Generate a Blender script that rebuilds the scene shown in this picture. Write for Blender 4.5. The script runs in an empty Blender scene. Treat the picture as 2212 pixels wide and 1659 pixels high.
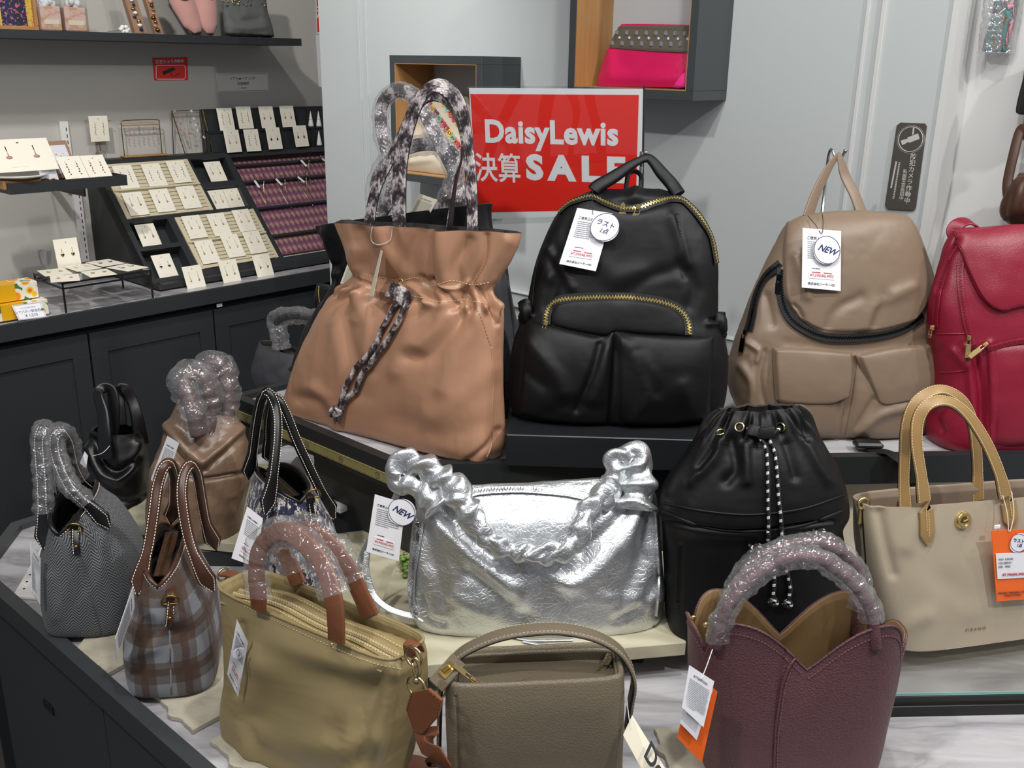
import bpy, math, random
import numpy as np
from mathutils import Vector, Matrix
from mathutils.bvhtree import BVHTree
random.seed(7); rng = np.random.default_rng(7)
S = bpy.context.scene; COL = S.collection
# ---------------------------------------------------------------- camera
FPX = 2100.0; TH = math.atan(697/2100); RHO = .016; CH = 1.58
cF = np.array([0, math.cos(TH), -math.sin(TH)]); _R0 = np.array([1, 0, 0.]); _U0 = np.array([0, math.sin(TH), math.cos(TH)])
cR = math.cos(RHO)*_R0 + math.sin(RHO)*_U0; cU = -math.sin(RHO)*_R0 + math.cos(RHO)*_U0; cC = np.array([0, 0, CH])
cam = bpy.data.objects.new('camera', bpy.data.cameras.new('camera')); COL.objects.link(cam)
cam.data.sensor_width = 36; cam.data.lens = FPX/2212*36; cam.data.clip_start = .05
M = Matrix.Identity(4)
for i in range(3):
    M[i][0] = cR[i]; M[i][1] = cU[i]; M[i][2] = -cF[i]; M[i][3] = cC[i]
cam.matrix_world = M
S.camera = cam
# ---------------------------------------------------------------- world, lights, exposure
S.view_settings.view_transform = 'Standard'; S.view_settings.look = 'None'; S.view_settings.gamma = 1
S.view_settings.use_curve_mapping = False; S.view_settings.exposure = -0.06
wd = bpy.data.worlds.new('world'); S.world = wd; wd.use_nodes = True
wd.node_tree.nodes['Background'].inputs[0].default_value = (.88, .92, 1, 1)
wd.node_tree.nodes['Background'].inputs[1].default_value = .30
def area(name, loc, aim, size, power, color=(1, .985, .965), sy=None, spread=math.pi):
    l = bpy.data.lights.new(name, 'AREA'); l.energy = power; l.color = color; l.size = size; l.spread = spread
    if sy: l.shape = 'RECTANGLE'; l.size_y = sy
    o = bpy.data.objects.new(name, l); COL.objects.link(o); o.location = loc
    o.rotation_euler = (Vector(aim)-Vector(loc)).to_track_quat('-Z', 'Y').to_euler()
    return o
def spot(name, loc, aim, power, ang, color=(1, .98, .955), r=.05, blend=.6):
    l = bpy.data.lights.new(name, 'SPOT'); l.energy = power; l.color = color; l.spot_size = math.radians(ang); l.spot_blend = blend; l.shadow_soft_size = r
    o = bpy.data.objects.new(name, l); COL.objects.link(o); o.location = loc
    o.rotation_euler = (Vector(aim)-Vector(loc)).to_track_quat('-Z', 'Y').to_euler()
    return o
area('ceiling_panel_light', (.2, .3, 3.0), (.2, 1.6, .8), 1.4, 26, sy=1.0)
spot('track_spot_light', (1.6, .2, 2.95), (.35, 1.8, .95), 112, 75)
spot('track_spot_light', (-.9, .1, 2.95), (-.1, 1.7, .95), 98, 75)
spot('track_spot_light', (.3, .9, 2.95), (.2, 1.7, .95), 60, 85)
spot('track_spot_light', (1.9, 1.0, 2.95), (.9, 1.9, 1.1), 50, 80)
spot('track_spot_light', (-1.2, 1.7, 2.95), (-1.1, 3.4, 1.0), 120, 85)
spot('track_spot_light', (-.5, 2.2, 2.95), (-.8, 3.6, 1.3), 38, 80)
# ---------------------------------------------------------------- materials
def lin(h):
    if isinstance(h, (tuple, list)): return tuple(h[:3])
    h = h.lstrip('#'); c = [int(h[i:i+2], 16)/255 for i in (0, 2, 4)]
    return tuple(x/12.92 if x <= .04045 else ((x+.055)/1.055)**2.4 for x in c)
class NT:
    def __init__(s, m):
        m.use_nodes = True; s.t = m.node_tree; s.t.nodes.clear()
        s.out = s.n('ShaderNodeOutputMaterial')
    def n(s, typ, **k):
        nd = s.t.nodes.new(typ)
        for a, v in k.items(): setattr(nd, a, v)
        return nd
    def l(s, a, b): s.t.links.new(a, b)
    def math(s, op, a, b=None, c=None):
        nd = s.n('ShaderNodeMath', operation=op)
        for i, v in enumerate((a, b, c)):
            if v is None: continue
            if hasattr(v, 'links') or hasattr(v, 'is_linked'): s.l(v, nd.inputs[i])
            else: nd.inputs[i].default_value = v
        return nd.outputs[0]
    def mix(s, f, a, b):
        nd = s.n('ShaderNodeMix', data_type='RGBA')
        for i, v in ((0, f), (6, a), (7, b)):
            if hasattr(v, 'is_linked'): s.l(v, nd.inputs[i])
            elif i == 0: nd.inputs[0].default_value = v
            else: nd.inputs[i].default_value = (*lin(v), 1)
        return nd.outputs[2]
    def ramp(s, f, stops, interp='LINEAR'):
        nd = s.n('ShaderNodeValToRGB'); s.l(f, nd.inputs[0]); nd.color_ramp.interpolation = interp
        el = nd.color_ramp.elements
        while len(el) > 1: el.remove(el[0])
        el[0].position = stops[0][0]; el[0].color = (*lin(stops[0][1]), 1)
        for p, c in stops[1:]:
            e = el.new(p); e.color = (*lin(c), 1)
        return nd.outputs[0]
    def uv(s, scale=(1, 1, 1), rot=0, src='UV', loc=(0, 0, 0)):
        tc = s.n('ShaderNodeTexCoord'); mp = s.n('ShaderNodeMapping'); s.l(tc.outputs[src], mp.inputs[0])
        mp.inputs['Scale'].default_value = scale; mp.inputs['Rotation'].default_value = (0, 0, rot); mp.inputs['Location'].default_value = loc
        return mp.outputs[0]
    def noise(s, v, sc, det=3, rough=.5, dist=0):
        nd = s.n('ShaderNodeTexNoise'); s.l(v, nd.inputs['Vector']); nd.inputs['Scale'].default_value = sc
        nd.inputs['Detail'].default_value = det; nd.inputs['Roughness'].default_value = rough; nd.inputs['Distortion'].default_value = dist
        return nd.outputs[0]
    def voro(s, v, sc, feature='F1', rnd=1):
        nd = s.n('ShaderNodeTexVoronoi', feature=feature); s.l(v, nd.inputs['Vector']); nd.inputs['Scale'].default_value = sc
        nd.inputs['Randomness'].default_value = rnd
        return nd.outputs[0]
    def bump(s, h, strength=.3, dist=.001, nrm=None):
        nd = s.n('ShaderNodeBump'); s.l(h, nd.inputs['Height']); nd.inputs['Strength'].default_value = strength; nd.inputs['Distance'].default_value = dist
        if nrm is not None: s.l(nrm, nd.inputs['Normal'])
        return nd.outputs[0]
    def bsdf(s, col, rough=.5, metal=0, nrm=None, spec=.5, sheen=0, coat=0, trans=0, alpha=None):
        b = s.n('ShaderNodeBsdfPrincipled')
        for k, v in (('Base Color', col), ('Roughness', rough), ('Metallic', metal), ('Specular IOR Level', spec), ('Sheen Weight', sheen), ('Coat Weight', coat), ('Transmission Weight', trans)):
            if hasattr(v, 'is_linked'): s.l(v, b.inputs[k])
            elif k == 'Base Color': b.inputs[k].default_value = (*lin(v), 1)
            else: b.inputs[k].default_value = v
        if nrm is not None: s.l(nrm, b.inputs['Normal'])
        if alpha is not None: b.inputs['Alpha'].default_value = alpha
        s.l(b.outputs[0], s.out.inputs[0])
        return b
MATS = {}
def newmat(name):
    m = bpy.data.materials.new(name); MATS[name] = m
    return m, NT(m)
def plain(name, col, rough=.5, metal=0, spec=.5, **k):
    m, t = newmat(name); t.bsdf(col, rough, metal, spec=spec, **k); return m
def leather(name, col, rough=.42, cell=420, strength=.5, dist=.0008, var=.12, src='Object', spec=.5, sheen=0):
    m, t = newmat(name); v = t.uv(src=src)
    nz = t.noise(v, 14, 3)
    vv = t.n('ShaderNodeVectorMath', operation='ADD'); t.l(v, vv.inputs[0])
    n2 = t.n('ShaderNodeTexNoise'); t.l(v, n2.inputs['Vector']); n2.inputs['Scale'].default_value = 300
    sc = t.n('ShaderNodeVectorMath', operation='SCALE'); t.l(n2.outputs[1], sc.inputs[0]); sc.inputs[3].default_value = .002; t.l(sc.outputs[0], vv.inputs[1])
    cellv = t.voro(vv.outputs[0], cell, 'DISTANCE_TO_EDGE')
    h = t.math('MINIMUM', cellv, .25)
    c = lin(col)
    colr = t.mix(nz, tuple(x*(1-var) for x in c), tuple(min(1, x*(1+var)) for x in c))
    t.bsdf(colr, rough, nrm=t.bump(h, strength, dist), spec=spec, sheen=sheen)
    return m
def fabric(name, col, rough=.4, scale=900, strength=.15, spec=.5, sheen=0, var=.06, metal=0, aniso=None):
    m, t = newmat(name); v = t.uv(src='Object')
    w = t.math('ADD', t.noise(v, scale, 2), t.math('MULTIPLY', t.noise(v, 60, 3), 1.2))
    c = lin(col); nz = t.noise(v, 9, 3)
    colr = t.mix(nz, tuple(x*(1-var) for x in c), tuple(min(1, x*(1+var)) for x in c))
    t.bsdf(colr, rough, metal=metal, nrm=t.bump(w, strength, .001), spec=spec, sheen=sheen)
    return m
def snake(name):
    m, t = newmat(name); v = t.uv(); sp = t.n('ShaderNodeSeparateXYZ'); t.l(v, sp.inputs[0])
    vc = t.n('ShaderNodeTexVoronoi', feature='F1'); uvm = t.uv(scale=(270, 190, 1), rot=.78); t.l(uvm, vc.inputs[0]); vc.inputs['Randomness'].default_value = .3; vc.inputs['Scale'].default_value = 1
    ed = t.voro(uvm, 1, 'DISTANCE_TO_EDGE', .3); cell = t.n('ShaderNodeSeparateColor'); t.l(vc.outputs['Color'], cell.inputs[0])
    d = t.math('ABSOLUTE', t.math('SUBTRACT', t.math('FRACT', t.math('ADD', t.math('MULTIPLY', sp.outputs[1], 1/.046), t.math('MULTIPLY', t.math('ABSOLUTE', t.math('SUBTRACT', sp.outputs[0], .016)), 16))), .5))
    f = t.math('ADD', t.math('ADD', t.math('MULTIPLY', d, .75), t.math('MULTIPLY', t.noise(v, 75, 4, .65), .95)), t.math('MULTIPLY', cell.outputs[0], .25))
    base = t.ramp(f, [(.60, '#2c2528'), (.72, '#4f4448'), (.84, '#8d8384'), (.98, '#c6bfbe')])
    edc = t.ramp(ed, [(0, '#3a3337'), (.09, '#ffffff')])
    mx = t.n('ShaderNodeMix', data_type='RGBA', blend_type='MULTIPLY'); mx.inputs[0].default_value = .8; t.l(base, mx.inputs[6]); t.l(edc, mx.inputs[7])
    t.bsdf(mx.outputs[2], .38, nrm=t.bump(ed, .5, .0008)); return m
def plastic_film(name, amt=.3, tint='#ffffff', scale=30):
    m, t = newmat(name); v = t.uv(src='Object')
    n1 = t.noise(v, scale*1.5, 3, .5, 1.2); vo = t.voro(v, scale*2.6, 'DISTANCE_TO_EDGE'); h = t.math('ADD', n1, t.math('MULTIPLY', t.math('MINIMUM', vo, .10), 1.6)); nrm = t.bump(h, .9, .005)
    tr = t.n('ShaderNodeBsdfTransparent'); tr.inputs[0].default_value = (.97, .97, .98, 1)
    gl = t.n('ShaderNodeBsdfGlossy'); gl.inputs['Roughness'].default_value = .09; gl.inputs[0].default_value = (1, 1, 1, 1); t.l(nrm, gl.inputs['Normal'])
    df = t.n('ShaderNodeBsdfDiffuse'); df.inputs[0].default_value = (*lin('#e0e0e4'), 1)
    lw = t.n('ShaderNodeLayerWeight'); lw.inputs[0].default_value = .3; t.l(nrm, lw.inputs['Normal'])
    m0 = t.n('ShaderNodeMixShader'); m0.inputs[0].default_value = amt*.20; t.l(tr.outputs[0], m0.inputs[1]); t.l(df.outputs[0], m0.inputs[2])
    fac = t.math('MINIMUM', t.math('ADD', t.math('MULTIPLY', t.math('POWER', lw.outputs[1], 2), .5), amt*.24), .65)
    m1 = t.n('ShaderNodeMixShader'); t.l(fac, m1.inputs[0]); t.l(m0.outputs[0], m1.inputs[1]); t.l(gl.outputs[0], m1.inputs[2]); t.l(m1.outputs[0], t.out.inputs[0])
    return m
# ---------------------------------------------------------------- projection helpers
def ray(x, y): return cF + cR*(x-1106)/FPX - cU*(y-829.5)/FPX
def atz(x, y, z): d = ray(x, y); return cC + d*((z-CH)/d[2])
def atdepth(x, y, d): return cC + ray(x, y)*d
def proj(P):
    q = np.asarray(P)-cC; d = q@cF
    return np.stack([1106+FPX*(q@cR)/d, 829.5-FPX*(q@cU)/d], -1)
Z = np.array([0, 0, 1.])
def nrm(v): v = np.asarray(v, float); return v/max(1e-12, np.linalg.norm(v))
class Fr:
    """upright working frame: U right, V up, W toward the viewer; lean tips the top away"""
    def __init__(s, O, yaw=0, lean=0):
        a = math.radians(yaw); l = math.radians(lean)
        s.O = np.array(O, float); s.U = np.array([math.cos(a), math.sin(a), 0.]); W0 = np.array([math.sin(a), -math.cos(a), 0.])
        s.V = math.cos(l)*Z - math.sin(l)*W0; s.W = math.cos(l)*W0 + math.sin(l)*Z
    def P(s, u, v, w=0.):
        u, v, w = np.broadcast_arrays(np.asarray(u, float), np.asarray(v, float), np.asarray(w, float))
        return s.O + u[..., None]*s.U + v[..., None]*s.V + w[..., None]*s.W
    def at(s, x, y, w=0.):
        d = ray(x, y); t = ((s.O + w*s.W - cC)@s.W)/(d@s.W); return cC + d*t
    def uv(s, x, y, w=0.):
        p = s.at(x, y, w) - s.O; return float(p@s.U), float(p@s.V)
    def loc(s, P): q = np.asarray(P)-s.O; return np.stack([q@s.U, q@s.V, q@s.W], -1)
def bagfr(px, py, z, yaw=0, lean=0, f=0.):
    a = math.radians(yaw); W0 = np.array([math.sin(a), -math.cos(a), 0.])
    return Fr(atz(px, py, z) - W0*f, yaw, lean)
def cr(pts, n, closed=False):
    """smooth curve through points, n samples by arc length"""
    p = np.asarray(pts, float)
    if len(p) == 2: return p[0] + np.linspace(0, 1, n)[:, None]*(p[1]-p[0])
    if closed: q = np.vstack([p[-1], p, p[0], p[1]])
    else: q = np.vstack([2*p[0]-p[1], p, 2*p[-1]-p[-2]])
    out = []
    for i in range(1, len(q)-2):
        t = np.linspace(0, 1, 16, endpoint=False)[:, None]
        a, b, c, d = q[i-1], q[i], q[i+1], q[i+2]
        out.append(.5*((2*b)+(c-a)*t+(2*a-5*b+4*c-d)*t**2+(-a+3*b-3*c+d)*t**3))
    out.append(q[-2][None]); out = np.vstack(out)
    return resamp(out, n)
def resamp(p, n):
    s = np.r_[0, np.cumsum(np.linalg.norm(np.diff(p, axis=0), axis=1))]
    t = np.linspace(0, s[-1], n)
    return np.stack([np.interp(t, s, p[:, k]) for k in range(p.shape[1])], -1)
# ---------------------------------------------------------------- numpy noise
def _hash(i, j, k, seed):
    h = (i*374761393 + j*668265263 + k*2147483647 + seed*974634777) & 0xffffffff
    h = ((h ^ (h >> 13))*1274126177) & 0xffffffff
    return ((h ^ (h >> 16)) & 0xffff)/65535.
def vnoise(P, scale, seed=0):
    q = np.asarray(P)*scale; i = np.floor(q).astype(np.int64); f = q-i; f = f*f*(3-2*f)
    r = 0
    for dx in (0, 1):
        for dy in (0, 1):
            for dz in (0, 1):
                w = (f[..., 0] if dx else 1-f[..., 0])*(f[..., 1] if dy else 1-f[..., 1])*(f[..., 2] if dz else 1-f[..., 2])
                r = r + w*_hash(i[..., 0]+dx, i[..., 1]+dy, i[..., 2]+dz, seed)
    return r*2-1
def fnoise(P, scale, oct=3, seed=0, ridged=False):
    r = 0; a = 1; s = 0
    for o in range(oct):
        n = vnoise(P, scale*2**o, seed+o*17)
        r = r + a*((1-2*np.abs(n)) if ridged else n); s += a; a *= .5
    return r/s
# ---------------------------------------------------------------- mesh building
def wloc(o):
    p = np.zeros(3)
    while o is not None: p += np.array(o.location); o = o.parent
    return p
class MB:
    def __init__(s): s.v = []; s.f = []; s.uv = []; s.n = 0; s.hasuv = False
    def add(s, v, f, uv=None):
        v = np.asarray(v, float).reshape(-1, 3)
        s.v.append(v)
        n0 = s.n
        for q in f: s.f.append([int(i)+n0 for i in q])
        if uv is not None: s.hasuv = True; s.uv.append(np.asarray(uv, float))
        else: s.uv.append(np.zeros((len(v), 2)))
        s.n += len(v); return s
    def box(s, c, d, U=(1, 0, 0), V=(0, 1, 0), W=(0, 0, 1), bev=0):
        """box centred at c, sizes d along the axes U V W, edges chamfered by bev"""
        U, V, W = map(nrm, (U, V, W)); c = np.asarray(c, float); h = np.asarray(d, float)/2
        if bev <= 0:
            vs = [c + U*h[0]*a + V*h[1]*b + W*h[2]*e for e in (-1, 1) for b in (-1, 1) for a in (-1, 1)]
            return s.add(vs, [(0, 2, 3, 1), (4, 5, 7, 6), (0, 1, 5, 4), (2, 6, 7, 3), (0, 4, 6, 2), (1, 3, 7, 5)])
        bev = min(bev, h.min()*.9); vs = []; ix = {}
        for a in (-1, 1):
            for b in (-1, 1):
                for e in (-1, 1):
                    for k in range(3):
                        hh = h - bev; hh = hh.copy(); hh[k] = h[k]
                        ix[(a, b, e, k)] = len(vs); vs.append(c + U*hh[0]*a + V*hh[1]*b + W*hh[2]*e)
        F = []
        for k in range(3):
            for sg in (-1, 1):
                o = [i for i in range(3) if i != k]
                loop = []
                for (p, q) in ((-1, -1), (1, -1), (1, 1), (-1, 1)):
                    key = [0, 0, 0]; key[k] = sg; key[o[0]] = p; key[o[1]] = q; loop.append(ix[(*key, k)])
                F.append(loop if (sg > 0) == (k != 1) else loop[::-1])
        for k in range(3):
            o = [i for i in range(3) if i != k]
            for p in (-1, 1):
                for q in (-1, 1):
                    A = [0, 0, 0]; B = [0, 0, 0]; A[o[0]] = B[o[0]] = p; A[o[1]] = B[o[1]] = q; A[k] = -1; B[k] = 1
                    F.append([ix[(*A, o[0])], ix[(*B, o[0])], ix[(*B, o[1])], ix[(*A, o[1])]])
        for a in (-1, 1):
            for b in (-1, 1):
                for e in (-1, 1): F.append([ix[(a, b, e, k)] for k in range(3)])
        return s.add(vs, F)
    def fbox(s, fr, u, v, w, bev=0):
        """box spanning ranges u v w in a frame"""
        c = fr.P((u[0]+u[1])/2, (v[0]+v[1])/2, (w[0]+w[1])/2)
        return s.box(c, (abs(u[1]-u[0]), abs(v[1]-v[0]), abs(w[1]-w[0])), fr.U, fr.V, fr.W, bev)
    def prism(s, pts, off, inner=None):
        """polygon (n,3) extruded by vector off"""
        p = np.asarray(pts, float); n = len(p); off = np.asarray(off, float)
        F = [list(range(n))[::-1], list(range(n, 2*n))] + [(i, (i+1) % n, n+(i+1) % n, n+i) for i in range(n)]
        return s.add(np.vstack([p, p+off]), F)
    def sweep(s, path, prof, ref=None, closed=False, taper=None, caps=True):
        """path (n,3); prof (m,2) [side, normal]; ref: approximate normal (3,) or (n,3)"""
        p = np.asarray(path, float); n = len(p); prof = np.asarray(prof, float); m = prof.shape[-2]
        if closed: T = np.roll(p, -1, 0)-np.roll(p, 1, 0)
        else: T = np.gradient(p, axis=0)
        T /= np.maximum(1e-9, np.linalg.norm(T, axis=1))[:, None]
        if ref is None:
            N = np.zeros((n, 3)); r = np.array([0, 0, 1.]) if abs(T[0][2]) < .8 else np.array([0, 1., 0])
            for i in range(n): r = nrm(r - T[i]*(r@T[i])); N[i] = r
        else:
            N = np.broadcast_to(np.asarray(ref, float), (n, 3)).copy()
            N -= T*np.sum(T*N, 1)[:, None]; N /= np.maximum(1e-9, np.linalg.norm(N, axis=1))[:, None]
        B = np.cross(T, N)
        tp = np.ones(n) if taper is None else np.asarray(taper, float)
        if prof.ndim == 2: pr = prof[None]*(tp[:, None, None] if tp.ndim == 1 else tp[:, None, :])
        else: pr = prof
        vs = p[:, None] + pr[..., 0:1]*B[:, None] + pr[..., 1:2]*N[:, None]
        sl = np.r_[0, np.cumsum(np.linalg.norm(np.diff(p, axis=0), axis=1))]
        pp = pr[0]; pl = np.r_[0, np.cumsum(np.linalg.norm(np.diff(pp, axis=0), axis=1))]
        uv = np.stack(np.broadcast_arrays(pl[None, :], sl[:, None]), -1).reshape(-1, 2)
        F = []; rr = n if closed else n-1
        for i in range(rr):
            a = i*m; b = ((i+1) % n)*m
            for j in range(m): F.append((a+j, a+(j+1) % m, b+(j+1) % m, b+j))
        if caps and not closed: F.append(tuple(range(m))[::-1]); F.append(tuple((n-1)*m+j for j in range(m)))
        return s.add(vs.reshape(-1, 3), F, uv)
    def tube(s, path, r, m=8, closed=False, ref=None, taper=None):
        a = np.arange(m)*2*math.pi/m
        return s.sweep(path, np.stack([np.cos(a)*r, np.sin(a)*r], -1), ref, closed, taper)
    def strap(s, path, width, thick, ref, m=5, taper=None, closed=False):
        return s.sweep(path, rrect(width, thick, m), ref, closed, taper)
    def lathe(s, c, prof, axis=(0, 0, 1), m=24):
        """prof list of (r, h)"""
        ax = nrm(axis); r0 = np.array([1, 0, 0.]) if abs(ax[0]) < .8 else np.array([0, 1., 0]); A = nrm(np.cross(ax, r0)); B = np.cross(ax, A)
        vs = []; n = len(prof)
        for r, h in prof:
            for j in range(m): t = 2*math.pi*j/m; vs.append(np.asarray(c)+ax*h+(A*math.cos(t)+B*math.sin(t))*r)
        F = [(i*m+j, i*m+(j+1) % m, (i+1)*m+(j+1) % m, (i+1)*m+j) for i in range(n-1) for j in range(m)]
        F += [tuple(range(m))[::-1], tuple((n-1)*m+j for j in range(m))]
        return s.add(vs, F)
    def sphere(s, c, r, m=10, sc=(1, 1, 1)):
        vs = []; k = m//2+1
        for i in range(k):
            ph = math.pi*(i+.0)/(k-1)
            for j in range(m):
                t = 2*math.pi*j/m; vs.append(np.asarray(c)+np.array([math.sin(ph)*math.cos(t)*sc[0], math.sin(ph)*math.sin(t)*sc[1], math.cos(ph)*sc[2]])*r)
        F = [(i*m+j, (i+1)*m+j, (i+1)*m+(j+1) % m, i*m+(j+1) % m) for i in range(k-1) for j in range(m)]
        return s.add(vs, F)
    def grid(s, G, uv=None, flip=False, wrap=False):
        """G (a,b,3) vertex grid"""
        a, b = G.shape[:2]; F = []
        for i in range(a-1):
            for j in range(b if wrap else b-1):
                q = (i*b+j, i*b+(j+1) % b, (i+1)*b+(j+1) % b, (i+1)*b+j)
                F.append(q[::-1] if flip else q)
        return s.add(G.reshape(-1, 3), F, None if uv is None else uv.reshape(-1, 2))
    def build(s, name, mat, parent=None, smooth=False, kind=None, label=None, world=True, merge=False):
        me = bpy.data.meshes.new(name); V = np.vstack(s.v) if s.v else np.zeros((0, 3))
        if world and parent is not None: V = V - wloc(parent)
        me.from_pydata(V.tolist(), [], s.f); me.materials.append(mat)
        if s.hasuv:
            UV = np.vstack(s.uv); l = me.uv_layers.new(name='UVMap'); idx = np.empty(len(me.loops), np.int32); me.loops.foreach_get('vertex_index', idx)
            l.data.foreach_set('uv', UV[idx].ravel().astype(np.float32))
        if smooth is True: me.polygons.foreach_set('use_smooth', [True]*len(me.polygons))
        elif smooth: me.polygons.foreach_set('use_smooth', [True]*len(me.polygons)); me.set_sharp_from_angle(angle=math.radians(smooth))
        o = bpy.data.objects.new(name, me); COL.objects.link(o)
        if parent is not None: o.parent = parent
        if kind: o['kind'] = kind
        if label: o['label'] = label
        return o
def rrect(w, t, m=4):
    """rounded flat strap profile"""
    r = min(w, t)/2; pts = []
    for sx, a0 in ((1, -90), (-1, 90)):
        for k in range(m+1):
            a = math.radians(a0+180*k/m); pts.append((sx*(w/2-r)+r*math.cos(a)*1, r*math.sin(a)*(t/2/r)))
    return np.array(pts)
def thing(name, label, cat, loc, group=None, rot=0):
    o = bpy.data.objects.new(name, None); COL.objects.link(o); o.location = [float(x) for x in loc]; o.rotation_euler = (0, 0, rot); o.empty_display_size = .02
    o['label'] = label; o['category'] = cat
    if group: o['group'] = group
    return o
def tag(o, label, cat, group=None):
    o['label'] = label; o['category'] = cat
    if group: o['group'] = group
    return o
def struct(name, mb, mat, parent=None, smooth=False):
    o = mb.build(name, mat, parent, smooth)
    if parent is None: o['kind'] = 'structure'
    return o
_fonts = {}
def text(s, size, mat, fr_o, U, V, parent, name='lettering', bold=0., ext=.0002, align='CENTER', shear=0., sx=1., spacing=1., lh=1.):
    """lettering as thin mesh: origin fr_o, text x along U, y along V (all world)"""
    cu = bpy.data.curves.new(name, 'FONT'); cu.body = s; cu.size = size; cu.offset = bold; cu.extrude = ext; cu.align_x = align; cu.align_y = 'CENTER'
    cu.shear = shear; cu.resolution_u = 3; cu.space_character = spacing; cu.space_line = lh
    o = bpy.data.objects.new('t', cu); COL.objects.link(o); dg = bpy.context.evaluated_depsgraph_get()
    me = bpy.data.meshes.new_from_object(o.evaluated_get(dg)); bpy.data.objects.remove(o); bpy.data.curves.remove(cu)
    U = nrm(U); V = nrm(V); N = np.cross(U, V); O = np.asarray(fr_o) - (wloc(parent) if parent else 0)
    co = np.empty(len(me.vertices)*3, np.float32); me.vertices.foreach_get('co', co); co = co.reshape(-1, 3)
    co = O + co[:, :1]*U*sx + co[:, 1:2]*V + co[:, 2:3]*N
    me.vertices.foreach_set('co', co.astype(np.float32).ravel()); me.materials.clear(); me.materials.append(mat); me.update()
    ob = bpy.data.objects.new(name, me); COL.objects.link(ob)
    if parent: ob.parent = parent
    return ob
def bvh_of(V, F): return BVHTree.FromPolygons([tuple(x) for x in V], F)
def cast(bvh, x, y):
    d = ray(x, y); r = bvh.ray_cast(Vector(cC), Vector(d))
    if r[0] is None: return None, None
    n = np.array(r[1]);
    if n@d > 0: n = -n
    return np.array(r[0]), n
def drape(bvh, pxs, n, off=0., smooth=True):
    """pixel polyline laid on a body; returns points and normals"""
    q = cr(pxs, n) if smooth and len(pxs) > 2 else resamp(np.asarray(pxs, float), n)
    P = []; N = []
    for x, y in q:
        p, m = cast(bvh, x, y); P.append(p); N.append(m)
    good = [i for i, p in enumerate(P) if p is not None]
    if not good: raise RuntimeError('drape missed %s' % (pxs,))
    for i in range(n):
        if P[i] is None:
            g = min(good, key=lambda k: abs(k-i)); q0 = P[g]; d = ray(*q[i]); t = ((q0-cC)@N[g])/(d@N[g]) if abs(d@N[g]) > .15 else ((q0-cC)@cF)
            P[i] = cC+d*t; N[i] = N[g]
    P = np.array(P); N = np.array(N)
    if n > 4:
        for _ in range(2): N[1:-1] = (N[:-2]+N[1:-1]*2+N[2:])/4
        N /= np.linalg.norm(N, axis=1)[:, None]
    return P+N*off, N
def segdist(Q, pl):
    """distance of 2D points to polyline"""
    pl = np.asarray(pl, float); best = np.full(len(Q), 1e9)
    for a, b in zip(pl[:-1], pl[1:]):
        ab = b-a; t = np.clip(((Q-a)@ab)/max(1e-9, ab@ab), 0, 1); d = np.linalg.norm(Q-(a+t[:, None]*ab), axis=1); best = np.minimum(best, d)
    return best
# ================================================================ materials of the place
plain('dark_paint', '#3a3e40', .42); plain('dark_paint_b', '#292b2d', .5); plain('platform_black', '#222527', .4); plain('riser_black', '#191c1f', .42); plain('black_gap', '#050505', .8)
plain('black_plastic', '#141516', .35); plain('white_board', '#e4e2df', .6); plain('cream_panel', '#d6ccb4', .5); plain('gold', '#e6cd90', .24, .95); plain('pale_gold', '#cdb98a', .22, 1)
plain('chrome', '#c9c9cc', .12, 1); plain('brass', '#8f7440', .3, 1); plain('white_paper', '#e9e9ee', .55); plain('cream_card', '#e6dfc9', .6); plain('ink', '#2a2c33', .6)
plain('blue_ink', '#23325f', .5); plain('red_ink', '#c4424c', .5); plain('grey_ink', '#83858c', .6); plain('sale_red', '#e8291c', .45); plain('orange_card', '#f2681a', .5)
plain('black_thread', '#0c0c0e', .6); plain('white_thread', '#e8e4d8', .6); plain('gun_metal', '#2e3030', .15, 1)
m, t = newmat('wall_paint'); v = t.uv(src='Object'); c = t.mix(t.noise(v, 2.2, 4), '#afb5b5', '#b8bdbd'); c = t.mix(t.math('MULTIPLY', t.math('GREATER_THAN', t.noise(v, 14, 5, .7), .69), .25), c, '#a6abab'); t.bsdf(c, .55, nrm=t.bump(t.noise(v, 120, 3), .12, .001))
m, t = newmat('display_wall_paint'); v = t.uv(src='Object'); t.bsdf(t.mix(t.noise(v, 2, 3), '#b9b6af', '#c2bfb8'), .6, nrm=t.bump(t.noise(v, 220, 3), .15, .001))
m, t = newmat('white_paint'); v = t.uv(src='Object'); t.bsdf(t.mix(t.noise(v, 3, 4), '#c0c1c0', '#c9c9c7'), .5, nrm=t.bump(t.noise(v, 150, 3), .1, .001))
m, t = newmat('marble'); v = t.uv(src='Object', scale=(1, 3.6, 1), rot=.45); n1 = t.noise(v, 2.6, 6, .55, .6); ridge = t.math('ABSOLUTE', t.math('SUBTRACT', n1, .5))
vein = t.ramp(ridge, [(0, '#9b999c'), (.025, '#adabae'), (.08, '#bcbbbe')]); cl = t.ramp(t.noise(v, 6, 5, .6, .6), [(.35, '#c6c4c8'), (.62, '#ffffff')])
mx = t.n('ShaderNodeMix', data_type='RGBA', blend_type='MULTIPLY'); mx.inputs[0].default_value = .5; t.l(vein, mx.inputs[6]); t.l(cl, mx.inputs[7]); t.bsdf(mx.outputs[2], .22)
m, t = newmat('floor_tile'); v = t.uv(src='Object'); t.bsdf(t.mix(t.noise(v, 5, 4), '#3c3a38', '#4a4744'), .35)
plain('ceiling_paint', '#cfcdc8', .8)
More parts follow.
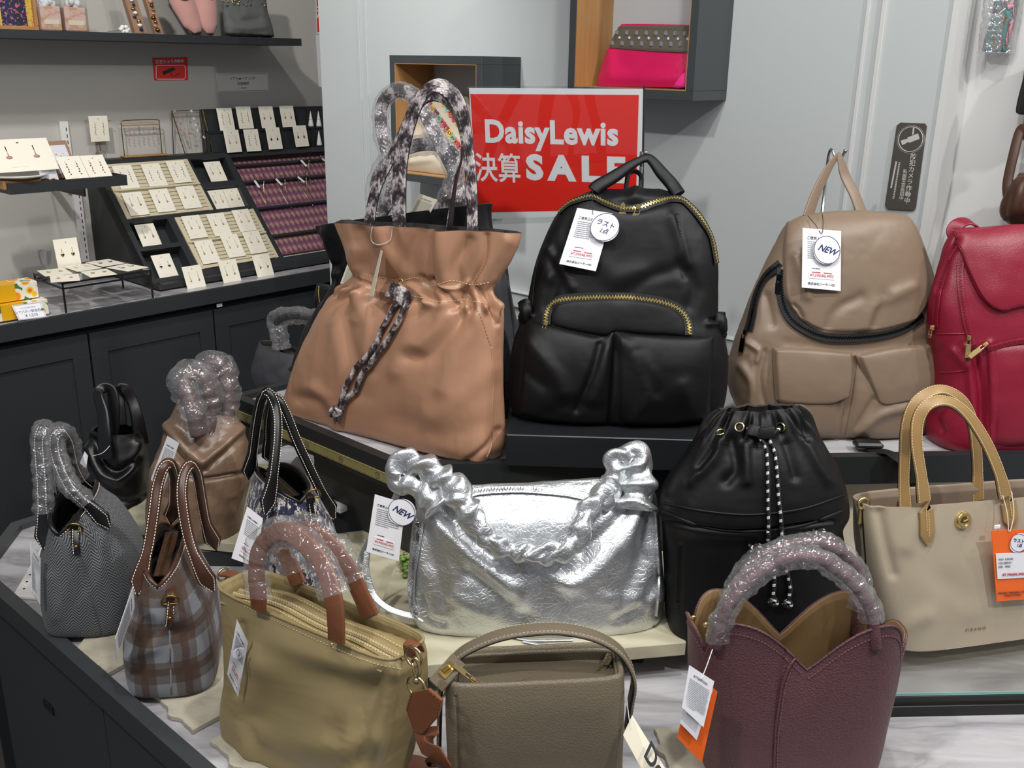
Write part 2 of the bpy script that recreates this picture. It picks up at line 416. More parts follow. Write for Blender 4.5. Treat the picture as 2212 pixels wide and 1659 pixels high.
def wood(name, c1, c2, sc=1., rough=.5):
    m, t = newmat(name); v = t.uv(src='Object', scale=(sc, sc, sc)); w = t.n('ShaderNodeTexWave', wave_type='BANDS', bands_direction='Y'); t.l(v, w.inputs[0])
    w.inputs['Scale'].default_value = 12; w.inputs['Distortion'].default_value = 7; w.inputs['Detail'].default_value = 3; w.inputs['Detail Scale'].default_value = 1.4
    v2 = t.uv(src='Object', scale=(6*sc, 60*sc, 6*sc)); c = t.mix(w.outputs[0], c1, c2); c = t.mix(t.math('MULTIPLY', t.noise(v2, 4, 4), .35), c, c1)
    t.bsdf(c, rough, nrm=t.bump(t.noise(v2, 4, 4), .15, .001)); return m
wood('pale_wood', '#aea88f', '#c3bda4', .6); m, t = newmat('oak'); v = t.uv(src='Object', scale=(40, 40, 3)); v3 = t.uv(src='Object', scale=(9, 9, 1))
t.bsdf(t.mix(t.math('ADD', t.math('MULTIPLY', t.noise(v, 2, 5, .6), .6), t.math('MULTIPLY', t.noise(v3, 2, 3), .4)), '#8a6136', '#c0925c'), .45)
m, t = newmat('stone_slab'); v = t.uv(src='Object'); t.bsdf(t.ramp(t.noise(v, 18, 6, .65), [(.3, '#9b9483'), (.55, '#b9b2a0'), (.75, '#c6c0ae')]), .55, nrm=t.bump(t.noise(v, 60, 5), .3, .002))
m, t = newmat('clear_glass'); gl = t.n('ShaderNodeBsdfGlossy'); gl.inputs['Roughness'].default_value = .02; tr = t.n('ShaderNodeBsdfTransparent'); tr.inputs[0].default_value = (.975, .985, .98, 1)
lw = t.n('ShaderNodeLayerWeight'); lw.inputs[0].default_value = .25; fc = t.math('ADD', t.math('MULTIPLY', lw.outputs[0], .5), .03); mxs = t.n('ShaderNodeMixShader'); t.l(fc, mxs.inputs[0]); t.l(tr.outputs[0], mxs.inputs[1]); t.l(gl.outputs[0], mxs.inputs[2]); t.l(mxs.outputs[0], t.out.inputs[0])
plain('glass_edge', '#7fb0a8', .1)
m, t = newmat('damask_cloth'); v = t.uv(); 
vo = t.n('ShaderNodeTexVoronoi', feature='F1'); t.l(t.uv(scale=(42, 26, 1)), vo.inputs[0]); vo.inputs['Randomness'].default_value = .0; vo.inputs['Scale'].default_value = 1; vo.distance = 'MANHATTAN'
sp = t.n('ShaderNodeSeparateXYZ'); t.l(v, sp.inputs[0])
zz = t.math('SINE', t.math('ADD', t.math('MULTIPLY', sp.outputs[0], 264), t.math('MULTIPLY', t.math('SINE', t.math('MULTIPLY', sp.outputs[1], 163)), 1.6)))
t.bsdf(t.ramp(t.math('ADD', t.math('MULTIPLY', vo.outputs[0], 1), t.math('MULTIPLY', zz, .06)), [(.34, '#a3826f'), (.42, '#81536a'), (.66, '#7b4c63'), (.78, '#66405a')]), .6)

# ================================================================ the room
WA = Fr((.025, 2.632, 0), -41.94)          # wall behind the bags: u along it, w out of it
LB = Fr((-1.163, 3.138, 0), 48.06)         # jewellery counter: u along it, w toward the aisle
mb = MB(); mb.prism([(-3.2, -.6, 0), (3.4, -.6, 0), (3.4, 5.2, 0), (-3.2, 5.2, 0)], (0, 0, -.05)); struct('floor', mb, MATS['floor_tile'])
mb = MB(); mb.prism([(-3.2, -.6, 3.05), (3.4, -.6, 3.05), (3.4, 5.2, 3.05), (-3.2, 5.2, 3.05)], (0, 0, .05)); struct('ceiling', mb, MATS['ceiling_paint'])
wall = struct('wall_back', MB().fbox(WA, (-.862, 1.05), (0, 3.05), (-.12, 0)), MATS['wall_paint'])
struct('wall_right', MB().fbox(WA, (1.05, 2.6), (0, 3.05), (-.22, -.10)), MATS['white_paint'])
struct('wall_return', MB().fbox(WA, (1.05, 1.062), (0, 3.05), (-.10, .004)), MATS['white_paint'])
struct('wall_left', MB().fbox(LB, (-2.3, 1.75), (0, 3.05), (-.68, -.56)), MATS['display_wall_paint'])
struct('wall_far', MB().fbox(LB, (1.5, 1.62), (0, 3.05), (-.56, .55)), MATS['white_paint'])
for i, (u0, u1, d) in enumerate(((-.672, -.664, .004), (-.640, -.632, .003), (.884, .892, .004), (.915, .925, .005))):
    struct('trim_%d' % (i+1), MB().fbox(WA, (u0, u1), (.94, 3.05), (-.004, d), .001), MATS['wall_paint'] if u0 < .5 else MATS['white_paint'])
struct('baseboard_back', MB().fbox(WA, (-.3, 1.048), (.93, .972), (-.002, .012), .003).fbox(WA, (-.3, 1.048), (.972, .978), (-.002, .018), .002), MATS['wall_paint'])

# ---- low marble table (octagonal island) ----
def inset(poly, d):
    p = np.asarray(poly, float)[:, :2]; n = len(p); out = []; area2 = sum(p[i][0]*p[(i+1) % n][1]-p[(i+1) % n][0]*p[i][1] for i in range(n)); sg = 1 if area2 > 0 else -1
    for i in range(n):
        a, b, c = p[i-1], p[i], p[(i+1) % n]; e1 = nrm(b-a); e2 = nrm(c-b); n1 = np.array([-e1[1], e1[0]])*sg; n2 = np.array([-e2[1], e2[0]])*sg
        k = n1+n2; out.append(b + k*d/max(.2, (k@k)/2))
    return np.array(out)
def z3(p, z): p = np.asarray(p); return np.c_[p[:, 0], p[:, 1], np.full(len(p), z)]
def rimmed(mb, poly, z0, z1, wd_):
    """hollow rim: outer poly, inner inset, from z0 to z1"""
    p = np.asarray(poly)[:, :2]; q = inset(poly, wd_); n = len(p)
    V = np.vstack([z3(p, z0), z3(p, z1), z3(q, z1), z3(q, z0)]); F = []
    for i in range(n):
        j = (i+1) % n
        for k in range(4): l = (k+1) % 4; F.append((k*n+i, k*n+j, l*n+j, l*n+i))
    return mb.add(V, F)
bq = np.array([.6684, .7438]); aq = np.array([.7438, -.6684])
C1 = np.array([-.945, 1.515]); C2 = np.array([-.972, 1.708]); C3 = C2 + bq*1.30
C0 = C1 + aq*.95
tab = [C0, C1, C2, C3, WA.P(1.04, 0, .01)[:2], WA.P(1.064, 0, -.088)[:2], WA.P(2.35, 0, -.088)[:2], np.array([1.75, C0[1]+.08])]
mt = thing('display_table', 'low dark island table with a veined white marble top and a dark raised rim', 'table', (0, 1.6, 0))
MB().prism(z3(inset(tab, .012), .67), (0, 0, .03)).build('marble_top', MATS['marble'], mt)
rimmed(MB(), tab, .672, .712, .022).build('rim', MATS['dark_paint'], mt)
MB().prism(z3(inset(tab, .035), .0), (0, 0, .668)).build('carcass', MATS['black_gap'], mt)
# doors along the near-left edge and the end
DF = Fr((C1[0], C1[1], 0), math.degrees(math.atan2(C0[1]-C1[1], C0[0]-C1[0])))
L01 = float(np.linalg.norm(C0-C1))
u_a = DF.uv(240, 1600, -.02)[0]; u_b = DF.uv(2, 1560, -.02)[0]
edges = [.005, u_b-.0025, u_a-.0025, L01-.004]
for k in range(3):
    d = MB().fbox(DF, (edges[k]+.0025, edges[k+1]-.0025), (.06, .648), (-.034, -.014), .002).build('door', MATS['dark_paint'], mt)
    if k == 1:
        hu, hv = DF.uv(104, 1528, -.012)
        MB().fbox(DF, (hu-.018, hu+.018), (hv-.007, hv+.007), (-.016, -.0125), .001).build('handle', MATS['black_gap'], d)
        MB().tube([DF.P(hu-.018, hv+.007, -.0125), DF.P(hu+.018, hv+.007, -.0125), DF.P(hu+.018, hv-.007, -.0125), DF.P(hu-.018, hv-.007, -.0125)], .0012, 6, closed=True).build('handle_ring', MATS['black_plastic'], d)
DE = Fr((C2[0], C2[1], 0), math.degrees(math.atan2(C1[1]-C2[1], C1[0]-C2[0])))
MB().fbox(DE, (.005, .19), (.06, .648), (-.034, -.014), .002).build('end_panel', MATS['dark_paint'], mt)

# ---- raised tray platform ----
T1 = np.array([-.188, 1.50]); T0 = T1 - aq*.507; Tb = T0 + bq*1.0
k = (WA.loc(np.array([Tb[0], Tb[1], 0])))[2]; Tb = Tb + bq*(k-.012)
Tr = np.array([1.75, 1.66])
tray = [T1, T0, Tb, WA.P(1.04, 0, .020)[:2], WA.P(1.07, 0, -.085)[:2], WA.P(1.60, 0, -.085)[:2]]
tr_ = thing('display_platform', 'raised dark-edged platform with white marble inlay behind the silver bag', 'platform', (.3, 1.8, .7))
MB().prism(z3(inset(tray, .01), .886), (0, 0, .039)).build('marble_inlay', MATS['marble'], tr_)
rimmed(MB(), tray, .884, .936, .02).build('frame', MATS['platform_black'], tr_)
A0 = T1*.93+T0*.07
FR = Fr((T0[0], T0[1], 0), -41.94)
MB().fbox(FR, (.20, .50), (.702, .884), (-.26, -.05), .002).build('side_block', MATS['dark_paint_b'], tr_)
MB().prism([(-.15, 1.56, .702), (.40, 1.56, .702), (.40, 2.0, .702), (-.15, 2.0, .702)], (0, 0, .182)).build('support_block', MATS['dark_paint_b'], tr_)
MB().prism([(.41, 1.60, .702), (1.2, 1.66, .702), (1.1, 1.75, .702), (.41, 1.80, .702)], (0, 0, .182)).build('cream_back_panel', MATS['cream_panel'], tr_, label='cream panel below the right side of the platform')
# ruler stuck along the left edge
m, t = newmat('ruler_strip'); v = t.uv(src='Object'); t.bsdf(t.mix(t.noise(v, 30, 3), '#857c4c', '#9a9260'), .35)
rl = MB().fbox(FR, (.004, .500), (.893, .912), (.0002, .0022), .0005).build('measuring_strip', MATS['ruler_strip'], tr_, label='yellowed measuring strip along the left edge')
g = MB()
for i in range(118):
    u = .008+i*.0041; h = .0022 if i % 5 else .0042
    for sv, dv in ((.9105, -1), (.8945, 1)): g.fbox(FR, (u, u+.0008), (sv, sv+dv*h*.6), (.0021, .0026))
for u in np.arange(.055, .5, .1):
    g.tube([FR.P(u+.0055*math.cos(a), .9025+.0055*math.sin(a), .0023) for a in np.linspace(0, 2*math.pi, 12, endpoint=False)], .0004, 4, closed=True)
    g.sphere(FR.P(u, .9025, .0023), .0012, 6); g.sphere(FR.P(u-.0025, .905, .0023), .0008, 6); g.sphere(FR.P(u+.0025, .905, .0023), .0008, 6)
g.build('ruler_marks', MATS['ink'], rl, kind='stuff')
# black riser box under the black backpack
RB = bagfr(1092, 1006, .9365, -2)
tag(MB().fbox(RB, (0, .345), (0, .056), (-.26, 0), .0015).build('riser_box', MATS['riser_black']), 'black wooden riser block under the black backpack', 'riser')

# ---- pale wooden boards, slabs and tiles ----
def slab(px, z, th, mat, name, label, cat, group=None, wavy=None):
    P = [atz(x, y, z) for x, y in px]; p = [q[:2] for q in P]
    if wavy is not None:
        out = []
        for i in range(len(p)):
            a, b = p[i], p[(i+1) % len(p)]
            if i in wavy:
                ts = np.linspace(0, 1, 15)[:-1]; nn = nrm(np.array([-(b-a)[1], (b-a)[0]])); out += [a+(b-a)*t_+nn*.0045*(math.sin(t_*9+i)+.6*math.sin(t_*21+2*i))*math.sin(math.pi*t_) for t_ in ts]
            else: out.append(a)
        p = out
    c = np.mean(p, 0); me = MB().prism(z3(np.array(p), z-th), (0, 0, th))
    o = me.build(name, mat, None); 
    bv = o.modifiers.new('bevel', 'BEVEL'); bv.width = min(.0012, th*.2); bv.segments = 2
    return tag(o, label, cat, group)
slab([(770, 1450), (1482, 1388), (1440, 1190), (860, 1200)], .762, .022, MATS['pale_wood'], 'wooden_board', 'pale wooden board under the silver bag', 'board')
slab([(600, 1345), (900, 1335), (905, 1130), (745, 1150), (520, 1180)], .739, .018, MATS['pale_wood'], 'wooden_board', 'pale wooden board under the navy tweed bag, left of the silver bag', 'board')
slab([(262, 1110), (345, 1160), (560, 1180), (640, 1120), (600, 1000), (420, 1010)], .752, .018, MATS['pale_wood'], 'wooden_board', 'thick pale board under the brown puffy bag', 'board')
for nm, c, d in (('board_support', (.04, 1.36), (.34, .14, .038)), ('board_support', (-.36, 1.42), (.16, .10, .019)), ('board_support', (-.50, 1.62), (.16, .10, .032))):
    o = MB().box((c[0], c[1], .7012+d[2]/2-.0005), (d[0], d[1], d[2]-.001), bev=.002).build(nm, MATS['dark_paint_b'])
tag(bpy.data.objects['board_support'], 'dark block holding up the board under the silver bag', 'support')
tag(bpy.data.objects['board_support.001'], 'dark block holding up the board under the navy tweed bag', 'support')
tag(bpy.data.objects['board_support.002'], 'dark block holding up the board under the brown puffy bag', 'support')
bpy.data.objects['board_support'].dimensions
slab([(640, 985), (812, 1062), (735, 1100), (600, 1035)], .775, .010, MATS['white_board'], 'white_board', 'thin white board jutting out below the ruler strip', 'board')
slab([(165, 1400), (232, 1454), (300, 1415), (370, 1330), (250, 1290)], .7085, .008, MATS['stone_slab'], 'stone_slab', 'beige stone slab under the grey herringbone bag', 'slab', wavy=(0,))
slab([(330, 1500), (415, 1577), (520, 1520), (560, 1400), (420, 1390)], .7085, .008, MATS['stone_slab'], 'stone_slab', 'beige stone slab under the checked wool bag', 'slab', wavy=(0,))
slab([(452, 1600), (560, 1690), (960, 1690), (900, 1520), (620, 1500)], .7085, .008, MATS['stone_slab'], 'stone_slab', 'beige stone slab under the khaki nylon tote', 'slab', wavy=(0,))
slab([(1412, 1572), (1445, 1660), (1470, 1720), (1900, 1720), (1860, 1570)], .7085, .008, MATS['stone_slab'], 'stone_slab', 'beige stone slab under the maroon petal bag', 'slab', wavy=(0,))
tl = slab([(27, 1287), (80, 1291), (160, 1200), (95, 1170)], .706, .0055, MATS['white_board'], 'perforated_tile', 'white perforated tile left of the grey herringbone bag', 'tile')
h = MB()
for x, y in ((52, 1272), (58, 1257), (65, 1242), (70, 1228)): h.lathe(atz(x, y, .7058), [(0.0001, 0), (.0022, 0), (.0022, .0006), (.0001, .0006)], m=10)
h.build('tile_hole', MATS['black_gap'], tl)

# ---- glass shelf with black frame at the right ----
GF = Fr(atz(1900, 1504, .734), 3.2)
gs = thing('glass_shelf', 'low glass shelf in a black frame under the greige tote', 'shelf', GF.P(.3, 0, -.2))
MB().fbox(GF, (-.13, .95), (0, .005), (-.29, 0), .001).build('glass_pane', MATS['clear_glass'], gs)
MB().fbox(GF, (-.13, .95), (.0003, .0047), (.0, .0012)).build('glass_edge', MATS['glass_edge'], gs)
MB().fbox(GF, (-.13, .95), (-.011, -.0005), (-.008, .001), .001).fbox(GF, (-.13, .95), (-.011, -.0005), (-.29, -.281), .001).fbox(GF, (-.13, -.122), (-.011, -.0005), (-.28, -.009), .001).fbox(GF, (.942, .95), (-.011, -.0005), (-.28, -.009), .001).build('upper_frame', MATS['black_plastic'], gs)
MB().fbox(GF, (-.13, .95), (-.033, -.016), (-.010, .003), .001).fbox(GF, (-.13, .95), (-.033, -.016), (-.29, -.28), .001).fbox(GF, (-.13, -.12), (-.033, -.016), (-.28, -.01), .001).build('lower_frame', MATS['black_plastic'], gs)
for u in (-.1, .9):
    for w in (-.006, -.28): MB().fbox(GF, (u, u+.006), (-.016, -.011), (w-.003, w), .0005).build('spacer', MATS['chrome'], gs)
# ---- wall boxes ----
def wallbox(u0, u1, v0, v1, d, th, label):
    o = thing('wall_box_shelf', label, 'shelf', WA.P((u0+u1)/2, v0, 0))
    f = MB(); e = .0005
    f.fbox(WA, (u0, u1), (v0, v0+th), (e, d), .0008).fbox(WA, (u0, u1), (v1-th, v1), (e, d), .0008).fbox(WA, (u0, u0+th), (v0+th, v1-th), (e, d), .0008).fbox(WA, (u1-th, u1), (v0+th, v1-th), (e, d), .0008)
    f.build('frame', MATS['dark_paint'], o)
    l = MB(); q = .002
    l.fbox(WA, (u0+th, u0+th+q), (v0+th, v1-th), (e, d-.001)).fbox(WA, (u1-th-q, u1-th), (v0+th, v1-th), (e, d-.001)).fbox(WA, (u0+th+q, u1-th-q), (v0+th, v0+th+q), (e, d-.001)).fbox(WA, (u0+th+q, u1-th-q), (v1-th-q, v1-th), (e, d-.001))
    l.build('oak_lining', MATS['oak'], o, label='oak lining')
    return o
wallbox(-.367, -.020, 1.262, 1.591, .146, .020, 'smaller dark wall box with oak lining, left of the sale sign')
wallbox(.247, .589, 1.506, 1.90, .136, .020, 'larger dark wall box with oak lining holding the pink pouch')

# ---- jewellery counter, cabinets ----
jc = thing('jewellery_counter', 'long dark counter with marble inlay along the left display wall', 'counter', LB.P(0, 0, -.2))
MB().fbox(LB, (-2.2, 1.45), (.768, .82), (-.012, 0), .001).fbox(LB, (-2.2, 1.45), (.77, .818), (-.555, -.545)).build('front_rail', MATS['dark_paint_b'], jc)
MB().fbox(LB, (-2.2, 1.45), (.79, .8145), (-.545, -.012)).build('marble_inlay', MATS['marble'], jc)
MB().fbox(LB, (-2.2, 1.45), (0, .769), (-.55, -.045)).build('carcass', MATS['black_gap'], jc)
seam = [LB.uv(198, 790, -.025)[0], LB.uv(466, 745, -.025)[0], LB.uv(682, 650, -.025)[0]]
us = [-2.2, 2*seam[0]-seam[1]-.01, seam[0], seam[1], seam[2], 1.45]
for a_, b_ in zip(us[:-1], us[1:]):
    d = MB(); p = .055; a1 = a_+.003; b1 = b_-.003
    d.fbox(LB, (a1, b1), (.67, .74), (-.044, -.022), .001).fbox(LB, (a1, b1), (.05, .12), (-.044, -.022), .001).fbox(LB, (a1, a1+p), (.12, .67), (-.044, -.022), .001).fbox(LB, (b1-p, b1), (.12, .67), (-.044, -.022), .001)
    dd = d.build('cabinet_door', MATS['dark_paint_b'], jc)
    MB().fbox(LB, (a1+p, b1-p), (.12, .67), (-.044, -.028)).build('door_panel', MATS['dark_paint_b'], dd)
su, sv = LB.uv(476, 659, -.02); MB().fbox(LB, (su-.014, su+.008), (sv-.006, sv+.006), (-.0218, -.0205)).build('sticker', MATS['white_paper'], jc)
# ================================================================ bag building
def ring_rows(rows, nv):
    """rows of [Lu,Lv,Ru,Rv,f,b,n] -> nv interpolated rows"""
    q = np.asarray(rows, float)
    e = np.vstack([2*q[0]-q[1], q, 2*q[-1]-q[-2]]); out = []
    for i in range(1, len(e)-2):
        t = np.linspace(0, 1, 12, endpoint=False)[:, None]; a, b, c, d = e[i-1], e[i], e[i+1], e[i+2]
        out.append(.5*((2*b)+(c-a)*t+(2*a-5*b+4*c-d)*t**2+(-a+3*b-3*c+d)*t**3))
    out.append(e[-2][None]); out = np.vstack(out); s = np.r_[0, np.cumsum(np.linalg.norm(np.diff(out[:, :6]*[1, 1, 1, 1, 1.5, 1.5], axis=0), axis=1))]
    t = np.linspace(0, s[-1], nv); r = np.stack([np.interp(t, s, out[:, k]) for k in range(7)], -1); r[:, 4:6] = np.maximum(r[:, 4:6], .0008); r[:, 6] = np.maximum(r[:, 6], 1.6)
    return r
def gnormals(G):
    du = np.roll(G, -1, 1)-np.roll(G, 1, 1); dv = np.gradient(G, axis=0); N = np.cross(du, dv)
    return N/np.maximum(1e-9, np.linalg.norm(N, axis=-1))[..., None]
def sgnp(c, e): return np.sign(c)*np.abs(c)**e
class Bag:
    def __init__(s, name, label, fr, cat='bag', group=None):
        s.fr = fr; s.t = thing(name, label, cat, fr.O, group); s.bvh = None
    def body(s, rows, mat, nu=180, nv=120, folds=(), noise=(), name='body', pleats=(), cap_top=True, lining=None, rimw=.004, parent=None, fn=None, square=False, keep=True, lin_depth=.12, zmin=None):
        fr = s.fr; R = []
        for r in rows:
            if np.ndim(r[0]) == 0: R.append(list(r)); continue
            (xl, yl), (xr, yr), f, b, n = r[:5]; wp = r[5] if len(r) > 5 else 0
            a = fr.uv(xl, yl, wp); c = fr.uv(xr, yr, wp); R.append([a[0], a[1], c[0], c[1], f, b, n])
        R = ring_rows(R, nv); th = np.linspace(0, 2*math.pi, nu, endpoint=False)-math.pi/2   # starts at the front centre
        L = R[:, None, 0:2]; Q = R[:, None, 2:4]; n = R[:, None, 6]
        cx = sgnp(np.cos(th)[None], 2/n); sz = sgnp(-np.sin(th)[None], 2/n)
        C = (L+Q)/2; H = (Q-L)/2; uvp = C + H*cx[..., None]
        if zmin is None: zmin = float(fr.O[2])
        w = np.where(sz > 0, R[:, None, 4]*sz, R[:, None, 5]*sz)
        G = fr.P(uvp[..., 0], uvp[..., 1], w)
        if zmin is not None: G[..., 2] = np.maximum(G[..., 2], zmin)
        N = gnormals(G); cen = fr.P(C[:, 0, 0], C[:, 0, 1], 0)[:, None]
        if np.sum(N*(G-cen)) < 0: N = -N
        D = np.zeros(G.shape[:2]); sv = np.linspace(0, 1, nv)[:, None]
        for (s0, amp, fq, wd_, ph) in pleats:
            k = amp*np.exp(-((sv-s0)/wd_)**2); jit = vnoise(np.stack(np.broadcast_arrays(th[None]*3, sv*3, sv*0), -1), 1., 5)
            D += k*(np.sin(fq*th[None]+ph+1.8*jit)+.4*np.sin(2.3*fq*th[None]+2*ph+jit*3))
        if folds:
            px = proj(G); view = np.sum(N*(cC-G), -1)/np.linalg.norm(cC-G, axis=-1); mask = np.clip(view*4, 0, 1)
            for fo in folds:
                pl, wd_, amp = fo[:3]; d = segdist(px.reshape(-1, 2), cr(pl, 14) if len(pl) > 2 else pl).reshape(D.shape); D += mask*amp*np.exp(-(d/wd_)**2)
        for (sc, amp, kind) in noise:
            st = np.asarray(sc if np.ndim(sc) else (sc, sc, sc), float); q = fr.loc(G)*st
            if kind == 'r': D += amp*(fnoise(q+3.1, 1., 3, 3, True)-.3)
            else: D += amp*fnoise(q+1.7, 1., 3, 9)
        if fn is not None: G, D = fn(G, D, N, sv, th)
        G = G + N*D[..., None]
        if zmin is not None: G[..., 2] = np.maximum(G[..., 2], zmin)
        seg = np.linalg.norm(np.diff(np.concatenate([G, G[:, :1]], 1), axis=1), axis=-1); ar = np.c_[np.zeros(nv), np.cumsum(seg, 1)[:, :-1]]; half = ar > seg.sum(1)[:, None]/2
        ux = np.where(half, ar-seg.sum(1)[:, None], ar); uvs = np.stack([ux, np.broadcast_to(np.r_[0, np.cumsum(np.linalg.norm(np.diff(G[:, 0], axis=0), axis=1))][:, None], ux.shape)], -1)
        mb = MB(); mb.grid(G, uvs, wrap=True)
        F = mb.f; c0 = G[0].mean(0)
        mb.v.append(c0[None]); mb.uv.append(np.zeros((1, 2))); k = mb.n; mb.n += 1
        for j in range(nu): F.append([k, (j+1) % nu, j])
        if cap_top:
            mb.v.append(G[-1].mean(0)[None]); mb.uv.append(np.zeros((1, 2))); k = mb.n; mb.n += 1; o = (nv-1)*nu
            for j in range(nu): F.append([k, o+j, o+(j+1) % nu])
        s.last = mb
        ob = mb.build(name, mat, parent or s.t, smooth=True)
        if keep or s.bvh is None: s.bvh = bvh_of(np.vstack(mb.v), F); s.G = G; s.N = N; s.R = R
        if not cap_top and lining is not None:
            kk = max(2, int(nv*lin_depth)); N2 = gnormals(G); N2 = N2*np.sign(np.sum(N2*N, -1))[..., None]; top = G[nv-kk:][::-1]; nt = N2[nv-kk:][::-1]; q_ = np.clip(np.arange(kk)/5., 0, 1)[:, None, None]; I = top - nt*(rimw+q_*rimw*.8)
            lb = MB(); rim = np.concatenate([G[-1:], (G[-1:]+I[:1])/2+fr.V*rimw*.25, I], 0); lb.grid(rim, wrap=True, flip=True)
            c1 = I[-1].mean(0); lb.v.append(c1[None]); lb.uv.append(np.zeros((1, 2))); k = lb.n; lb.n += 1; o = (len(rim)-1)*nu
            for j in range(nu): lb.f.append([k, o+j, o+(j+1) % nu])
            lb.build('lining', lining, s.t, smooth=50)
        return ob
    def path(s, pxs, n=40, w=0.):
        """points on planes of the frame; each px tuple may carry its own w"""
        return cr([s.fr.at(p[0], p[1], p[2] if len(p) > 2 else w) for p in pxs], n)
    def onbody(s, pxs, n=60, off=.001, smooth=True): return drape(s.bvh, pxs, n, off, smooth)
    def strap(s, pxs, width, thick, mat, name='strap', n=40, off=.001, parent=None, taper=None, smooth=35):
        P, N = s.onbody(pxs, n, off+thick/2); return MB().strap(P, width, thick, N, taper=taper).build(name, mat, parent or s.t, smooth)
    def stitch(s, pxs, mat, off=.0006, step=.004, ln=.0026, r=.0005, name='stitching', parent=None, n=80):
        P, N = s.onbody(pxs, n, off); return stitches(P, N, mat, parent or s.t, step, ln, r, name)
    def seam(s, pxs, mat, r=.0012, name='seam', parent=None, n=80, off=.0):
        P, N = s.onbody(pxs, n, off); return MB().tube(P, r, 6, ref=N).build(name, mat, parent or s.t, True)
    def zipper(s, pxs, teeth, tape, width=.012, n=90, off=.0012, name='zipper', tw=.0045, step=.0024, parent=None):
        P, N = s.onbody(pxs, n, off); return zipper3(P, N, teeth, tape, width, parent or s.t, name, tw, step)
    def patch(s, top, bot, thick, mat, name='pocket', puff=.0, nu=70, nv=50, edge=.12, folds=(), noise=None, parent=None, left=None, right=None, smooth=True):
        """panel raised from the body between a top and a bottom pixel line"""
        A = cr(top, nu) if len(top) > 2 else resamp(np.array(top, float), nu); B = cr(bot, nu) if len(bot) > 2 else resamp(np.array(bot, float), nu)
        G = np.zeros((nv, nu, 3)); NN = np.zeros((nv, nu, 3)); PX = np.zeros((nv, nu, 2)); t = np.linspace(0, 1, nv)
        if left is not None:
            Lc = cr(left, nv); Rc = cr(right, nv); u = np.linspace(0, 1, nu)
            for i in range(nv): PX[i] = (1-t[i])*A+t[i]*B + (1-u)[:, None]*Lc[i]+u[:, None]*Rc[i] - ((1-t[i])*((1-u)[:, None]*A[0]+u[:, None]*A[-1])+t[i]*((1-u)[:, None]*B[0]+u[:, None]*B[-1]))
        else:
            for i in range(nv): PX[i] = (1-t[i])*A+t[i]*B
        W = s.fr.W
        for i in range(nv):
            for j in range(nu):
                p, m_ = cast(s.bvh, *PX[i, j])
                if p is None: NN[i, j] = np.nan
                else: G[i, j] = p; NN[i, j] = m_
        bad = np.isnan(NN[..., 0])
        if bad.any():
            gi, gj = np.where(~bad)
            for i, j in zip(*np.where(bad)):
                k = np.argmin((gi-i)**2+(gj-j)**2); q0 = G[gi[k], gj[k]]; m_ = NN[gi[k], gj[k]]; d = ray(*PX[i, j]); tt = ((q0-cC)@W)/(d@W); G[i, j] = cC+d*tt; NN[i, j] = m_
        for _ in range(3):
            K = NN.copy(); K[1:-1] += NN[:-2]+NN[2:]; K[:, 1:-1] += NN[:, :-2]+NN[:, 2:]; NN = K/np.linalg.norm(K, axis=-1)[..., None]
        u = np.linspace(0, 1, nu)[None]; v = t[:, None]; e = np.minimum(np.minimum(u, 1-u)/edge, np.minimum(v, 1-v)/edge).clip(0, 1); h = thick*(1-(1-e)**3) + puff*np.sqrt(np.clip(4*u*(1-u), 0, 1))*np.sqrt(np.clip(4*v*(1-v), 0, 1)) + .0004
        for fo in folds: d = segdist(PX.reshape(-1, 2), cr(fo[0], 12) if len(fo[0]) > 2 else fo[0]).reshape(h.shape); h = h + fo[2]*np.exp(-(d/fo[1])**2)*e
        if noise: h = h + noise[1]*fnoise(s.fr.loc(G), noise[0], 3, 4)*e
        T = G+NN*h[..., None]; T[0] = G[0]+NN[0]*thick*.6; T[-1] = G[-1]+NN[-1]*thick*.6; T[:, 0] = G[:, 0]+NN[:, 0]*thick*.5; T[:, -1] = G[:, -1]+NN[:, -1]*thick*.5
        mb = MB(); uvs = np.stack([T@s.fr.U, T@s.fr.V], -1); mb.grid(T, uvs, flip=True)
        ring = [(0, j) for j in range(nu)]+[(i, nu-1) for i in range(1, nv)]+[(nv-1, j) for j in range(nu-2, -1, -1)]+[(i, 0) for i in range(nv-2, 0, -1)]
        a = np.array([T[i, j] for i, j in ring]); b = np.array([G[i, j]-NN[i, j]*.004 for i, j in ring]); k = len(ring)
        mb.add(np.vstack([a, b]), [(j, (j+1) % k, k+(j+1) % k, k+j) for j in range(k)], np.zeros((2*k, 2)))
        ob = mb.build(name, mat, parent or s.t, smooth=smooth)
        s.patch_bvh = bvh_of(T.reshape(-1, 3), [(i*nu+j, i*nu+j+1, (i+1)*nu+j+1, (i+1)*nu+j) for i in range(nv-1) for j in range(nu-1)])
        return ob
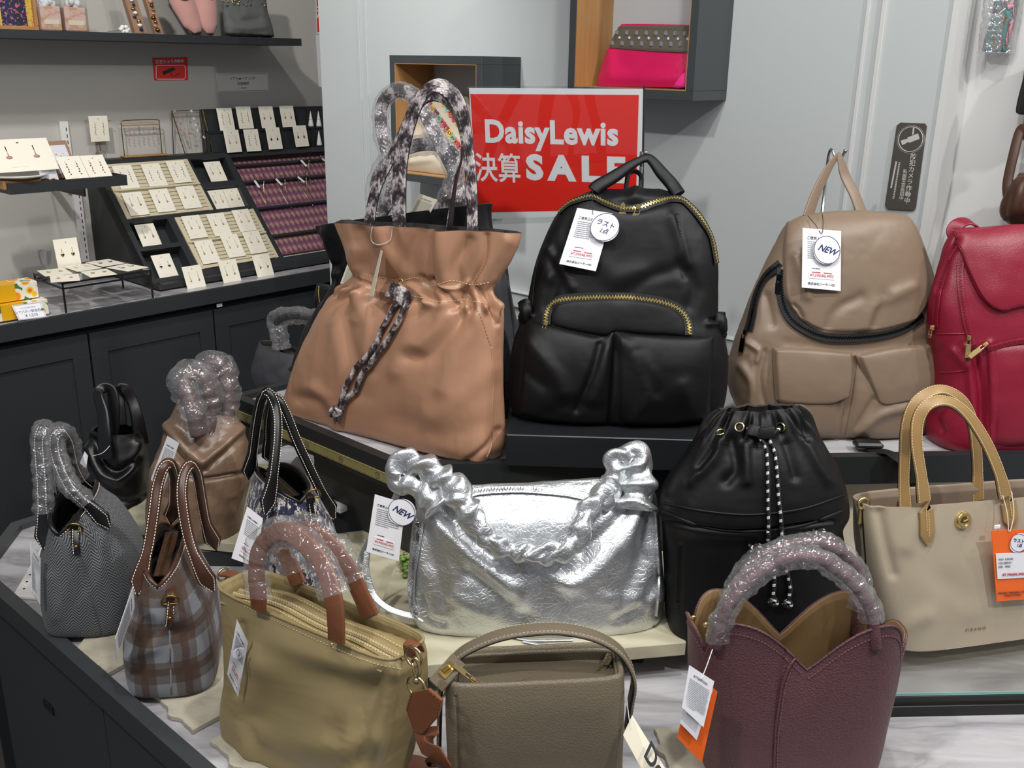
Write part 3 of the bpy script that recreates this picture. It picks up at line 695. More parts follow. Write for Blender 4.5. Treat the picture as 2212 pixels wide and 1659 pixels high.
def stitches(P, N, mat, parent, step=.004, ln=.0026, r=.0005, name='stitching', closed=False):
    L = np.linalg.norm(np.diff(P, axis=0), axis=1).sum(); k = max(3, int(L/step)); Q = resamp(np.hstack([P, N]), k+1) if False else None
    s_ = np.r_[0, np.cumsum(np.linalg.norm(np.diff(P, axis=0), axis=1))]; mb = MB(); N = np.broadcast_to(N, P.shape)
    for i in range(k):
        t = (i+.5)*s_[-1]/k; c = np.array([np.interp(t, s_, P[:, q]) for q in range(3)]); c2 = np.array([np.interp(min(s_[-1], t+step*.3), s_, P[:, q]) for q in range(3)]); c1 = np.array([np.interp(max(0, t-step*.3), s_, P[:, q]) for q in range(3)])
        T = nrm(c2-c1); n = nrm(np.array([np.interp(t, s_, N[:, q]) for q in range(3)])); B = np.cross(T, n); mb.box(c, (ln, 2*r, 2*r), T, B, n)
    return mb.build(name, mat, parent, kind='stuff')
def zipper3(P, N, teeth, tape, width, parent, name='zipper', tw=.0045, step=.0024):
    N = np.broadcast_to(N, P.shape)
    z = MB().strap(P, width, .0014, N, m=2).build(name, tape, parent, 40)
    s_ = np.r_[0, np.cumsum(np.linalg.norm(np.diff(P, axis=0), axis=1))]; k = int(s_[-1]/step); mb = MB(); f = lambda A, t: np.array([np.interp(t, s_, A[:, q]) for q in range(3)])
    for i in range(k):
        t = (i+.5)*step; c = f(P, t); T = nrm(f(P, min(s_[-1], t+.002))-f(P, max(0, t-.002))); n = nrm(f(N, t)); B = np.cross(T, n); sg = 1 if i % 2 else -1
        mb.box(c+B*sg*tw*.18+n*.0012, (step*.62, tw*.8, .0016), T, B, n)
    mb.build('zipper_teeth', teeth, z, kind='stuff')
    return z
def film(path, r, parent, amt=.3, name='plastic_wrap', m=14, n=70, ref=None, seed=0, taper=None, rough=.22, flat=1., mat=None):
    P = cr(path, n); a = np.linspace(0, 2*math.pi, m, endpoint=False)
    A, S_ = np.meshgrid(a, np.linspace(0, 1, n)); L = np.linalg.norm(np.diff(P, axis=0), axis=1).sum()
    q = np.stack([np.cos(A)*1.2+seed, np.sin(A)*1.2, S_*L*90], -1); rr = r*(1+rough*.55*fnoise(q, .55, 2, seed, True)+rough*.5*vnoise(q, 1.1, seed+3)+rough*.35*vnoise(q, 2.3, seed+5))
    if taper is not None: rr = rr*np.interp(S_, np.linspace(0, 1, len(taper)), taper)
    prof = np.stack([np.cos(A)*rr, np.sin(A)*rr*flat], -1)
    key = 'film%.2f' % amt
    if key not in MATS: MATS[key] = plastic_film(key, amt)
    return MB().sweep(P, prof, ref, caps=False).build(name, mat or MATS[key], parent, smooth=True)
def dring(c, r, wire, U, V, mat, parent, name='ring', m=20, squash=1., flat=False):
    a = np.linspace(0, 2*math.pi, m, endpoint=False); x = np.cos(a)*r; y = np.sin(a)*r*squash
    if flat: y = np.maximum(y, -r*.35)
    P = np.asarray(c)+x[:, None]*nrm(U)+y[:, None]*nrm(V)
    return MB().tube(P, wire, 6, closed=True, ref=np.cross(U, V)).build(name, mat, parent, True)
def rivet(c, n, r, mat, parent, name='rivet'):
    return MB().lathe(c, [(.0001, r*.55), (r*.5, r*.5), (r*.85, r*.28), (r, 0), (r, -.001)][::-1], n, 14).build(name, mat, parent, 40)
def puller(c, down, n, mat, parent, ln=.022, wd_=.006, name='zip_puller'):
    """slider block and pull tab"""
    d = nrm(down); n = nrm(n); s_ = np.cross(d, n); c = np.asarray(c)
    o = MB().box(c+n*.003, (.009, .007, .005), d, s_, n, .0012).box(c+n*.0065-d*.001, (.006, .0025, .003), d, s_, n, .0008).build(name, mat, parent)
    mb = MB(); a = c+d*.005+n*.006
    mb.strap([a+s_*wd_*.35, a+s_*wd_*.35+d*.005, a+s_*wd_*.3+d*.007], .0016, .0016, n).strap([a-s_*wd_*.35, a-s_*wd_*.35+d*.005, a-s_*wd_*.3+d*.007], .0016, .0016, n)
    mb.box(a+d*(.006+ln/2), (ln, wd_, .0018), d, s_, n, .0008).build('pull_tab', mat, o)
    return o
def blurred_lines(mb, O, U, V, w, y0, y1, k, h, rs):
    for i in range(k):
        y = y0+(y1-y0)*i/max(1, k-1); x = -w/2; end = w/2*(1 if i < k-1 else rs.uniform(-.2, .8))
        while x < end:
            l = rs.uniform(.5, 1.6)*h; mb.box(O+U*(x+l/2)+V*(y+rs.uniform(-.1, .1)*h), (l, h*.75, .0002), U, V, np.cross(U, V)); x += l+h*rs.uniform(.12, .45)
def hangtag(bag, px, w, kind='care', sticker=None, parent=None, name='price_tag', label='white care tag', string=None, price='¥4950(¥5445)', seed=1, mat=None, top=None, sc=(.75, .13), thread='black_thread', w2=None):
    """card whose corners TL TR BR BL are given in pixels on the frame plane w"""
    rs = random.Random(seed); fr = bag.fr; ws = w if np.ndim(w) else (w,)*4; K = [fr.at(x, y, q) for (x, y), q in zip(px, ws)]; TL, TR, BR, BL = K
    U = nrm(TR-TL); V = nrm((TL-BL)+(TR-BR)); N = nrm(np.cross(U, V)); n = N*.0007
    o = MB().prism([k-n for k in K], n).build(name, mat or MATS['white_paper'], parent or bag.t, label=label)
    Wd = np.linalg.norm(TR-TL); Hh = np.linalg.norm(TL-BL); D = TL; vv = (BL-TL)
    def at(a, b): return (TL*(1-a)+TR*a)*(1-b)+(BL*(1-a)+BR*a)*b + N*.0003
    if kind == 'care':
        text('ご使用上のお願い', Wd*.085, MATS['ink'], at(.45, .16), U, V, o, 'heading', .0)
        mb = MB(); blurred_lines(mb, at(.5, .3), U, V, Wd*.74, Hh*.08, -Hh*.19, 9, Hh*.016, rs); mb.build('fine_print', MATS['grey_ink'], o, kind='stuff')
        st = MB().box(at(.5, .765)+N*.0002, (Wd*.66, Hh*.13, .0004), U, V, N, .0001).build('price_sticker', MATS['white_paper'], o)
        mb = MB(); mb.box(at(.36, .725)+N*.0006, (Wd*.22, Hh*.016, .0002), U, V, N).box(at(.66, .725)+N*.0006, (Wd*.22, Hh*.016, .0002), U, V, N).build('price_bar', MATS['red_ink'], st, kind='stuff')
        text(price, Wd*.10, MATS['red_ink'], at(.5, .775)+N*.0006, U, V, st, 'price', .0, shear=.2)
        mb = MB(); blurred_lines(mb, at(.5, .66), U, V, Wd*.5, 0, 0, 1, Hh*.016, rs); mb.build('item_code', MATS['ink'], o, kind='stuff')
        text('株式会社ジーラーHD', Wd*.075, MATS['ink'], at(.5, .92), U, V, o, 'maker_line')
    elif kind == 'lines':
        mb = MB(); blurred_lines(mb, at(.5, .5), U, V, Wd*.78, Hh*.26, -Hh*.36, 17, Hh*.013, rs); mb.build('fine_print', MATS['grey_ink'], o, kind='stuff'); text('ATTENTION', Wd*.1, MATS['grey_ink'], at(.5, .15), U, V, o, 'heading')
    if sticker:
        (sx, sy), r, txt = sticker; c = fr.at(sx, sy, (w2 if w2 is not None else max(ws)+.001)); pr = r
        dsk = MB().lathe(c+N*.0004, [(r, 0), (r, .0007)], N, 40).build('round_sticker', MATS['white_paper'], o, label='round white sticker with a blue ring')
        a = np.linspace(0, 2*math.pi, 48, endpoint=False); P = c+N*.0013+(np.cos(a)*r*.97)[:, None]*U+(np.sin(a)*r*.97)[:, None]*V
        MB().strap(P, r*.05, .0003, N, m=1, closed=True).build('ring_print', MATS['blue_ink'], dsk)
        if txt == 'NEW': text('NEW', r*.64, MATS['blue_ink'], c+N*.0013, nrm(U-V*.25), nrm(V+U*.25), dsk, 'handwriting', .0003, shear=.45, spacing=.95)
        else:
            text('ラスト', r*.46, MATS['blue_ink'], c+N*.0013+V*r*.2, nrm(U-V*.18), nrm(V+U*.18), dsk, 'handwriting', .0001); text('1点', r*.42, MATS['blue_ink'], c+N*.0013-V*r*.3, nrm(U-V*.12), nrm(V+U*.12), dsk, 'handwriting', .0001, shear=.2)
    if string:
        P = cr([fr.at(*q) for q in string], 30); MB().tube(P, .0006, 5).build('string', MATS[thread], o, True)
    return o
# ================================================================ bag materials
fabric('tan_nylon', '#a97f64', .38, 1500, .08, spec=.5); fabric('black_nylon', '#09090b', .5, 1500, .08, spec=.3); fabric('taupe_nylon', '#7d6a58', .44, 1500, .08)
fabric('khaki_nylon', '#93825b', .42, 1600, .08); fabric('slate_nylon', '#3a3a3f', .45, 1500, .08); fabric('black_webbing', '#0d0d0e', .6, 700, .4)
leather('red_leather', '#80102a', .4, 330, .5); leather('greige_leather', '#a89b86', .45, 420, .35, .0006); leather('maroon_leather', '#5c3a3e', .45, 250, 1., .0016); leather('olive_leather', '#6d6351', .45, 270, .8, .001)
leather('tan_leather', '#9c7d50', .42, 700, .1); leather('orange_leather', '#74452c', .42, 500, .35, .0006); leather('brown_leather', '#79624f', .34, 700, .08); leather('dark_brown_leather', '#44291b', .36, 700, .1); leather('black_leather', '#0b0b0c', .36, 700, .12)
leather('handle_brown', '#54403c', .4, 500, .2); leather('pink_leather', '#d01258', .35, 300, .6, .001)
plain('ochre_suede', '#806540', .75); plain('khaki_lining', '#a39167', .7); plain('dark_lining', '#2a2420', .8); plain('taupe_lining', '#8b7a68', .7); plain('black_edge', '#1a1418', .5)
snake('snakeskin'); plain('zip_gold', '#d9c274', .28, .75)
m, t = newmat('silver_leather'); v = t.uv(src='Object')
vo = t.n('ShaderNodeTexVoronoi', feature='DISTANCE_TO_EDGE'); vv = t.n('ShaderNodeVectorMath', operation='ADD'); n2 = t.n('ShaderNodeTexNoise'); t.l(v, n2.inputs['Vector']); n2.inputs['Scale'].default_value = 28; n2.inputs['Detail'].default_value = 4
sc_ = t.n('ShaderNodeVectorMath', operation='SCALE'); t.l(n2.outputs[1], sc_.inputs[0]); sc_.inputs[3].default_value = .06; t.l(v, vv.inputs[0]); t.l(sc_.outputs[0], vv.inputs[1]); t.l(vv.outputs[0], vo.inputs[0]); vo.inputs['Scale'].default_value = 95
h = t.math('ADD', t.math('MULTIPLY', t.math('MULTIPLY', t.math('MINIMUM', vo.outputs[0], .12), t.noise(v, 40, 3)), 2.6), t.math('MULTIPLY', t.noise(v, 22, 4, .5), .5)); t.bsdf(t.mix(t.noise(v, 7, 3), '#c6cacd', '#dee1e3'), .41, .93, nrm=t.bump(h, .5, .003))
TH_W = MATS['white_thread']; TH_B = MATS['black_thread']; plain('tan_thread', '#9a6a4c', .6); plain('taupe_thread', '#7d6a58', .6); plain('khaki_thread', '#c2b48c', .6); plain('gold_thread', '#d8c190', .6); plain('maroon_thread', '#7f565c', .6); plain('greige_thread', '#bcb09c', .6)
def M_(n): return MATS[n]
# ================================================================ tan drawstring tote
B = Bag('drawstring_tote', 'large tan nylon drawstring tote with python print handles', bagfr(800, 952, .9265, -36, 5, .055), group=None)
rows = [((640, 882), (1062, 992), .050, .05, 5), ((632, 872), (1072, 965), .058, .055, 4.5), ((645, 830), (1075, 905), .064, .055, 3.6), ((663, 762), (1076, 835), .066, .055, 3), ((684, 705), (1079, 760), .062, .05, 2.8),
        ((708, 660), (1081, 700), .056, .05, 2.6), ((742, 622), (1076, 662), .046, .04, 2.6), ((772, 596), (1062, 628), .036, .032, 2.6), ((766, 570), (1080, 600), .040, .036, 2.4), ((754, 530), (1098, 560), .048, .045, 2.2), ((742, 495), (1110, 520), .054, .05, 2.1), ((736, 478), (1113, 502), .056, .052, 2.1)]
fo = [([(745, 640), (750, 720), (768, 800), (772, 850)], 16, -.007), ([(722, 700), (735, 790), (720, 850)], 18, .004), ([(770, 640), (792, 700), (795, 760)], 14, .005), ([(842, 650), (820, 730), (796, 800)], 12, -.005),
      ([(900, 640), (880, 720), (858, 800)], 20, .006), ([(1012, 640), (985, 700), (930, 768), (880, 770)], 16, -.007), ([(960, 640), (950, 700), (905, 745)], 16, .006), ([(1040, 640), (1030, 700), (990, 760), (960, 840)], 20, .005),
      ([(940, 900), (990, 860), (1060, 800)], 24, .004), ([(860, 910), (960, 940), (1040, 920)], 26, -.004), ([(650, 860), (690, 870), (708, 905)], 14, -.008), ([(680, 840), (715, 880), (730, 930)], 16, .007), ([(1000, 1005), (1060, 960), (1078, 930)], 8, -.006),
      ([(780, 500), (800, 545), (790, 590)], 14, -.007), ([(820, 490), (835, 540), (870, 590)], 16, .006), ([(900, 500), (880, 550), (862, 600)], 14, -.006), ([(936, 492), (930, 550), (935, 620)], 8, -.011), ([(965, 500), (960, 560), (968, 610)], 20, .009), ([(1010, 520), (985, 570), (990, 610)], 10, -.007),
      ([(1050, 510), (1046, 560), (1020, 610)], 6, -.005), ([(1090, 520), (1060, 570), (1040, 610)], 16, .006), ([(770, 540), (765, 575), (790, 605)], 14, .006),
      ([(800, 598), (840, 606), (905, 612)], 5, -.003), ([(910, 600), (935, 640), (950, 655)], 7, -.010), ([(925, 605), (960, 625), (985, 655), (1000, 630), (1020, 650)], 6, -.008), ([(950, 615), (985, 625), (1010, 610)], 6, .006), ([(775, 605), (800, 615), (805, 640)], 5, -.007), ([(1030, 620), (1050, 650), (1075, 700)], 5, -.006), ([(880, 612), (905, 632), (925, 660)], 6, .006), ([(815, 620), (790, 640), (765, 690)], 12, .004)]
B.body(rows, M_('tan_nylon'), 260, 190, folds=fo, pleats=[(.655, .0095, 15, .032, 0), (.60, .0035, 12, .06, 1), (.72, .004, 11, .05, .5), (1.0, .006, 5, .20, .9)], noise=[((10, 5, 10), .0045, 'n'), ((26, 12, 26), .0012, 'r')], cap_top=False, lining=M_('dark_lining'), lin_depth=.22, rimw=.003)
B.stitch([(785, 592), (830, 600), (866, 606), (900, 600), (930, 618), (975, 606), (1020, 615), (1058, 610)], M_('gold_thread'), step=.006, ln=.003, n=120)
B.stitch([(790, 622), (838, 632), (905, 642), (950, 652), (1000, 648), (1045, 655)], M_('gold_thread'), step=.006, ln=.003, n=120)
B.stitch([(1055, 500), (1052, 560), (1022, 616)], M_('tan_thread'), step=.006, ln=.003); B.stitch([(1024, 655), (1040, 690), (1060, 748)], M_('tan_thread'), step=.006, ln=.003)
B.seam([(1062, 750), (1066, 820), (1062, 900), (1062, 960), (1050, 990)], M_('tan_nylon'), .0018)
P, N = B.onbody([(866, 610), (867, 612)], 2, .001, False)
dring(P[0], .006, .0018, nrm(np.cross(N[0], Z)), Z, M_('gold'), B.t, 'eyelet')
def cord(b, pxs, r, mat, name='drawstring', off=.004, n=50):
    P, N = b.onbody(pxs, n, off); return MB().tube(P, r, 10, ref=N).build(name, mat, b.t, True)
cord(B, [(870, 645), (850, 680), (825, 725), (800, 762), (770, 800), (752, 830), (742, 870), (736, 888)], .0052, M_('snakeskin'), off=.007)
cord(B, [(886, 648), (872, 690), (842, 740), (815, 775), (795, 800), (775, 840), (752, 862), (744, 884)], .0052, M_('snakeskin'), off=.009)
B.strap([(850, 628), (868, 638), (890, 650)], .030, .010, M_('snakeskin'), 'cord_toggle', 16, off=.004)
P, N = B.onbody([(736, 884), (737, 885)], 2, .012, False); a = np.linspace(0, 4*math.pi, 60); kp = P[0]+np.cos(a)[:, None]*B.fr.U*.009+np.sin(a)[:, None]*B.fr.V*.007+(np.sin(a*1.5)*.005)[:, None]*B.fr.W
MB().tube(kp, .0048, 8).tube(cr([P[0], P[0]-B.fr.U*.010-B.fr.V*.008, P[0]-B.fr.U*.013-B.fr.V*.013], 8), .0045, 8).tube(cr([P[0], P[0]+B.fr.U*.004-B.fr.V*.012, P[0]+B.fr.U*.005-B.fr.V*.017], 8), .0045, 8).build('knot', M_('snakeskin'), B.t, True)
# handles: flat python print straps
def handle(b, pxs, width, thick, mat, name='handle', n=80, ref=None, taper=None, stitch=None, edge=None, parent=None):
    P = b.path(pxs, n); r = ref if ref is not None else b.fr.W
    o = MB().strap(P, width, thick, r, taper=taper).build(name, mat, parent or b.t, 40)
    if stitch or edge:
        T = np.gradient(P, axis=0); T /= np.linalg.norm(T, axis=1)[:, None]; N = np.broadcast_to(r, P.shape).copy(); N -= T*np.sum(T*N, 1)[:, None]; N /= np.linalg.norm(N, axis=1)[:, None]; Bv = np.cross(T, N)
        tp = np.ones(n) if taper is None else np.asarray(taper)
        if edge: MB().strap(P-N*thick*.25, width*1.04, thick*.62, r, taper=taper).build('handle_edge', edge, o, 40)
        if stitch:
            for sg in (-1, 1): stitches(P+Bv*(sg*width*.40*tp)[:, None]+N*(thick*.5+.0002), N, stitch, o, .0042, .0028, .0005)
    return o
h1 = [(862, 500, .03), (862, 400, .035), (868, 330, .035), (885, 262, .035), (910, 208, .03), (942, 184, .02), (975, 202, .01), (998, 245, .0), (1010, 320, -.005), (1018, 400, .0), (1021, 520, .01)]
tp = np.interp(np.linspace(0, 1, 90), [0, .3, .5, .62, 1], [1, 1, .9, .75, .7])
W1 = nrm(B.fr.W*.9+B.fr.U*.0); refs = np.array([nrm(B.fr.W*math.cos(x)+nrm(np.array([-.3, -.4, .8]))*math.sin(x)) for x in np.interp(np.linspace(0, 1, 90), [0, .3, .5, .7, 1], [0, .25, 1.1, .6, .25])])
handle(B, h1, .030, .0045, M_('snakeskin'), ref=refs, n=90, taper=tp, edge=M_('black_edge'))
h2 = [(795, 500, -.03), (812, 420, -.035), (838, 360, -.04), (880, 315, -.05), (940, 305, -.05), (985, 330, -.045), (1000, 300, -.03), (990, 370, -.03), (978, 430, -.03), (968, 510, -.03)]
handle(B, [(795, 500, -.035), (806, 430, -.04), (824, 380, -.045), (850, 330, -.05), (880, 262, -.05), (925, 205, -.05), (965, 215, -.045), (992, 270, -.04), (998, 330, -.035), (982, 400, -.03), (968, 510, -.03)], .026, .004, M_('snakeskin'), n=90, ref=np.array([nrm(B.fr.W*math.cos(x)+B.fr.U*math.sin(x)) for x in np.linspace(0, -1.25, 90)]), edge=M_('black_edge'))
# thin hang tag seen edge on, with its clear loop
TG = [(822, 540), (826, 542), (806, 640), (797, 640)]
o = MB().prism([B.fr.at(x, y, w) for (x, y), w in zip(TG, (.062, .085, .09, .062))], B.fr.U*.0007).build('price_tag', M_('cream_card'), B.t, label='cream price tag seen edge on')
P, N = B.onbody([(815, 466), (806, 500), (808, 520), (824, 527), (846, 515), (852, 480), (850, 468)], 40, .004); MB().tube(P, .0005, 5).build('tag_loop', M_('white_paper'), B.t, True)
# ================================================================ black tote standing behind it, handles in plastic
BT = Bag('black_drawstring_tote', 'black nylon drawstring tote hidden behind the tan tote, its python print handles in clear plastic', Fr(B.fr.P(.0, 0, -.19), -38, 5))
rows = [((655, 860), (1090, 930), .05, .05, 4), ((640, 800), (1095, 850), .055, .05, 3.5), ((672, 700), (1092, 760), .05, .05, 3), ((715, 625), (1070, 680), .04, .04, 2.6), ((728, 590), (1040, 640), .032, .03, 2.5), ((716, 545), (1070, 580), .042, .04, 2.3), ((690, 497), (1060, 470), .05, .045, 2.1), ((686, 490), (1060, 440), .05, .045, 2.1)]
BT.body(rows, M_('black_nylon'), 180, 110, folds=[([(700, 500), (715, 550), (728, 590)], 8, .006), ([(690, 620), (700, 590), (725, 575)], 8, -.006)], pleats=[(.66, .006, 14, .04, 0)], noise=[((16, 8, 16), .006, 'n'), ((36, 18, 36), .002, 'r')], cap_top=False, lining=M_('dark_lining'), lin_depth=.1)
for hp, sd in (([(800, 500), (845, 420), (840, 350), (824, 280), (826, 225), (858, 196), (898, 212), (925, 260), (955, 320), (985, 385), (1000, 480)], 1), ([(815, 500), (812, 400), (838, 350), (880, 320), (940, 312), (985, 345), (975, 400), (945, 470), (940, 520)], 2)):
    P = BT.path(hp, 90, .0); h = MB().strap(P, .026, .005, nrm(BT.fr.W+BT.fr.U*.4)).build('handle', M_('snakeskin'), BT.t, 40)
    film(BT.path(hp[:], 60, .0)[4:56], .0195, h, .34, seed=sd, rough=.3, flat=.75, n=110, m=16)
hangtag(BT, [(905, 418), (945, 432), (918, 480), (880, 468)], .045, 'lines', mat=M_('cream_card'), label='cream care tag between the handles')
hangtag(BT, [(752, 566), (775, 580), (760, 628), (735, 612)], .07, 'lines', mat=M_('cream_card'), label='cream price tag at the left side', seed=3)
# ---- dark grey and black bags at the back, left of the tan tote
BS = Bag('grey_nylon_tote', 'small charcoal nylon tote with a plastic wrapped handle, left behind the tan tote', bagfr(600, 862, .702, -42, 0, .04))
BS.body([((575, 850), (700, 870), .05, .05, 4), ((560, 800), (690, 830), .05, .05, 3.5), ((563, 760), (668, 790), .04, .04, 3), ((565, 735), (650, 765), .03, .03, 2.5)], M_('slate_nylon'), 120, 70, folds=[([(600, 750), (585, 820)], 5, -.004), ([(640, 770), (610, 830)], 9, .005)], noise=[(18, .004, 'n')], cap_top=False, lining=M_('dark_lining'))
BS.seam([(565, 738), (600, 742), (650, 764)], M_('slate_nylon'), .0025)
P = BS.path([(612, 770), (602, 720), (598, 695), (625, 682), (665, 684), (700, 700), (715, 760)], 60, .01); h = MB().strap(P, .022, .006, BS.fr.W).build('handle', M_('black_leather'), BS.t, 40); film(P[3:], .024, h, .36, seed=7, rough=.35, flat=.7, n=80)
BK = Bag('black_pouch_bag', 'slim black bag with gold piping, left behind the tan tote', bagfr(705, 655, .9265, -42, 0, .03))
BK.body([((690, 660), (760, 700), .03, .03, 4), ((687, 635), (770, 670), .03, .03, 3), ((687, 612), (760, 640), .02, .02, 2.5)], M_('black_nylon'), 80, 40, noise=[(20, .003, 'n')])
BK.seam([(689, 618), (688, 635), (691, 655)], M_('brass'), .0016, 'piping')
BG = Bag('charcoal_backpack', 'dark grey backpack half hidden between the tan tote and the black backpack', bagfr(1080, 880, .9265, -30, 8, .04))
BG.body([((1040, 880), (1118, 885), .05, .05, 4), ((1036, 800), (1130, 830), .05, .05, 3.5), ((1030, 700), (1115, 740), .05, .05, 3), ((1030, 600), (1090, 600), .03, .03, 2.5), ((1035, 520), (1070, 530), .02, .02, 2.2)], M_('slate_nylon'), 100, 80, noise=[(14, .004, 'n')])
BG.seam([(1092, 560), (1101, 640), (1115, 760), (1120, 850)], M_('black_edge'), .003)
dring(BG.fr.at(1086, 845, .09), .022, .0022, BG.fr.U, BG.fr.V, M_('black_leather'), BG.t, 'strap_loop')

# ================================================================ black nylon backpack
B = Bag('black_backpack', 'large black nylon backpack with gold zippers, on the black riser', bagfr(1325, 916, .9938, -2, 9, .055), cat='backpack')
rows = [((1150, 905), (1530, 905), .045, .05, 4), ((1112, 892), (1552, 892), .066, .06, 3.6), ((1099, 855), (1565, 860), .075, .06, 3.2), ((1098, 815), (1569, 820), .078, .06, 3), ((1104, 760), (1570, 775), .078, .06, 3), ((1120, 705), (1562, 722), .074, .058, 3), ((1136, 665), (1550, 685), .068, .056, 3), ((1144, 620), (1549, 630), .064, .055, 3),
        ((1155, 570), (1548, 570), .060, .055, 3), ((1174, 520), (1538, 515), .055, .05, 2.8), ((1200, 468), (1514, 462), .047, .045, 2.6), ((1232, 434), (1480, 428), .036, .035, 2.5), ((1262, 418), (1450, 414), .022, .025, 2.3), ((1290, 409), (1425, 407), .008, .012, 2)]
fo = [([(1195, 550), (1200, 600), (1186, 660)], 14, -.005), ([(1185, 540), (1215, 580), (1235, 620)], 10, .005), ([(1290, 560), (1330, 600), (1380, 590)], 24, .005), ([(1340, 640), (1400, 600), (1470, 580)], 14, -.004), ([(1470, 570), (1500, 620), (1490, 660)], 14, -.004), ([(1450, 470), (1470, 520), (1485, 570)], 12, .005), ([(1462, 465), (1475, 540), (1480, 600)], 4, -.003),
      ([(1300, 425), (1372, 445), (1440, 425)], 16, -.008), ([(1372, 410), (1372, 425)], 14, .006), ([(1250, 480), (1230, 540), (1190, 600)], 14, .005), ([(1128, 655), (1145, 670), (1128, 690)], 6, -.005), ([(1530, 700), (1556, 700)], 6, .006), ([(1535, 690), (1560, 690)], 3, -.006), ([(1130, 680), (1150, 682)], 3, .005)]
B.body(rows, M_('black_nylon'), 240, 170, folds=fo, noise=[((9, 9, 9), .003, 'n'), ((24, 24, 24), .0007, 'r')])
B.patch([(1140, 690), (1180, 700), (1240, 716), (1300, 728), (1326, 714)], [(1122, 893), (1170, 905), (1240, 912), (1312, 914)], .003, M_('black_nylon'), 'front_pocket', .016, 100, 80, edge=.08, folds=[([(1150, 740), (1200, 800), (1220, 840)], 18, .006), ([(1120, 790), (1180, 830)], 14, -.004), ([(1300, 730), (1280, 800), (1245, 880)], 9, -.006), ([(1316, 760), (1285, 860)], 14, .004), ([(1170, 905), (1220, 870), (1300, 880)], 14, -.003)], noise=(12, .0018))
B.patch([(1326, 714), (1380, 722), (1470, 727), (1541, 727)], [(1313, 914), (1380, 914), (1460, 912), (1532, 900)], .003, M_('black_nylon'), 'front_pocket', .016, 100, 80, edge=.08, folds=[([(1340, 735), (1390, 790), (1400, 850), (1370, 900)], 18, .006), ([(1372, 760), (1415, 840)], 14, -.004), ([(1470, 830), (1500, 905)], 18, .004), ([(1330, 760), (1335, 900)], 8, -.004)], noise=(12, .0018))
B.patch([(1188, 690), (1200, 656), (1250, 646), (1330, 644), (1400, 650), (1450, 662), (1476, 684), (1484, 712)], [(1188, 700), (1230, 712), (1270, 720), (1310, 726), (1330, 718), (1390, 722), (1440, 724), (1484, 726)], .002, M_('black_nylon'), 'upper_pocket', .006, 90, 30, edge=.1)
B.zipper([(1181, 702), (1185, 674), (1202, 653), (1234, 645), (1320, 642), (1399, 647), (1451, 660), (1476, 680), (1485, 702), (1487, 724)], M_('zip_gold'), M_('black_webbing'), .016, 120, .005, tw=.006, step=.0026)
B.zipper([(1208, 461), (1226, 444), (1247, 434), (1277, 427), (1303, 438), (1342, 452), (1381, 450), (1420, 437), (1459, 431), (1481, 439), (1511, 472), (1535, 515), (1546, 570)], M_('zip_gold'), M_('black_webbing'), .016, 150, .0025, tw=.006, step=.0026)
P, N = B.onbody([(1344, 452), (1346, 453)], 2, .003, False); puller(P[0], -B.fr.V-.05*B.fr.U, N[0], M_('gold'), B.t, .018, .012)
P, N = B.onbody([(1377, 447), (1379, 447)], 2, .003, False); puller(P[0], -B.fr.V-.25*B.fr.U, N[0], M_('gold'), B.t, .02, .012)
P, N = B.onbody([(1182, 700), (1183, 701)], 2, .004, False); puller(P[0], -B.fr.V-.2*B.fr.U, N[0], M_('gold'), B.t, .006, .008)
handle(B, [(1282, 412, .01), (1292, 402, .008), (1329, 380, .0), (1364, 356, -.005), (1394, 342, -.01), (1408, 347, -.01), (1429, 373, -.005), (1451, 398, 0), (1466, 420, .01)], .022, .012, M_('black_nylon'), ref=nrm(B.fr.W+B.fr.V*.5), taper=np.interp(np.linspace(0, 1, 80), [0, .25, .5, .75, 1], [1.1, 1, .62, 1, 1.1]))
for (x0, y0, x1, y1, sd) in ((1136, 655, 1134, 692, 3), (1550, 682, 1553, 725, 5)): film([B.fr.at(x0, y0, .02), B.fr.at((x0+x1)/2+2, (y0+y1)/2, .03), B.fr.at(x1, y1, .02)], .012, B.t, name='side_pocket_gather', mat=M_('black_nylon'), seed=sd, rough=.35, n=40, m=20)
B.stitch([(1462, 470), (1474, 520), (1480, 575), (1484, 600)], TH_B, step=.005); B.seam([(1161, 560), (1155, 600), (1150, 650), (1148, 680)], M_('black_nylon'), .0018)
hangtag(B, [(1247, 449), (1323, 461), (1287, 586), (1208, 570)], (.068, .068, .074, .074), 'care', ((1306.5, 490.5), .0235, 'last'), label='white care tag with a round sticker', string=[(1283, 398, .05), (1279, 430, .07), (1281, 464, .075)], price='¥7,590(¥6,490)', seed=4)
handle(B, [(1352, 412, -.02), (1357, 378, -.025), (1372, 370, -.03), (1385, 382, -.03), (1384, 412, -.025)], .008, .004, M_('black_nylon'), 'hanging_loop')
# ---- hook stands that hold the two backpacks
def hookstand(px, w, b, zb, label):
    o = thing('hook_stand', label, 'stand', b.fr.P(b.fr.uv(*px[0], w)[0], 0, w)); P = [b.fr.at(x, y, ww) for x, y, ww in px2] if False else None
    base = b.fr.at(*px[-1], w); foot = np.array([base[0], base[1], zb]) ; pts = [b.fr.at(*q, w+dw) for q, dw in zip(px, np.linspace(.05, 0, len(px)))]
    MB().tube(cr(pts, 30), .0028, 10).sphere(pts[0], .0042, 12).build('hook', M_('chrome'), o, True)
    MB().tube([pts[-1], foot+np.array([0, 0, .006])], .0032, 10).build('rod', M_('chrome'), o, True); MB().box(foot+np.array([0, 0, .003]), (.10, .10, .006), bev=.001).build('base', M_('black_plastic'), o)
hookstand([(1395, 330), (1392, 346), (1388, 348), (1385, 330), (1385, 360)], -.105, B, .937, 'metal hook stand holding the black backpack')
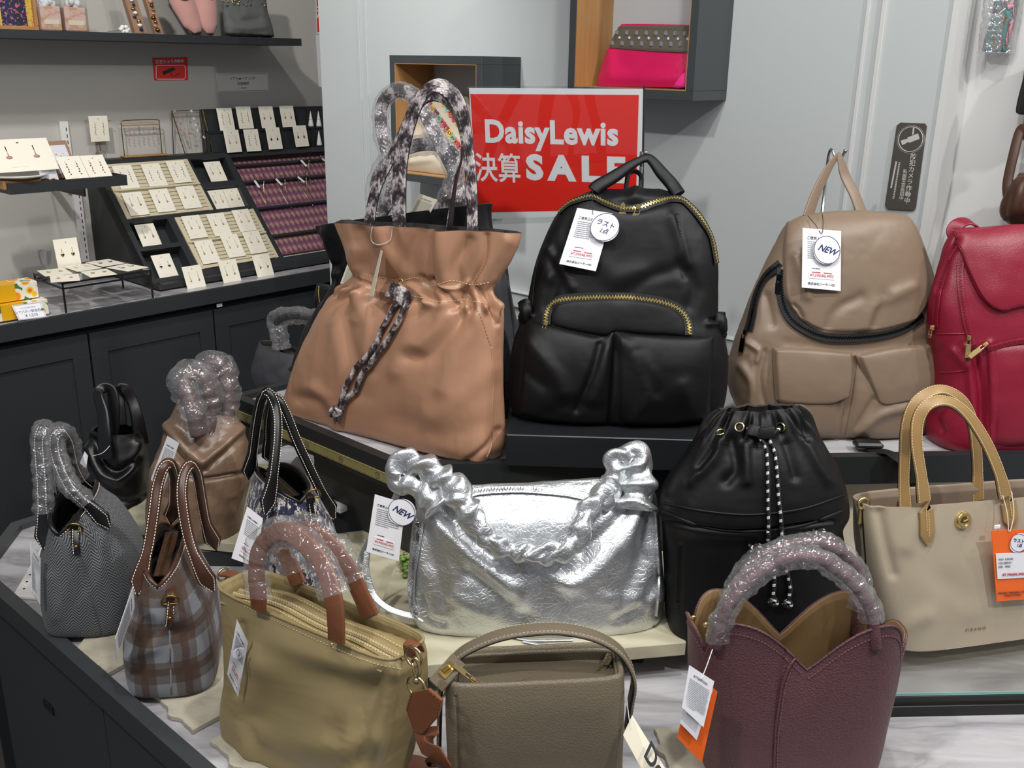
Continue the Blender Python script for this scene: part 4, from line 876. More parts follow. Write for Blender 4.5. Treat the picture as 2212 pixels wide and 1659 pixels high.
# ================================================================ taupe backpack
B = Bag('taupe_backpack', 'taupe nylon backpack with a wide flap and two flap pockets', bagfr(1832, 950, .9265, 7, 8, .06), cat='backpack')
rows = [((1645, 935), (1965, 942), .05, .05, 4), ((1612, 905), (1992, 915), .070, .05, 3.6), ((1580, 850), (2024, 850), .076, .055, 3), ((1575, 800), (2028, 810), .076, .055, 3), ((1584, 755), (2026, 765), .074, .055, 2.8), ((1596, 715), (2016, 722), .072, .055, 2.8), ((1614, 668), (2011, 675), .068, .055, 2.8), ((1632, 620), (2013, 625), .066, .05, 2.7),
        ((1654, 572), (2004, 580), .062, .05, 2.7), ((1680, 522), (1986, 525), .056, .045, 2.6), ((1700, 486), (1970, 482), .046, .035, 2.5), ((1728, 468), (1955, 466), .028, .022, 2.3), ((1760, 461), (1925, 460), .010, .01, 2)]
B.body(rows, M_('taupe_nylon'), 220, 160, folds=[([(1650, 760), (1640, 820), (1655, 880)], 6, -.005), ([(1600, 790), (1625, 830), (1620, 880)], 10, .006), ([(1615, 740), (1640, 760), (1636, 780)], 6, .006), ([(1700, 740), (1850, 755), (2000, 735)], 12, -.003), ([(1655, 640), (1668, 700)], 10, -.005)], noise=[((9, 9, 9), .003, 'n'), ((24, 24, 24), .0008, 'r')])
B.patch([(1674, 765), (1755, 775), (1836, 778)], [(1688, 922), (1750, 936), (1814, 940)], .003, M_('taupe_nylon'), 'lower_pocket', .012, 70, 60, folds=[([(1720, 880), (1750, 925)], 10, .005), ([(1800, 790), (1812, 920)], 8, -.004)], noise=(12, .002))
B.patch([(1852, 780), (1930, 778), (2018, 762)], [(1826, 942), (1900, 946), (1972, 944)], .003, M_('taupe_nylon'), 'lower_pocket', .012, 70, 60, folds=[([(1850, 930), (1900, 890), (1990, 870)], 10, .006), ([(1880, 860), (1845, 920)], 8, -.004)], noise=(12, .002))
for top, bot, lf, rt in (([(1669, 751), (1740, 754), (1836, 763)], [(1674, 860), (1700, 869), (1780, 872), (1830, 856)], [(1669, 751), (1669, 800), (1674, 860)], [(1836, 763), (1838, 810), (1830, 856)]),
                         ([(1844, 768), (1920, 752), (2013, 744)], [(1886, 862), (1910, 874), (1980, 860), (2026, 836)], [(1844, 768), (1862, 810), (1886, 862)], [(2013, 744), (2024, 790), (2026, 836)])):
    B.patch(top, bot, .016, M_('taupe_nylon'), 'pocket_flap', .005, 60, 44, edge=.07, left=lf, right=rt, noise=(12, .0015))
B.zipper([(1690, 580), (1690, 645), (1710, 690), (1757, 720), (1809, 729), (1887, 725), (1950, 709), (1990, 680)], M_('gun_metal'), M_('black_webbing'), .018, 100, .005, tw=.005)
B.patch([(1702, 486), (1745, 470), (1800, 463), (1880, 462), (1957, 470)], [(1722, 684), (1757, 710), (1800, 720), (1887, 717), (1945, 703), (1976, 690)], .010, M_('taupe_nylon'), 'flap', .008, 110, 90, edge=.05, left=[(1702, 486), (1695, 530), (1691, 582), (1694, 640), (1722, 684)], right=[(1957, 470), (1970, 490), (1984, 525), (1998, 590), (2000, 650), (1976, 690)], folds=[([(1720, 560), (1740, 640)], 10, .005), ([(1780, 715), (1800, 670), (1850, 640)], 12, -.005), ([(1860, 715), (1880, 660), (1960, 620)], 14, .005), ([(1730, 690), (1722, 670), (1712, 660)], 5, -.004), ([(1880, 700), (1900, 640)], 12, -.004)], noise=(9, .0018))
B.zipper([(1688, 571), (1655, 600), (1636, 640), (1625, 690), (1618, 716)], M_('gun_metal'), M_('black_webbing'), .020, 60, .003, tw=.005)
P, N = B.onbody([(1614, 720), (1615, 722)], 2, .004, False); puller(P[0], -B.fr.V-.12*B.fr.U, N[0], M_('gun_metal'), B.t, .026, .011)
P, N = B.onbody([(1684, 600), (1684, 602)], 2, .008, False); puller(P[0], -B.fr.V, N[0], M_('gun_metal'), B.t, .020, .009)
B.stitch([(1667, 775), (1658, 820), (1655, 870)], M_('taupe_thread'), step=.005)
handle(B, [(1744, 470, .01), (1762, 420, .0), (1785, 372, -.01), (1808, 338, -.015), (1814, 340, -.015), (1826, 380, -.012), (1846, 420, 0), (1862, 462, .01)], .021, .004, M_('taupe_nylon'), ref=nrm(B.fr.W+B.fr.U*.3), taper=np.interp(np.linspace(0, 1, 80), [0, .35, .52, .65, 1], [1.1, .9, .5, 1, 1.15]))
hangtag(B, [(1734, 492), (1817, 499), (1816, 628.6), (1732, 621)], (.082, .082, .088, .088), 'care', ((1786, 540), .0245, 'NEW'), label='white care tag with a round sticker reading NEW', string=[(1745, 466, .05), (1762, 486, .075), (1775, 505, .085), (1778, 480, .075), (1776, 462, .05)], price='¥7,590(¥6,490)', seed=6)
hookstand([(1826, 326), (1816, 342), (1806, 342), (1796, 322), (1789, 340), (1785, 380)], -.10, B, .927, 'metal hook stand holding the taupe backpack')
o = MB(); P = cr([atz(1860, 940, .934), atz(1880, 968, .931), atz(1915, 978, .94), atz(1945, 990, .945), B.fr.at(1962, 1030, .12), B.fr.at(1970, 1070, .12)], 30); bw = thing('_', 'x', 'x', (0, 0, 0)); bpy.data.objects.remove(bw)
MB().strap(P, .026, .002, Z+B.fr.W*.6).build('shoulder_strap', M_('black_webbing'), B.t, 40); MB().box(atz(1875, 960, .938), (.05, .026, .012), bev=.004).build('buckle', M_('black_plastic'), B.t, label='black plastic buckle')
# ================================================================ red leather backpack
B = Bag('red_backpack', 'red grained leather backpack with gold zip pulls at the right edge', bagfr(2170, 975, .9265, 5, 7, .05), cat='backpack')
rows = [((2035, 975), (2330, 965), .05, .05, 3.5), ((2010, 945), (2345, 940), .068, .055, 3.2), ((2012, 880), (2350, 870), .070, .055, 3), ((2018, 800), (2350, 790), .068, .055, 3), ((2010, 720), (2345, 710), .066, .055, 2.8), ((2012, 660), (2340, 650), .060, .05, 2.8), ((2028, 590), (2325, 580), .052, .045, 2.6), ((2040, 530), (2305, 520), .042, .035, 2.5), ((2058, 500), (2280, 492), .024, .02, 2.2), ((2080, 492), (2250, 485), .01, .01, 2)]
B.body(rows, M_('red_leather'), 200, 150, folds=[([(2030, 620), (2045, 560), (2070, 520)], 8, -.008), ([(2105, 760), (2120, 850), (2120, 960)], 7, -.008), ([(2090, 750), (2098, 850), (2110, 960)], 8, .005), ([(2035, 930), (2020, 900), (2050, 880)], 9, -.006), ([(2060, 760), (2085, 790)], 9, .004), ([(2140, 740), (2138, 850), (2135, 960)], 6, .005)], noise=[((12, 12, 12), .004, 'n')])
B.patch([(2132, 752), (2170, 744), (2290, 735)], [(2140, 955), (2190, 962), (2300, 950)], .003, M_('red_leather'), 'front_pocket', .010, 60, 50)
B.patch([(2060, 502), (2100, 500), (2190, 490), (2270, 492)], [(2140, 665), (2165, 673), (2200, 664), (2290, 655)], .008, M_('red_leather'), 'flap', .004, 90, 70, edge=.04, left=[(2060, 502), (2070, 535), (2090, 590), (2115, 640), (2140, 665)], right=[(2270, 492), (2290, 540), (2300, 600), (2290, 655)], noise=(14, .001))
B.stitch([(2064, 508), (2076, 538), (2095, 590), (2119, 638), (2145, 661), (2168, 667), (2205, 658)], M_('red_leather'), .011, .004)
B.zipper([(2052, 560), (2030, 620), (2022, 680), (2022, 706)], M_('red_leather'), M_('red_leather'), .016, 50, .002); B.zipper([(2078, 545), (2074, 600), (2084, 680), (2095, 725), (2100, 745)], M_('red_leather'), M_('red_leather'), .012, 60, .003)
B.zipper([(2135, 752), (2170, 742), (2212, 735), (2270, 730)], M_('red_leather'), M_('red_leather'), .010, 50, .006)
for (x, y), d in (((2023, 706), (-.1, -1)), ((2090, 728), (0, -1)), ((2130, 742), (-1, -.8))):
    P, N = B.onbody([(x, y), (x+1, y+1)], 2, .006, False); puller(P[0], B.fr.U*d[0]+B.fr.V*d[1], N[0], M_('gold'), B.t, .006 if x == 2023 else .024, .009)
for pl in ([(2022, 722), (2050, 721), (2084, 721)], [(2028, 805), (2060, 804), (2085, 800)]): B.seam(pl, M_('red_leather'), .0016)
handle(B, [(2062, 515, -.01), (2058, 500, -.01), (2070, 484, -.01), (2090, 478, -.01), (2108, 488, -.01), (2108, 500, -.01)], .024, .004, M_('red_leather'), ref=np.array([nrm(B.fr.V*math.sin(x)+B.fr.W*math.cos(x)) for x in np.linspace(.3, 1.6, 80)]), name='top_loop')

# ================================================================ silver slouchy bag
B = Bag('silver_shoulder_bag', 'crinkled metallic silver shoulder bag with a scrunched handle', bagfr(1150, 1371, .7625, 4, 6, .045))
rows = [((925, 1350), (1365, 1358), .035, .04, 4), ((900, 1340), (1400, 1350), .050, .045, 3.6), ((886, 1305), (1430, 1315), .062, .05, 3), ((882, 1240), (1435, 1250), .066, .05, 2.8), ((886, 1170), (1428, 1180), .060, .048, 2.6), ((894, 1115), (1418, 1110), .048, .04, 2.5), ((905, 1085), (1408, 1070), .032, .03, 2.4), ((920, 1062), (1398, 1040), .018, .018, 2.2), ((935, 1052), (1390, 1030), .008, .008, 2)]
fo = [([(905, 1080), (960, 1140), (1030, 1210), (1100, 1270)], 22, .010), ([(930, 1075), (1000, 1150), (1060, 1200)], 16, -.009), ([(905, 1110), (930, 1200), (960, 1300)], 20, -.006), ([(1390, 1080), (1360, 1150), (1290, 1230), (1230, 1260)], 22, .009), ([(1400, 1120), (1385, 1200), (1340, 1300)], 18, -.006), ([(1415, 1110), (1418, 1200), (1425, 1290)], 10, .006), ([(1360, 1090), (1320, 1140), (1260, 1190)], 14, -.007),
      ([(1020, 1240), (1090, 1290), (1130, 1330)], 18, -.006), ([(980, 1290), (1060, 1330)], 20, .005), ([(1330, 1340), (1380, 1310), (1430, 1240)], 12, -.005), ([(1130, 1200), (1140, 1260), (1120, 1310)], 14, .005), ([(1200, 1250), (1300, 1290), (1400, 1300)], 18, .004), ([(905, 1290), (925, 1335), (960, 1350)], 9, -.006)]
B.body(rows, M_('silver_leather'), 280, 170, folds=fo, noise=[((11, 11, 11), .005, 'n'), ((26, 26, 26), .0011, 'r')])
B.zipper([(1012, 1070), (1040, 1063), (1126, 1060), (1217, 1065), (1300, 1082), (1350, 1095)], M_('chrome'), M_('silver_leather'), .012, 90, .004, tw=.005)
B.zipper([(910, 1128), (905, 1160), (898, 1210), (894, 1262), (893, 1298), (903, 1328)], M_('chrome'), M_('silver_leather'), .013, 80, .003, tw=.006)
P, N = B.onbody([(909, 1132), (909, 1133)], 2, .005, False); puller(P[0], -B.fr.V-.03*B.fr.U, N[0], M_('chrome'), B.t, .030, .011)
B.seam([(1415, 1100), (1420, 1180), (1424, 1260), (1418, 1330)], M_('silver_leather'), .003); B.seam([(900, 1120), (890, 1180), (884, 1260), (890, 1320), (915, 1345)], M_('silver_leather'), .0025)
def scrunch(path, r, parent, mat, name, seed=0, n=240, m=44, amp=.42, taper=None, flat=.75, ref=None):
    P = cr(path, n); L = np.linalg.norm(np.diff(P, axis=0), axis=1).sum(); A, S_ = np.meshgrid(np.linspace(0, 2*math.pi, m, endpoint=False), np.linspace(0, 1, n))
    q = np.stack([np.cos(A)*.8+seed, np.sin(A)*.8, S_*L*55+.5*np.sin(A*2)], -1); g = np.sin(S_*L*185+3.2*vnoise(q, .7, seed)+np.sin(A+seed+S_*L*20)*1.5)
    rr = r*(1+amp*.45*g+amp*.7*fnoise(q, .7, 3, seed+2)); 
    if taper is not None: rr = rr*np.interp(S_, np.linspace(0, 1, len(taper)), taper)
    return MB().sweep(P, np.stack([np.cos(A)*rr, np.sin(A)*rr*flat], -1), ref).build(name, mat, parent, True)
hp = [(1372, 1100, .03), (1378, 1040, .02), (1376, 990, .01), (1352, 978, .01), (1328, 992, .015), (1330, 1030, .02), (1318, 1060, .03), (1285, 1085, .045), (1262, 1120, .06), (1250, 1160, .07), (1222, 1188, .078), (1175, 1196, .08), (1120, 1192, .08), (1075, 1180, .078), (1040, 1150, .07), (1010, 1108, .06), (985, 1062, .045), (950, 1030, .03), (915, 1006, .02), (878, 996, .01), (852, 1014, .01), (858, 1040, .015), (890, 1052, .02), (930, 1075, .03), (950, 1100, .04)]
scrunch([B.fr.at(*q) for q in hp], .0178, B.t, M_('silver_leather'), 'scrunched_handle', 3, 420, 48, .5, [1.6, 1.4, 1.05, .85, .9, 1, .9, .85, .8, .8, .85, .9, 1, 1.05, 1.1, 1.0, .8, .9, 1.3], ref=B.fr.W)
hangtag(B, [(809.7, 1068), (876, 1088), (861.6, 1212), (791, 1192)], .03, 'care', ((868, 1106), .0205, 'NEW'), label='white care tag with a round sticker reading NEW', price='¥4,950(¥5,445)', seed=9)
handle(B, [(862, 1050, .01), (858, 1066, .01), (852, 1080, .01)], .010, .003, M_('silver_leather'), 'strap_tab')
handle(B, [(794, 1165, -.01), (780, 1200, -.005), (776, 1240, 0), (784, 1290, .01), (810, 1330, .02)], .010, .003, M_('silver_leather'), 'thin_strap', ref=B.fr.W+B.fr.U)
handle(B, [(793, 1190, .0), (791, 1230, .01), (804, 1280, .02), (832, 1310, .03), (870, 1326, .035), (915, 1334, .03)], .010, .003, M_('silver_leather'), 'thin_strap', ref=B.fr.W+B.fr.V)
P = cr([atz(1130, 1385, .765), atz(1180, 1393, .765), atz(1268, 1392, .765)], 20); MB().strap(P, .006, .002, Z).strap(P+np.array([-.02, .012, 0]), .006, .002, Z).build('strap_end', M_('silver_leather'), B.t, 40)

# ================================================================ black bucket backpack with speckled cord
B = Bag('black_bucket_backpack', 'black nylon bucket backpack with a black and white speckled drawstring', bagfr(1620, 1392, .7625, 0, 3, .06), cat='backpack')
rows = [((1470, 1385), (1835, 1385), .05, .06, 3.5), ((1447, 1368), (1845, 1368), .066, .07, 3.2), ((1438, 1320), (1850, 1320), .074, .07, 3), ((1434, 1240), (1842, 1250), .074, .07, 2.8), ((1433, 1170), (1826, 1190), .072, .07, 2.8), ((1430, 1132), (1812, 1135), .070, .07, 2.8), ((1424, 1106), (1824, 1100), .078, .072, 2.8), ((1426, 1078), (1824, 1066), .078, .072, 2.7), ((1440, 1042), (1814, 1024), .072, .065, 2.6), ((1473, 990), (1790, 974), .060, .055, 2.5), ((1510, 938), (1764, 930), .042, .04, 2.4), ((1540, 900), (1740, 892), .026, .026, 2.2), ((1555, 884), (1726, 876), .016, .016, 2.1)]
fo = [([(1560, 940), (1540, 990), (1490, 1040)], 12, .007), ([(1580, 950), (1590, 1010), (1570, 1040)], 12, -.007), ([(1540, 970), (1510, 1010)], 8, -.006), ([(1740, 950), (1770, 1010), (1790, 1040)], 10, .006), ([(1610, 960), (1615, 1040)], 10, .006), ([(1575, 890), (1560, 940)], 7, -.007), ([(1640, 885), (1640, 960)], 10, -.006), ([(1735, 890), (1745, 950)], 6, -.006), ([(1700, 960), (1720, 1030)], 10, -.005), ([(1432, 1128), (1600, 1150), (1800, 1126)], 5, -.006), ([(1470, 1180), (1465, 1300)], 5, -.003)]
B.body(rows, M_('black_nylon'), 240, 180, folds=fo, pleats=[(.93, .006, 11, .06, .3)], noise=[((9, 9, 9), .0035, 'n'), ((24, 24, 24), .0009, 'r')], cap_top=False, lining=M_('dark_lining'), lin_depth=.12, rimw=.003)
B.seam([(1430, 1086), (1520, 1104), (1620, 1112), (1730, 1100), (1822, 1070)], M_('black_nylon'), .0022); B.seam([(1428, 1104), (1520, 1138), (1620, 1148), (1730, 1136), (1820, 1104)], M_('black_nylon'), .0028)
B.stitch([(1512, 946), (1580, 962), (1660, 964), (1762, 938)], M_('black_leather'), step=.006)
m, t = newmat('speckled_cord'); sp = t.n('ShaderNodeSeparateXYZ'); t.l(t.uv(), sp.inputs[0]); f = t.math('FRACT', t.math('ADD', t.math('MULTIPLY', sp.outputs[1], 80), t.math('MULTIPLY', sp.outputs[0], 20))); g_ = t.math('GREATER_THAN', t.math('SINE', t.math('MULTIPLY', sp.outputs[0], 620)), -.1)
k_ = t.math('MULTIPLY', t.math('GREATER_THAN', f, .66), g_); t.bsdf(t.mix(k_, '#0c0c0d', '#d8d8d6'), .55, nrm=t.bump(t.math('SINE', t.math('ADD', t.math('MULTIPLY', sp.outputs[1], 2600), t.math('MULTIPLY', sp.outputs[0], 900))), .4, .0006))
for pl in ([(1610, 926), (1640, 940), (1655, 972), (1658, 1045), (1659, 1123), (1659, 1191), (1671, 1240), (1668, 1296)], [(1680, 926), (1662, 945), (1674, 987), (1681, 1070), (1688, 1152), (1695, 1216), (1706, 1268), (1699, 1300)]):
    cord(B, pl, .0031, M_('speckled_cord'), off=.005, n=90)
    x, y = pl[-1]; P, N = B.onbody([(x, y), (x+1, y)], 2, .006, False); a = np.linspace(0, 3.6*math.pi, 40); MB().tube(P[0]+np.cos(a)[:, None]*B.fr.U*.005+np.sin(a)[:, None]*B.fr.V*.004+(np.sin(a*1.5)*.003)[:, None]*B.fr.W, .003, 8).build('cord_knot', M_('speckled_cord'), B.t, True)
B.strap([(1622, 932), (1645, 936), (1668, 934)], .018, .006, M_('black_nylon'), 'cord_toggle', 14, .003)
for x, y in ((1598, 923), (1688, 923), (1557, 935)):
    P, N = B.onbody([(x, y), (x+1, y)], 2, .0015, False); s_ = nrm(np.cross(N[0], Z)); dring(P[0], .0062, .0016, s_, np.cross(s_, N[0]), M_('pale_gold'), B.t, 'eyelet')
for x, y in ((1766, 1148), (1629, 1182)):
    P, N = B.onbody([(x, y), (x+1, y)], 2, .005, False); a = np.linspace(0, 4*math.pi, 40); MB().tube(P[0]+np.cos(a)[:, None]*B.fr.U*.009+np.sin(a*1.5)[:, None]*B.fr.V*.005+(np.sin(a)*.003)[:, None]*B.fr.W, .0028, 8).build('cord_knot', M_('speckled_cord'), B.t, True)
B.stitch([(1470, 1180), (1464, 1250), (1466, 1330)], M_('black_leather'), step=.006)

# ================================================================ greige tote with tan handles
B = Bag('greige_tote', 'pale greige leather tote with tan handles, gold turn lock and an orange tag', bagfr(2079, 1394, .7395, 14, 3, .045))
rows = [((1932, 1398), (2290, 1352), .042, .05, 6), ((1918, 1385), (2298, 1340), .050, .055, 5), ((1890, 1310), (2304, 1270), .052, .055, 4.5), ((1870, 1230), (2306, 1190), .048, .05, 4.2), ((1858, 1150), (2306, 1120), .042, .045, 4), ((1854, 1084), (2302, 1048), .036, .04, 4)]
B.body(rows, M_('greige_leather'), 220, 130, folds=[([(1900, 1110), (1915, 1180), (1930, 1240)], 12, -.005), ([(2000, 1180), (2020, 1240), (2080, 1280)], 30, -.003), ([(1935, 1390), (1960, 1350), (2000, 1330)], 20, .004), ([(1980, 1100), (1960, 1180)], 20, .004), ([(2120, 1200), (2100, 1320)], 30, .004)], noise=[((9, 9, 9), .003, 'n')], cap_top=False, lining=M_('taupe_lining'), lin_depth=.6, rimw=.004)
B.stitch([(1880, 1096), (1990, 1086), (2100, 1076), (2212, 1064)], M_('greige_thread'), step=.0045, n=90); B.seam([(1862, 1092), (1868, 1180), (1880, 1290), (1925, 1392)], M_('black_edge'), .0016)
def strapend(b, pts, mat, name='handle_tab', wd_=.026, w=.004):
    P, N = b.onbody(pts, 26, .0025); tpr = np.r_[np.ones(19), np.linspace(1, .05, 7)**.7]
    o = MB().strap(P, wd_, .004, N, taper=np.stack([tpr, np.ones(26)], -1)).build(name, mat, b.t, 40)
    T = nrm(P[-1]-P[0]); Bv = np.cross(T, N[0])
    for sg in (-1, 1): stitches(P[:20]+Bv*sg*wd_*.4+N[:20]*.0022, N[:20], M_('gold_thread'), o, .0042, .0028, .0005)
    return o
strapend(B, [(1996, 1072), (1999, 1120), (2002, 1176)], M_('tan_leather')); strapend(B, [(2172, 1062), (2178, 1100), (2183, 1140)], M_('tan_leather'))
nar = np.interp(np.linspace(0, 1, 100), [0, .04, .1, .9, .96, 1], [1.25, 1.2, 1, 1, 1.2, 1.25])
wv = np.linspace(0, 1, 100); rf = np.array([nrm(B.fr.W*math.cos(x)+(B.fr.V-.5*B.fr.U)*math.sin(x)) for x in np.interp(wv, [0, .35, .5, .65, 1], [0, .7, .9, .6, .2])])
handle(B, [(1955, 1100, -.03), (1952, 1050, -.035), (1954, 985, -.035), (1960, 915, -.03), (1982, 866, -.03), (2030, 842, -.03), (2075, 862, -.03), (2100, 910, -.03), (2110, 985, -.035), (2112, 1080, -.035)], .0175, .0045, M_('tan_leather'), n=100, taper=nar, ref=rf, stitch=M_('gold_thread'), edge=M_('black_edge'))
handle(B, [(1996, 1082, .042), (1990, 1030, .04), (1980, 960, .035), (1984, 905, .03), (2008, 872, .03), (2050, 868, .03), (2092, 898, .03), (2130, 955, .035), (2158, 1020, .04), (2172, 1072, .042)], .0175, .0045, M_('tan_leather'), n=100, taper=nar, ref=rf, stitch=M_('gold_thread'), edge=M_('black_edge'))
P, N = B.onbody([(2079, 1123), (2080, 1123)], 2, .0005, False); c = P[0]; n_ = N[0]; s_ = nrm(np.cross(Z, n_)); lk = MB().lathe(c, [(.0001, .003), (.005, .0035), (.008, .0055), (.0115, .005), (.0135, .002), (.0138, -.001)][::-1], n_, 30).build('turn_lock', M_('gold'), B.t, 40)
MB().box(c+n_*.006, (.010, .005, .005), nrm(s_+.35*Z), np.cross(n_, nrm(s_+.35*Z)), n_, .0015).build('lock_toggle', M_('brass'), lk)
P, N = B.onbody([(1862, 1112), (1862, 1114)], 2, .002, False); MB().box(P[0], (.009, .003, .028), B.fr.U, B.fr.W, B.fr.V, .001).build('clasp_plate', M_('gold'), B.t); dring(P[0]+B.fr.V*.02+B.fr.W*.003, .0085, .0025, B.fr.U, B.fr.V, M_('gold'), B.t, 'd_ring', squash=.9)
P, N = B.onbody([(2107, 1359), (2109, 1359)], 2, .0006, False); text('FIRANO', .0075, M_('pale_gold'), P[0], nrm(B.fr.U), np.cross(N[0], nrm(B.fr.U)), B.t, 'gold_lettering', spacing=1.5)
# orange tag
tg = hangtag(B, [(2142, 1147), (2236, 1142), (2243, 1293), (2153, 1299)], .062, 'none', ((2200, 1172), .0155, 'last'), mat=M_('orange_card'), name='orange_tag', label='orange swing tag with a white label', string=[(2166, 1070, .045), (2176, 1110, .055), (2180, 1150, .064), (2190, 1110, .056), (2185, 1062, .045)], thread='white_thread')
fr = B.fr; q = [fr.at(x, y, .0634) for x, y in ((2151, 1196), (2238, 1192), (2242, 1246), (2155, 1251))]; U_ = nrm(q[1]-q[0]); V_ = nrm(q[0]-q[3]); lb_ = MB().prism([p-fr.W*.0004 for p in q], fr.W*.0006).build('white_label', M_('white_paper'), tg)
for k_, (a_, b_) in enumerate((('ITEM', 'A33370'), ('COLOR', 'GRAY'), ('SIZE', 'FREE'))):
    text(a_, .0042, M_('grey_ink'), fr.at(2157, 1209+k_*8, .0642), U_, V_, lb_, 'print', align='LEFT'); text(b_, .0046, M_('grey_ink'), fr.at(2171, 1208+k_*8, .0642), U_, V_, lb_, 'print', align='LEFT')
text('¥7,700(¥5,900)', .0065, M_('red_ink'), fr.at(2190, 1241, .0642), U_, V_, lb_, 'price'); text('FIRAND TRADING CO.,LTD', .0048, M_('ink'), fr.at(2192, 1280, .0634), U_, V_, tg, 'print'); text('MADE IN CHINA', .0040, M_('ink'), fr.at(2188, 1286, .0634), U_, V_, tg, 'print')
MB().box(fr.at(2154, 1138, .06), (.010, .003, .006), fr.U, fr.W, fr.V, .001).build('tag_seal', M_('white_paper'), tg)

# ================================================================ maroon petal bag
B = Bag('petal_handbag', 'maroon pebbled leather handbag with petal shaped rim, at the lower right', bagfr(1690, 1712, .7090, 2, 2, .06))
KT = [-.00, .22, .5, .78, .93, 1.0, 1.07, 1.2, 1.5, 1.8, 1.93, 2.0]  # rim heights around (units of pi/2 from the front centre)
def petal(G, D, N, sv, th):
    a = ((th+math.pi/2) % (2*math.pi))/(2*math.pi)             # 0 front centre, .25 right, .5 back, .75 left
    bd = np.array([0, .17, .33, .5, .67, .83, 1.]); lo = np.array([.004, .014, .004, -.012, .008, .018, .004]); am = [.054, .024, .054, .054, .032, .054]
    i_ = np.clip(np.searchsorted(bd, a, 'right')-1, 0, 5); t_ = (a-bd[i_])/(bd[i_+1]-bd[i_]); h = (lo[i_]*(1-t_)+lo[i_+1]*t_+np.array(am)[i_]*(1-np.abs(2*t_-1)**2.3)**.8)[None]; k = np.clip((sv-.62)/.38, 0, 1); k = k*k*(3-2*k); G = G + B.fr.V*(k*h)[..., None]
    out = np.cos(a*2*math.pi*6)[None]*0; return G, D+np.clip((sv-.8)/.2, 0, 1)**2*(h-.02)*.12
rows = [((1560, 1690), (1830, 1690), .045, .045, 3.2), ((1535, 1676), (1862, 1672), .062, .06, 3), ((1510, 1620), (1890, 1612), .066, .066, 2.8), ((1494, 1540), (1908, 1535), .066, .066, 2.8), ((1487, 1470), (1926, 1470), .064, .064, 2.8), ((1486, 1420), (1936, 1420), .060, .060, 2.8), ((1486, 1400), (1938, 1400), .058, .058, 2.8)]
B.body(rows, M_('maroon_leather'), 300, 150, fn=petal, cap_top=False, lining=M_('ochre_suede'), lin_depth=.75, rimw=.003, noise=[((9, 9, 9), .002, 'n')], folds=[([(1700, 1420), (1686, 1490), (1676, 1560), (1672, 1659)], 5, -.003)])
sm = B.seam([(1722, 1414), (1704, 1440), (1690, 1480), (1681, 1540), (1674, 1600), (1673, 1680)], M_('maroon_leather'), .0018, 'petal_edge', off=.001); B.stitch([(1730, 1416), (1711, 1444), (1697, 1484), (1688, 1540), (1681, 1600), (1680, 1680)], M_('maroon_thread'), step=.0045)
NR = B.G[-1]; MB().tube(NR, .0017, 6, closed=True, ref=B.fr.V).build('rim_piping', M_('maroon_leather'), B.t, True)
cw = np.array(B.G[-8]); stitches(cw[:110]+B.N[-8][:110]*.0008, B.N[-8][:110], M_('maroon_thread'), B.t, .0045, .003, .0005); stitches(cw[190:]+B.N[-8][190:]*.0008, B.N[-8][190:], M_('maroon_thread'), B.t, .0045, .003, .0005)
for hp, sd, w0 in (([(1546, 1400, .05), (1552, 1362, .05), (1574, 1308, .05), (1620, 1252, .045), (1668, 1220, .04), (1717, 1203, .04), (1771, 1207, .04), (1817, 1237, .04), (1856, 1275, .045), (1880, 1318, .05), (1889, 1372, .055), (1890, 1400, .055)], 11, 0),
                   ([(1566, 1360, -.04), (1572, 1300, -.04), (1610, 1235, -.04), (1660, 1196, -.04), (1712, 1178, -.04), (1771, 1173, -.04), (1818, 1191, -.04), (1850, 1228, -.04), (1860, 1280, -.04), (1852, 1330, -.04), (1848, 1372, -.04)], 12, 0)):
    P = B.path(hp, 90); h = MB().tube(P, .0075, 12, ref=B.fr.W).build('handle', M_('maroon_leather'), B.t, True); film(P[3:80], .0135, h, .42, seed=sd, rough=.3, n=120, m=16)
for x, y, w in ((1498, 1335, .0), (1930, 1400, .02), (1525, 1350, .03)): rivet(B.fr.at(x, y, w+.01), B.fr.W, .0035, M_('gold'), B.t)
tg = MB().prism([B.fr.at(x, y, w) for (x, y), w in zip(((1497, 1450), (1550, 1495), (1516, 1648), (1463, 1594)), (.09, .09, .10, .10))], -B.fr.W*.0008).build('orange_tag', M_('orange_card'), B.t, label='orange swing tag')
MB().prism([B.fr.at(x, y, w) for (x, y), w in zip(((1492, 1460), (1540, 1490), (1505, 1599), (1469, 1562)), (.094, .094, .104, .104))], -B.fr.W*.0006).build('white_tag', M_('white_paper'), B.t)
hangtag(B, [(1489, 1437), (1543, 1472), (1519.5, 1571), (1473, 1528)], (.098, .098, .108, .108), 'lines', label='white care tag in front of an orange tag', string=[(1539, 1403, .075), (1526, 1440, .09), (1515, 1467, .101)], thread='white_thread', seed=8)

# ================================================================ taupe-olive leather handbag
B = Bag('olive_handbag', 'olive taupe pebbled leather handbag with a single arched strap, at the bottom edge', bagfr(1155, 1765, .7015, 0, 1, .045))
rows = [((985, 1755), (1335, 1752), .035, .04, 6, .04), ((970, 1740), (1347, 1736), .044, .048, 6, .045), ((962, 1640), (1351, 1632), .048, .05, 6, .045), ((959, 1550), (1354, 1540), .046, .048, 6, .045), ((962, 1500), (1354, 1484), .040, .044, 6, .045), ((968, 1490), (1350, 1472), .036, .042, 6, .045)]
B.body(rows, M_('olive_leather'), 220, 120, cap_top=False, lining=M_('olive_leather'), lin_depth=.12, rimw=.006, noise=[((8, 8, 8), .0018, 'n')], folds=[([(984, 1505), (988, 1560), (990, 1700)], 3.5, -.0022), ([(1349, 1500), (1342, 1560), (1338, 1700)], 3.5, -.0022)])
top = B.G[-1]; R0 = B.R[-1]; zt = R0[1]-.006
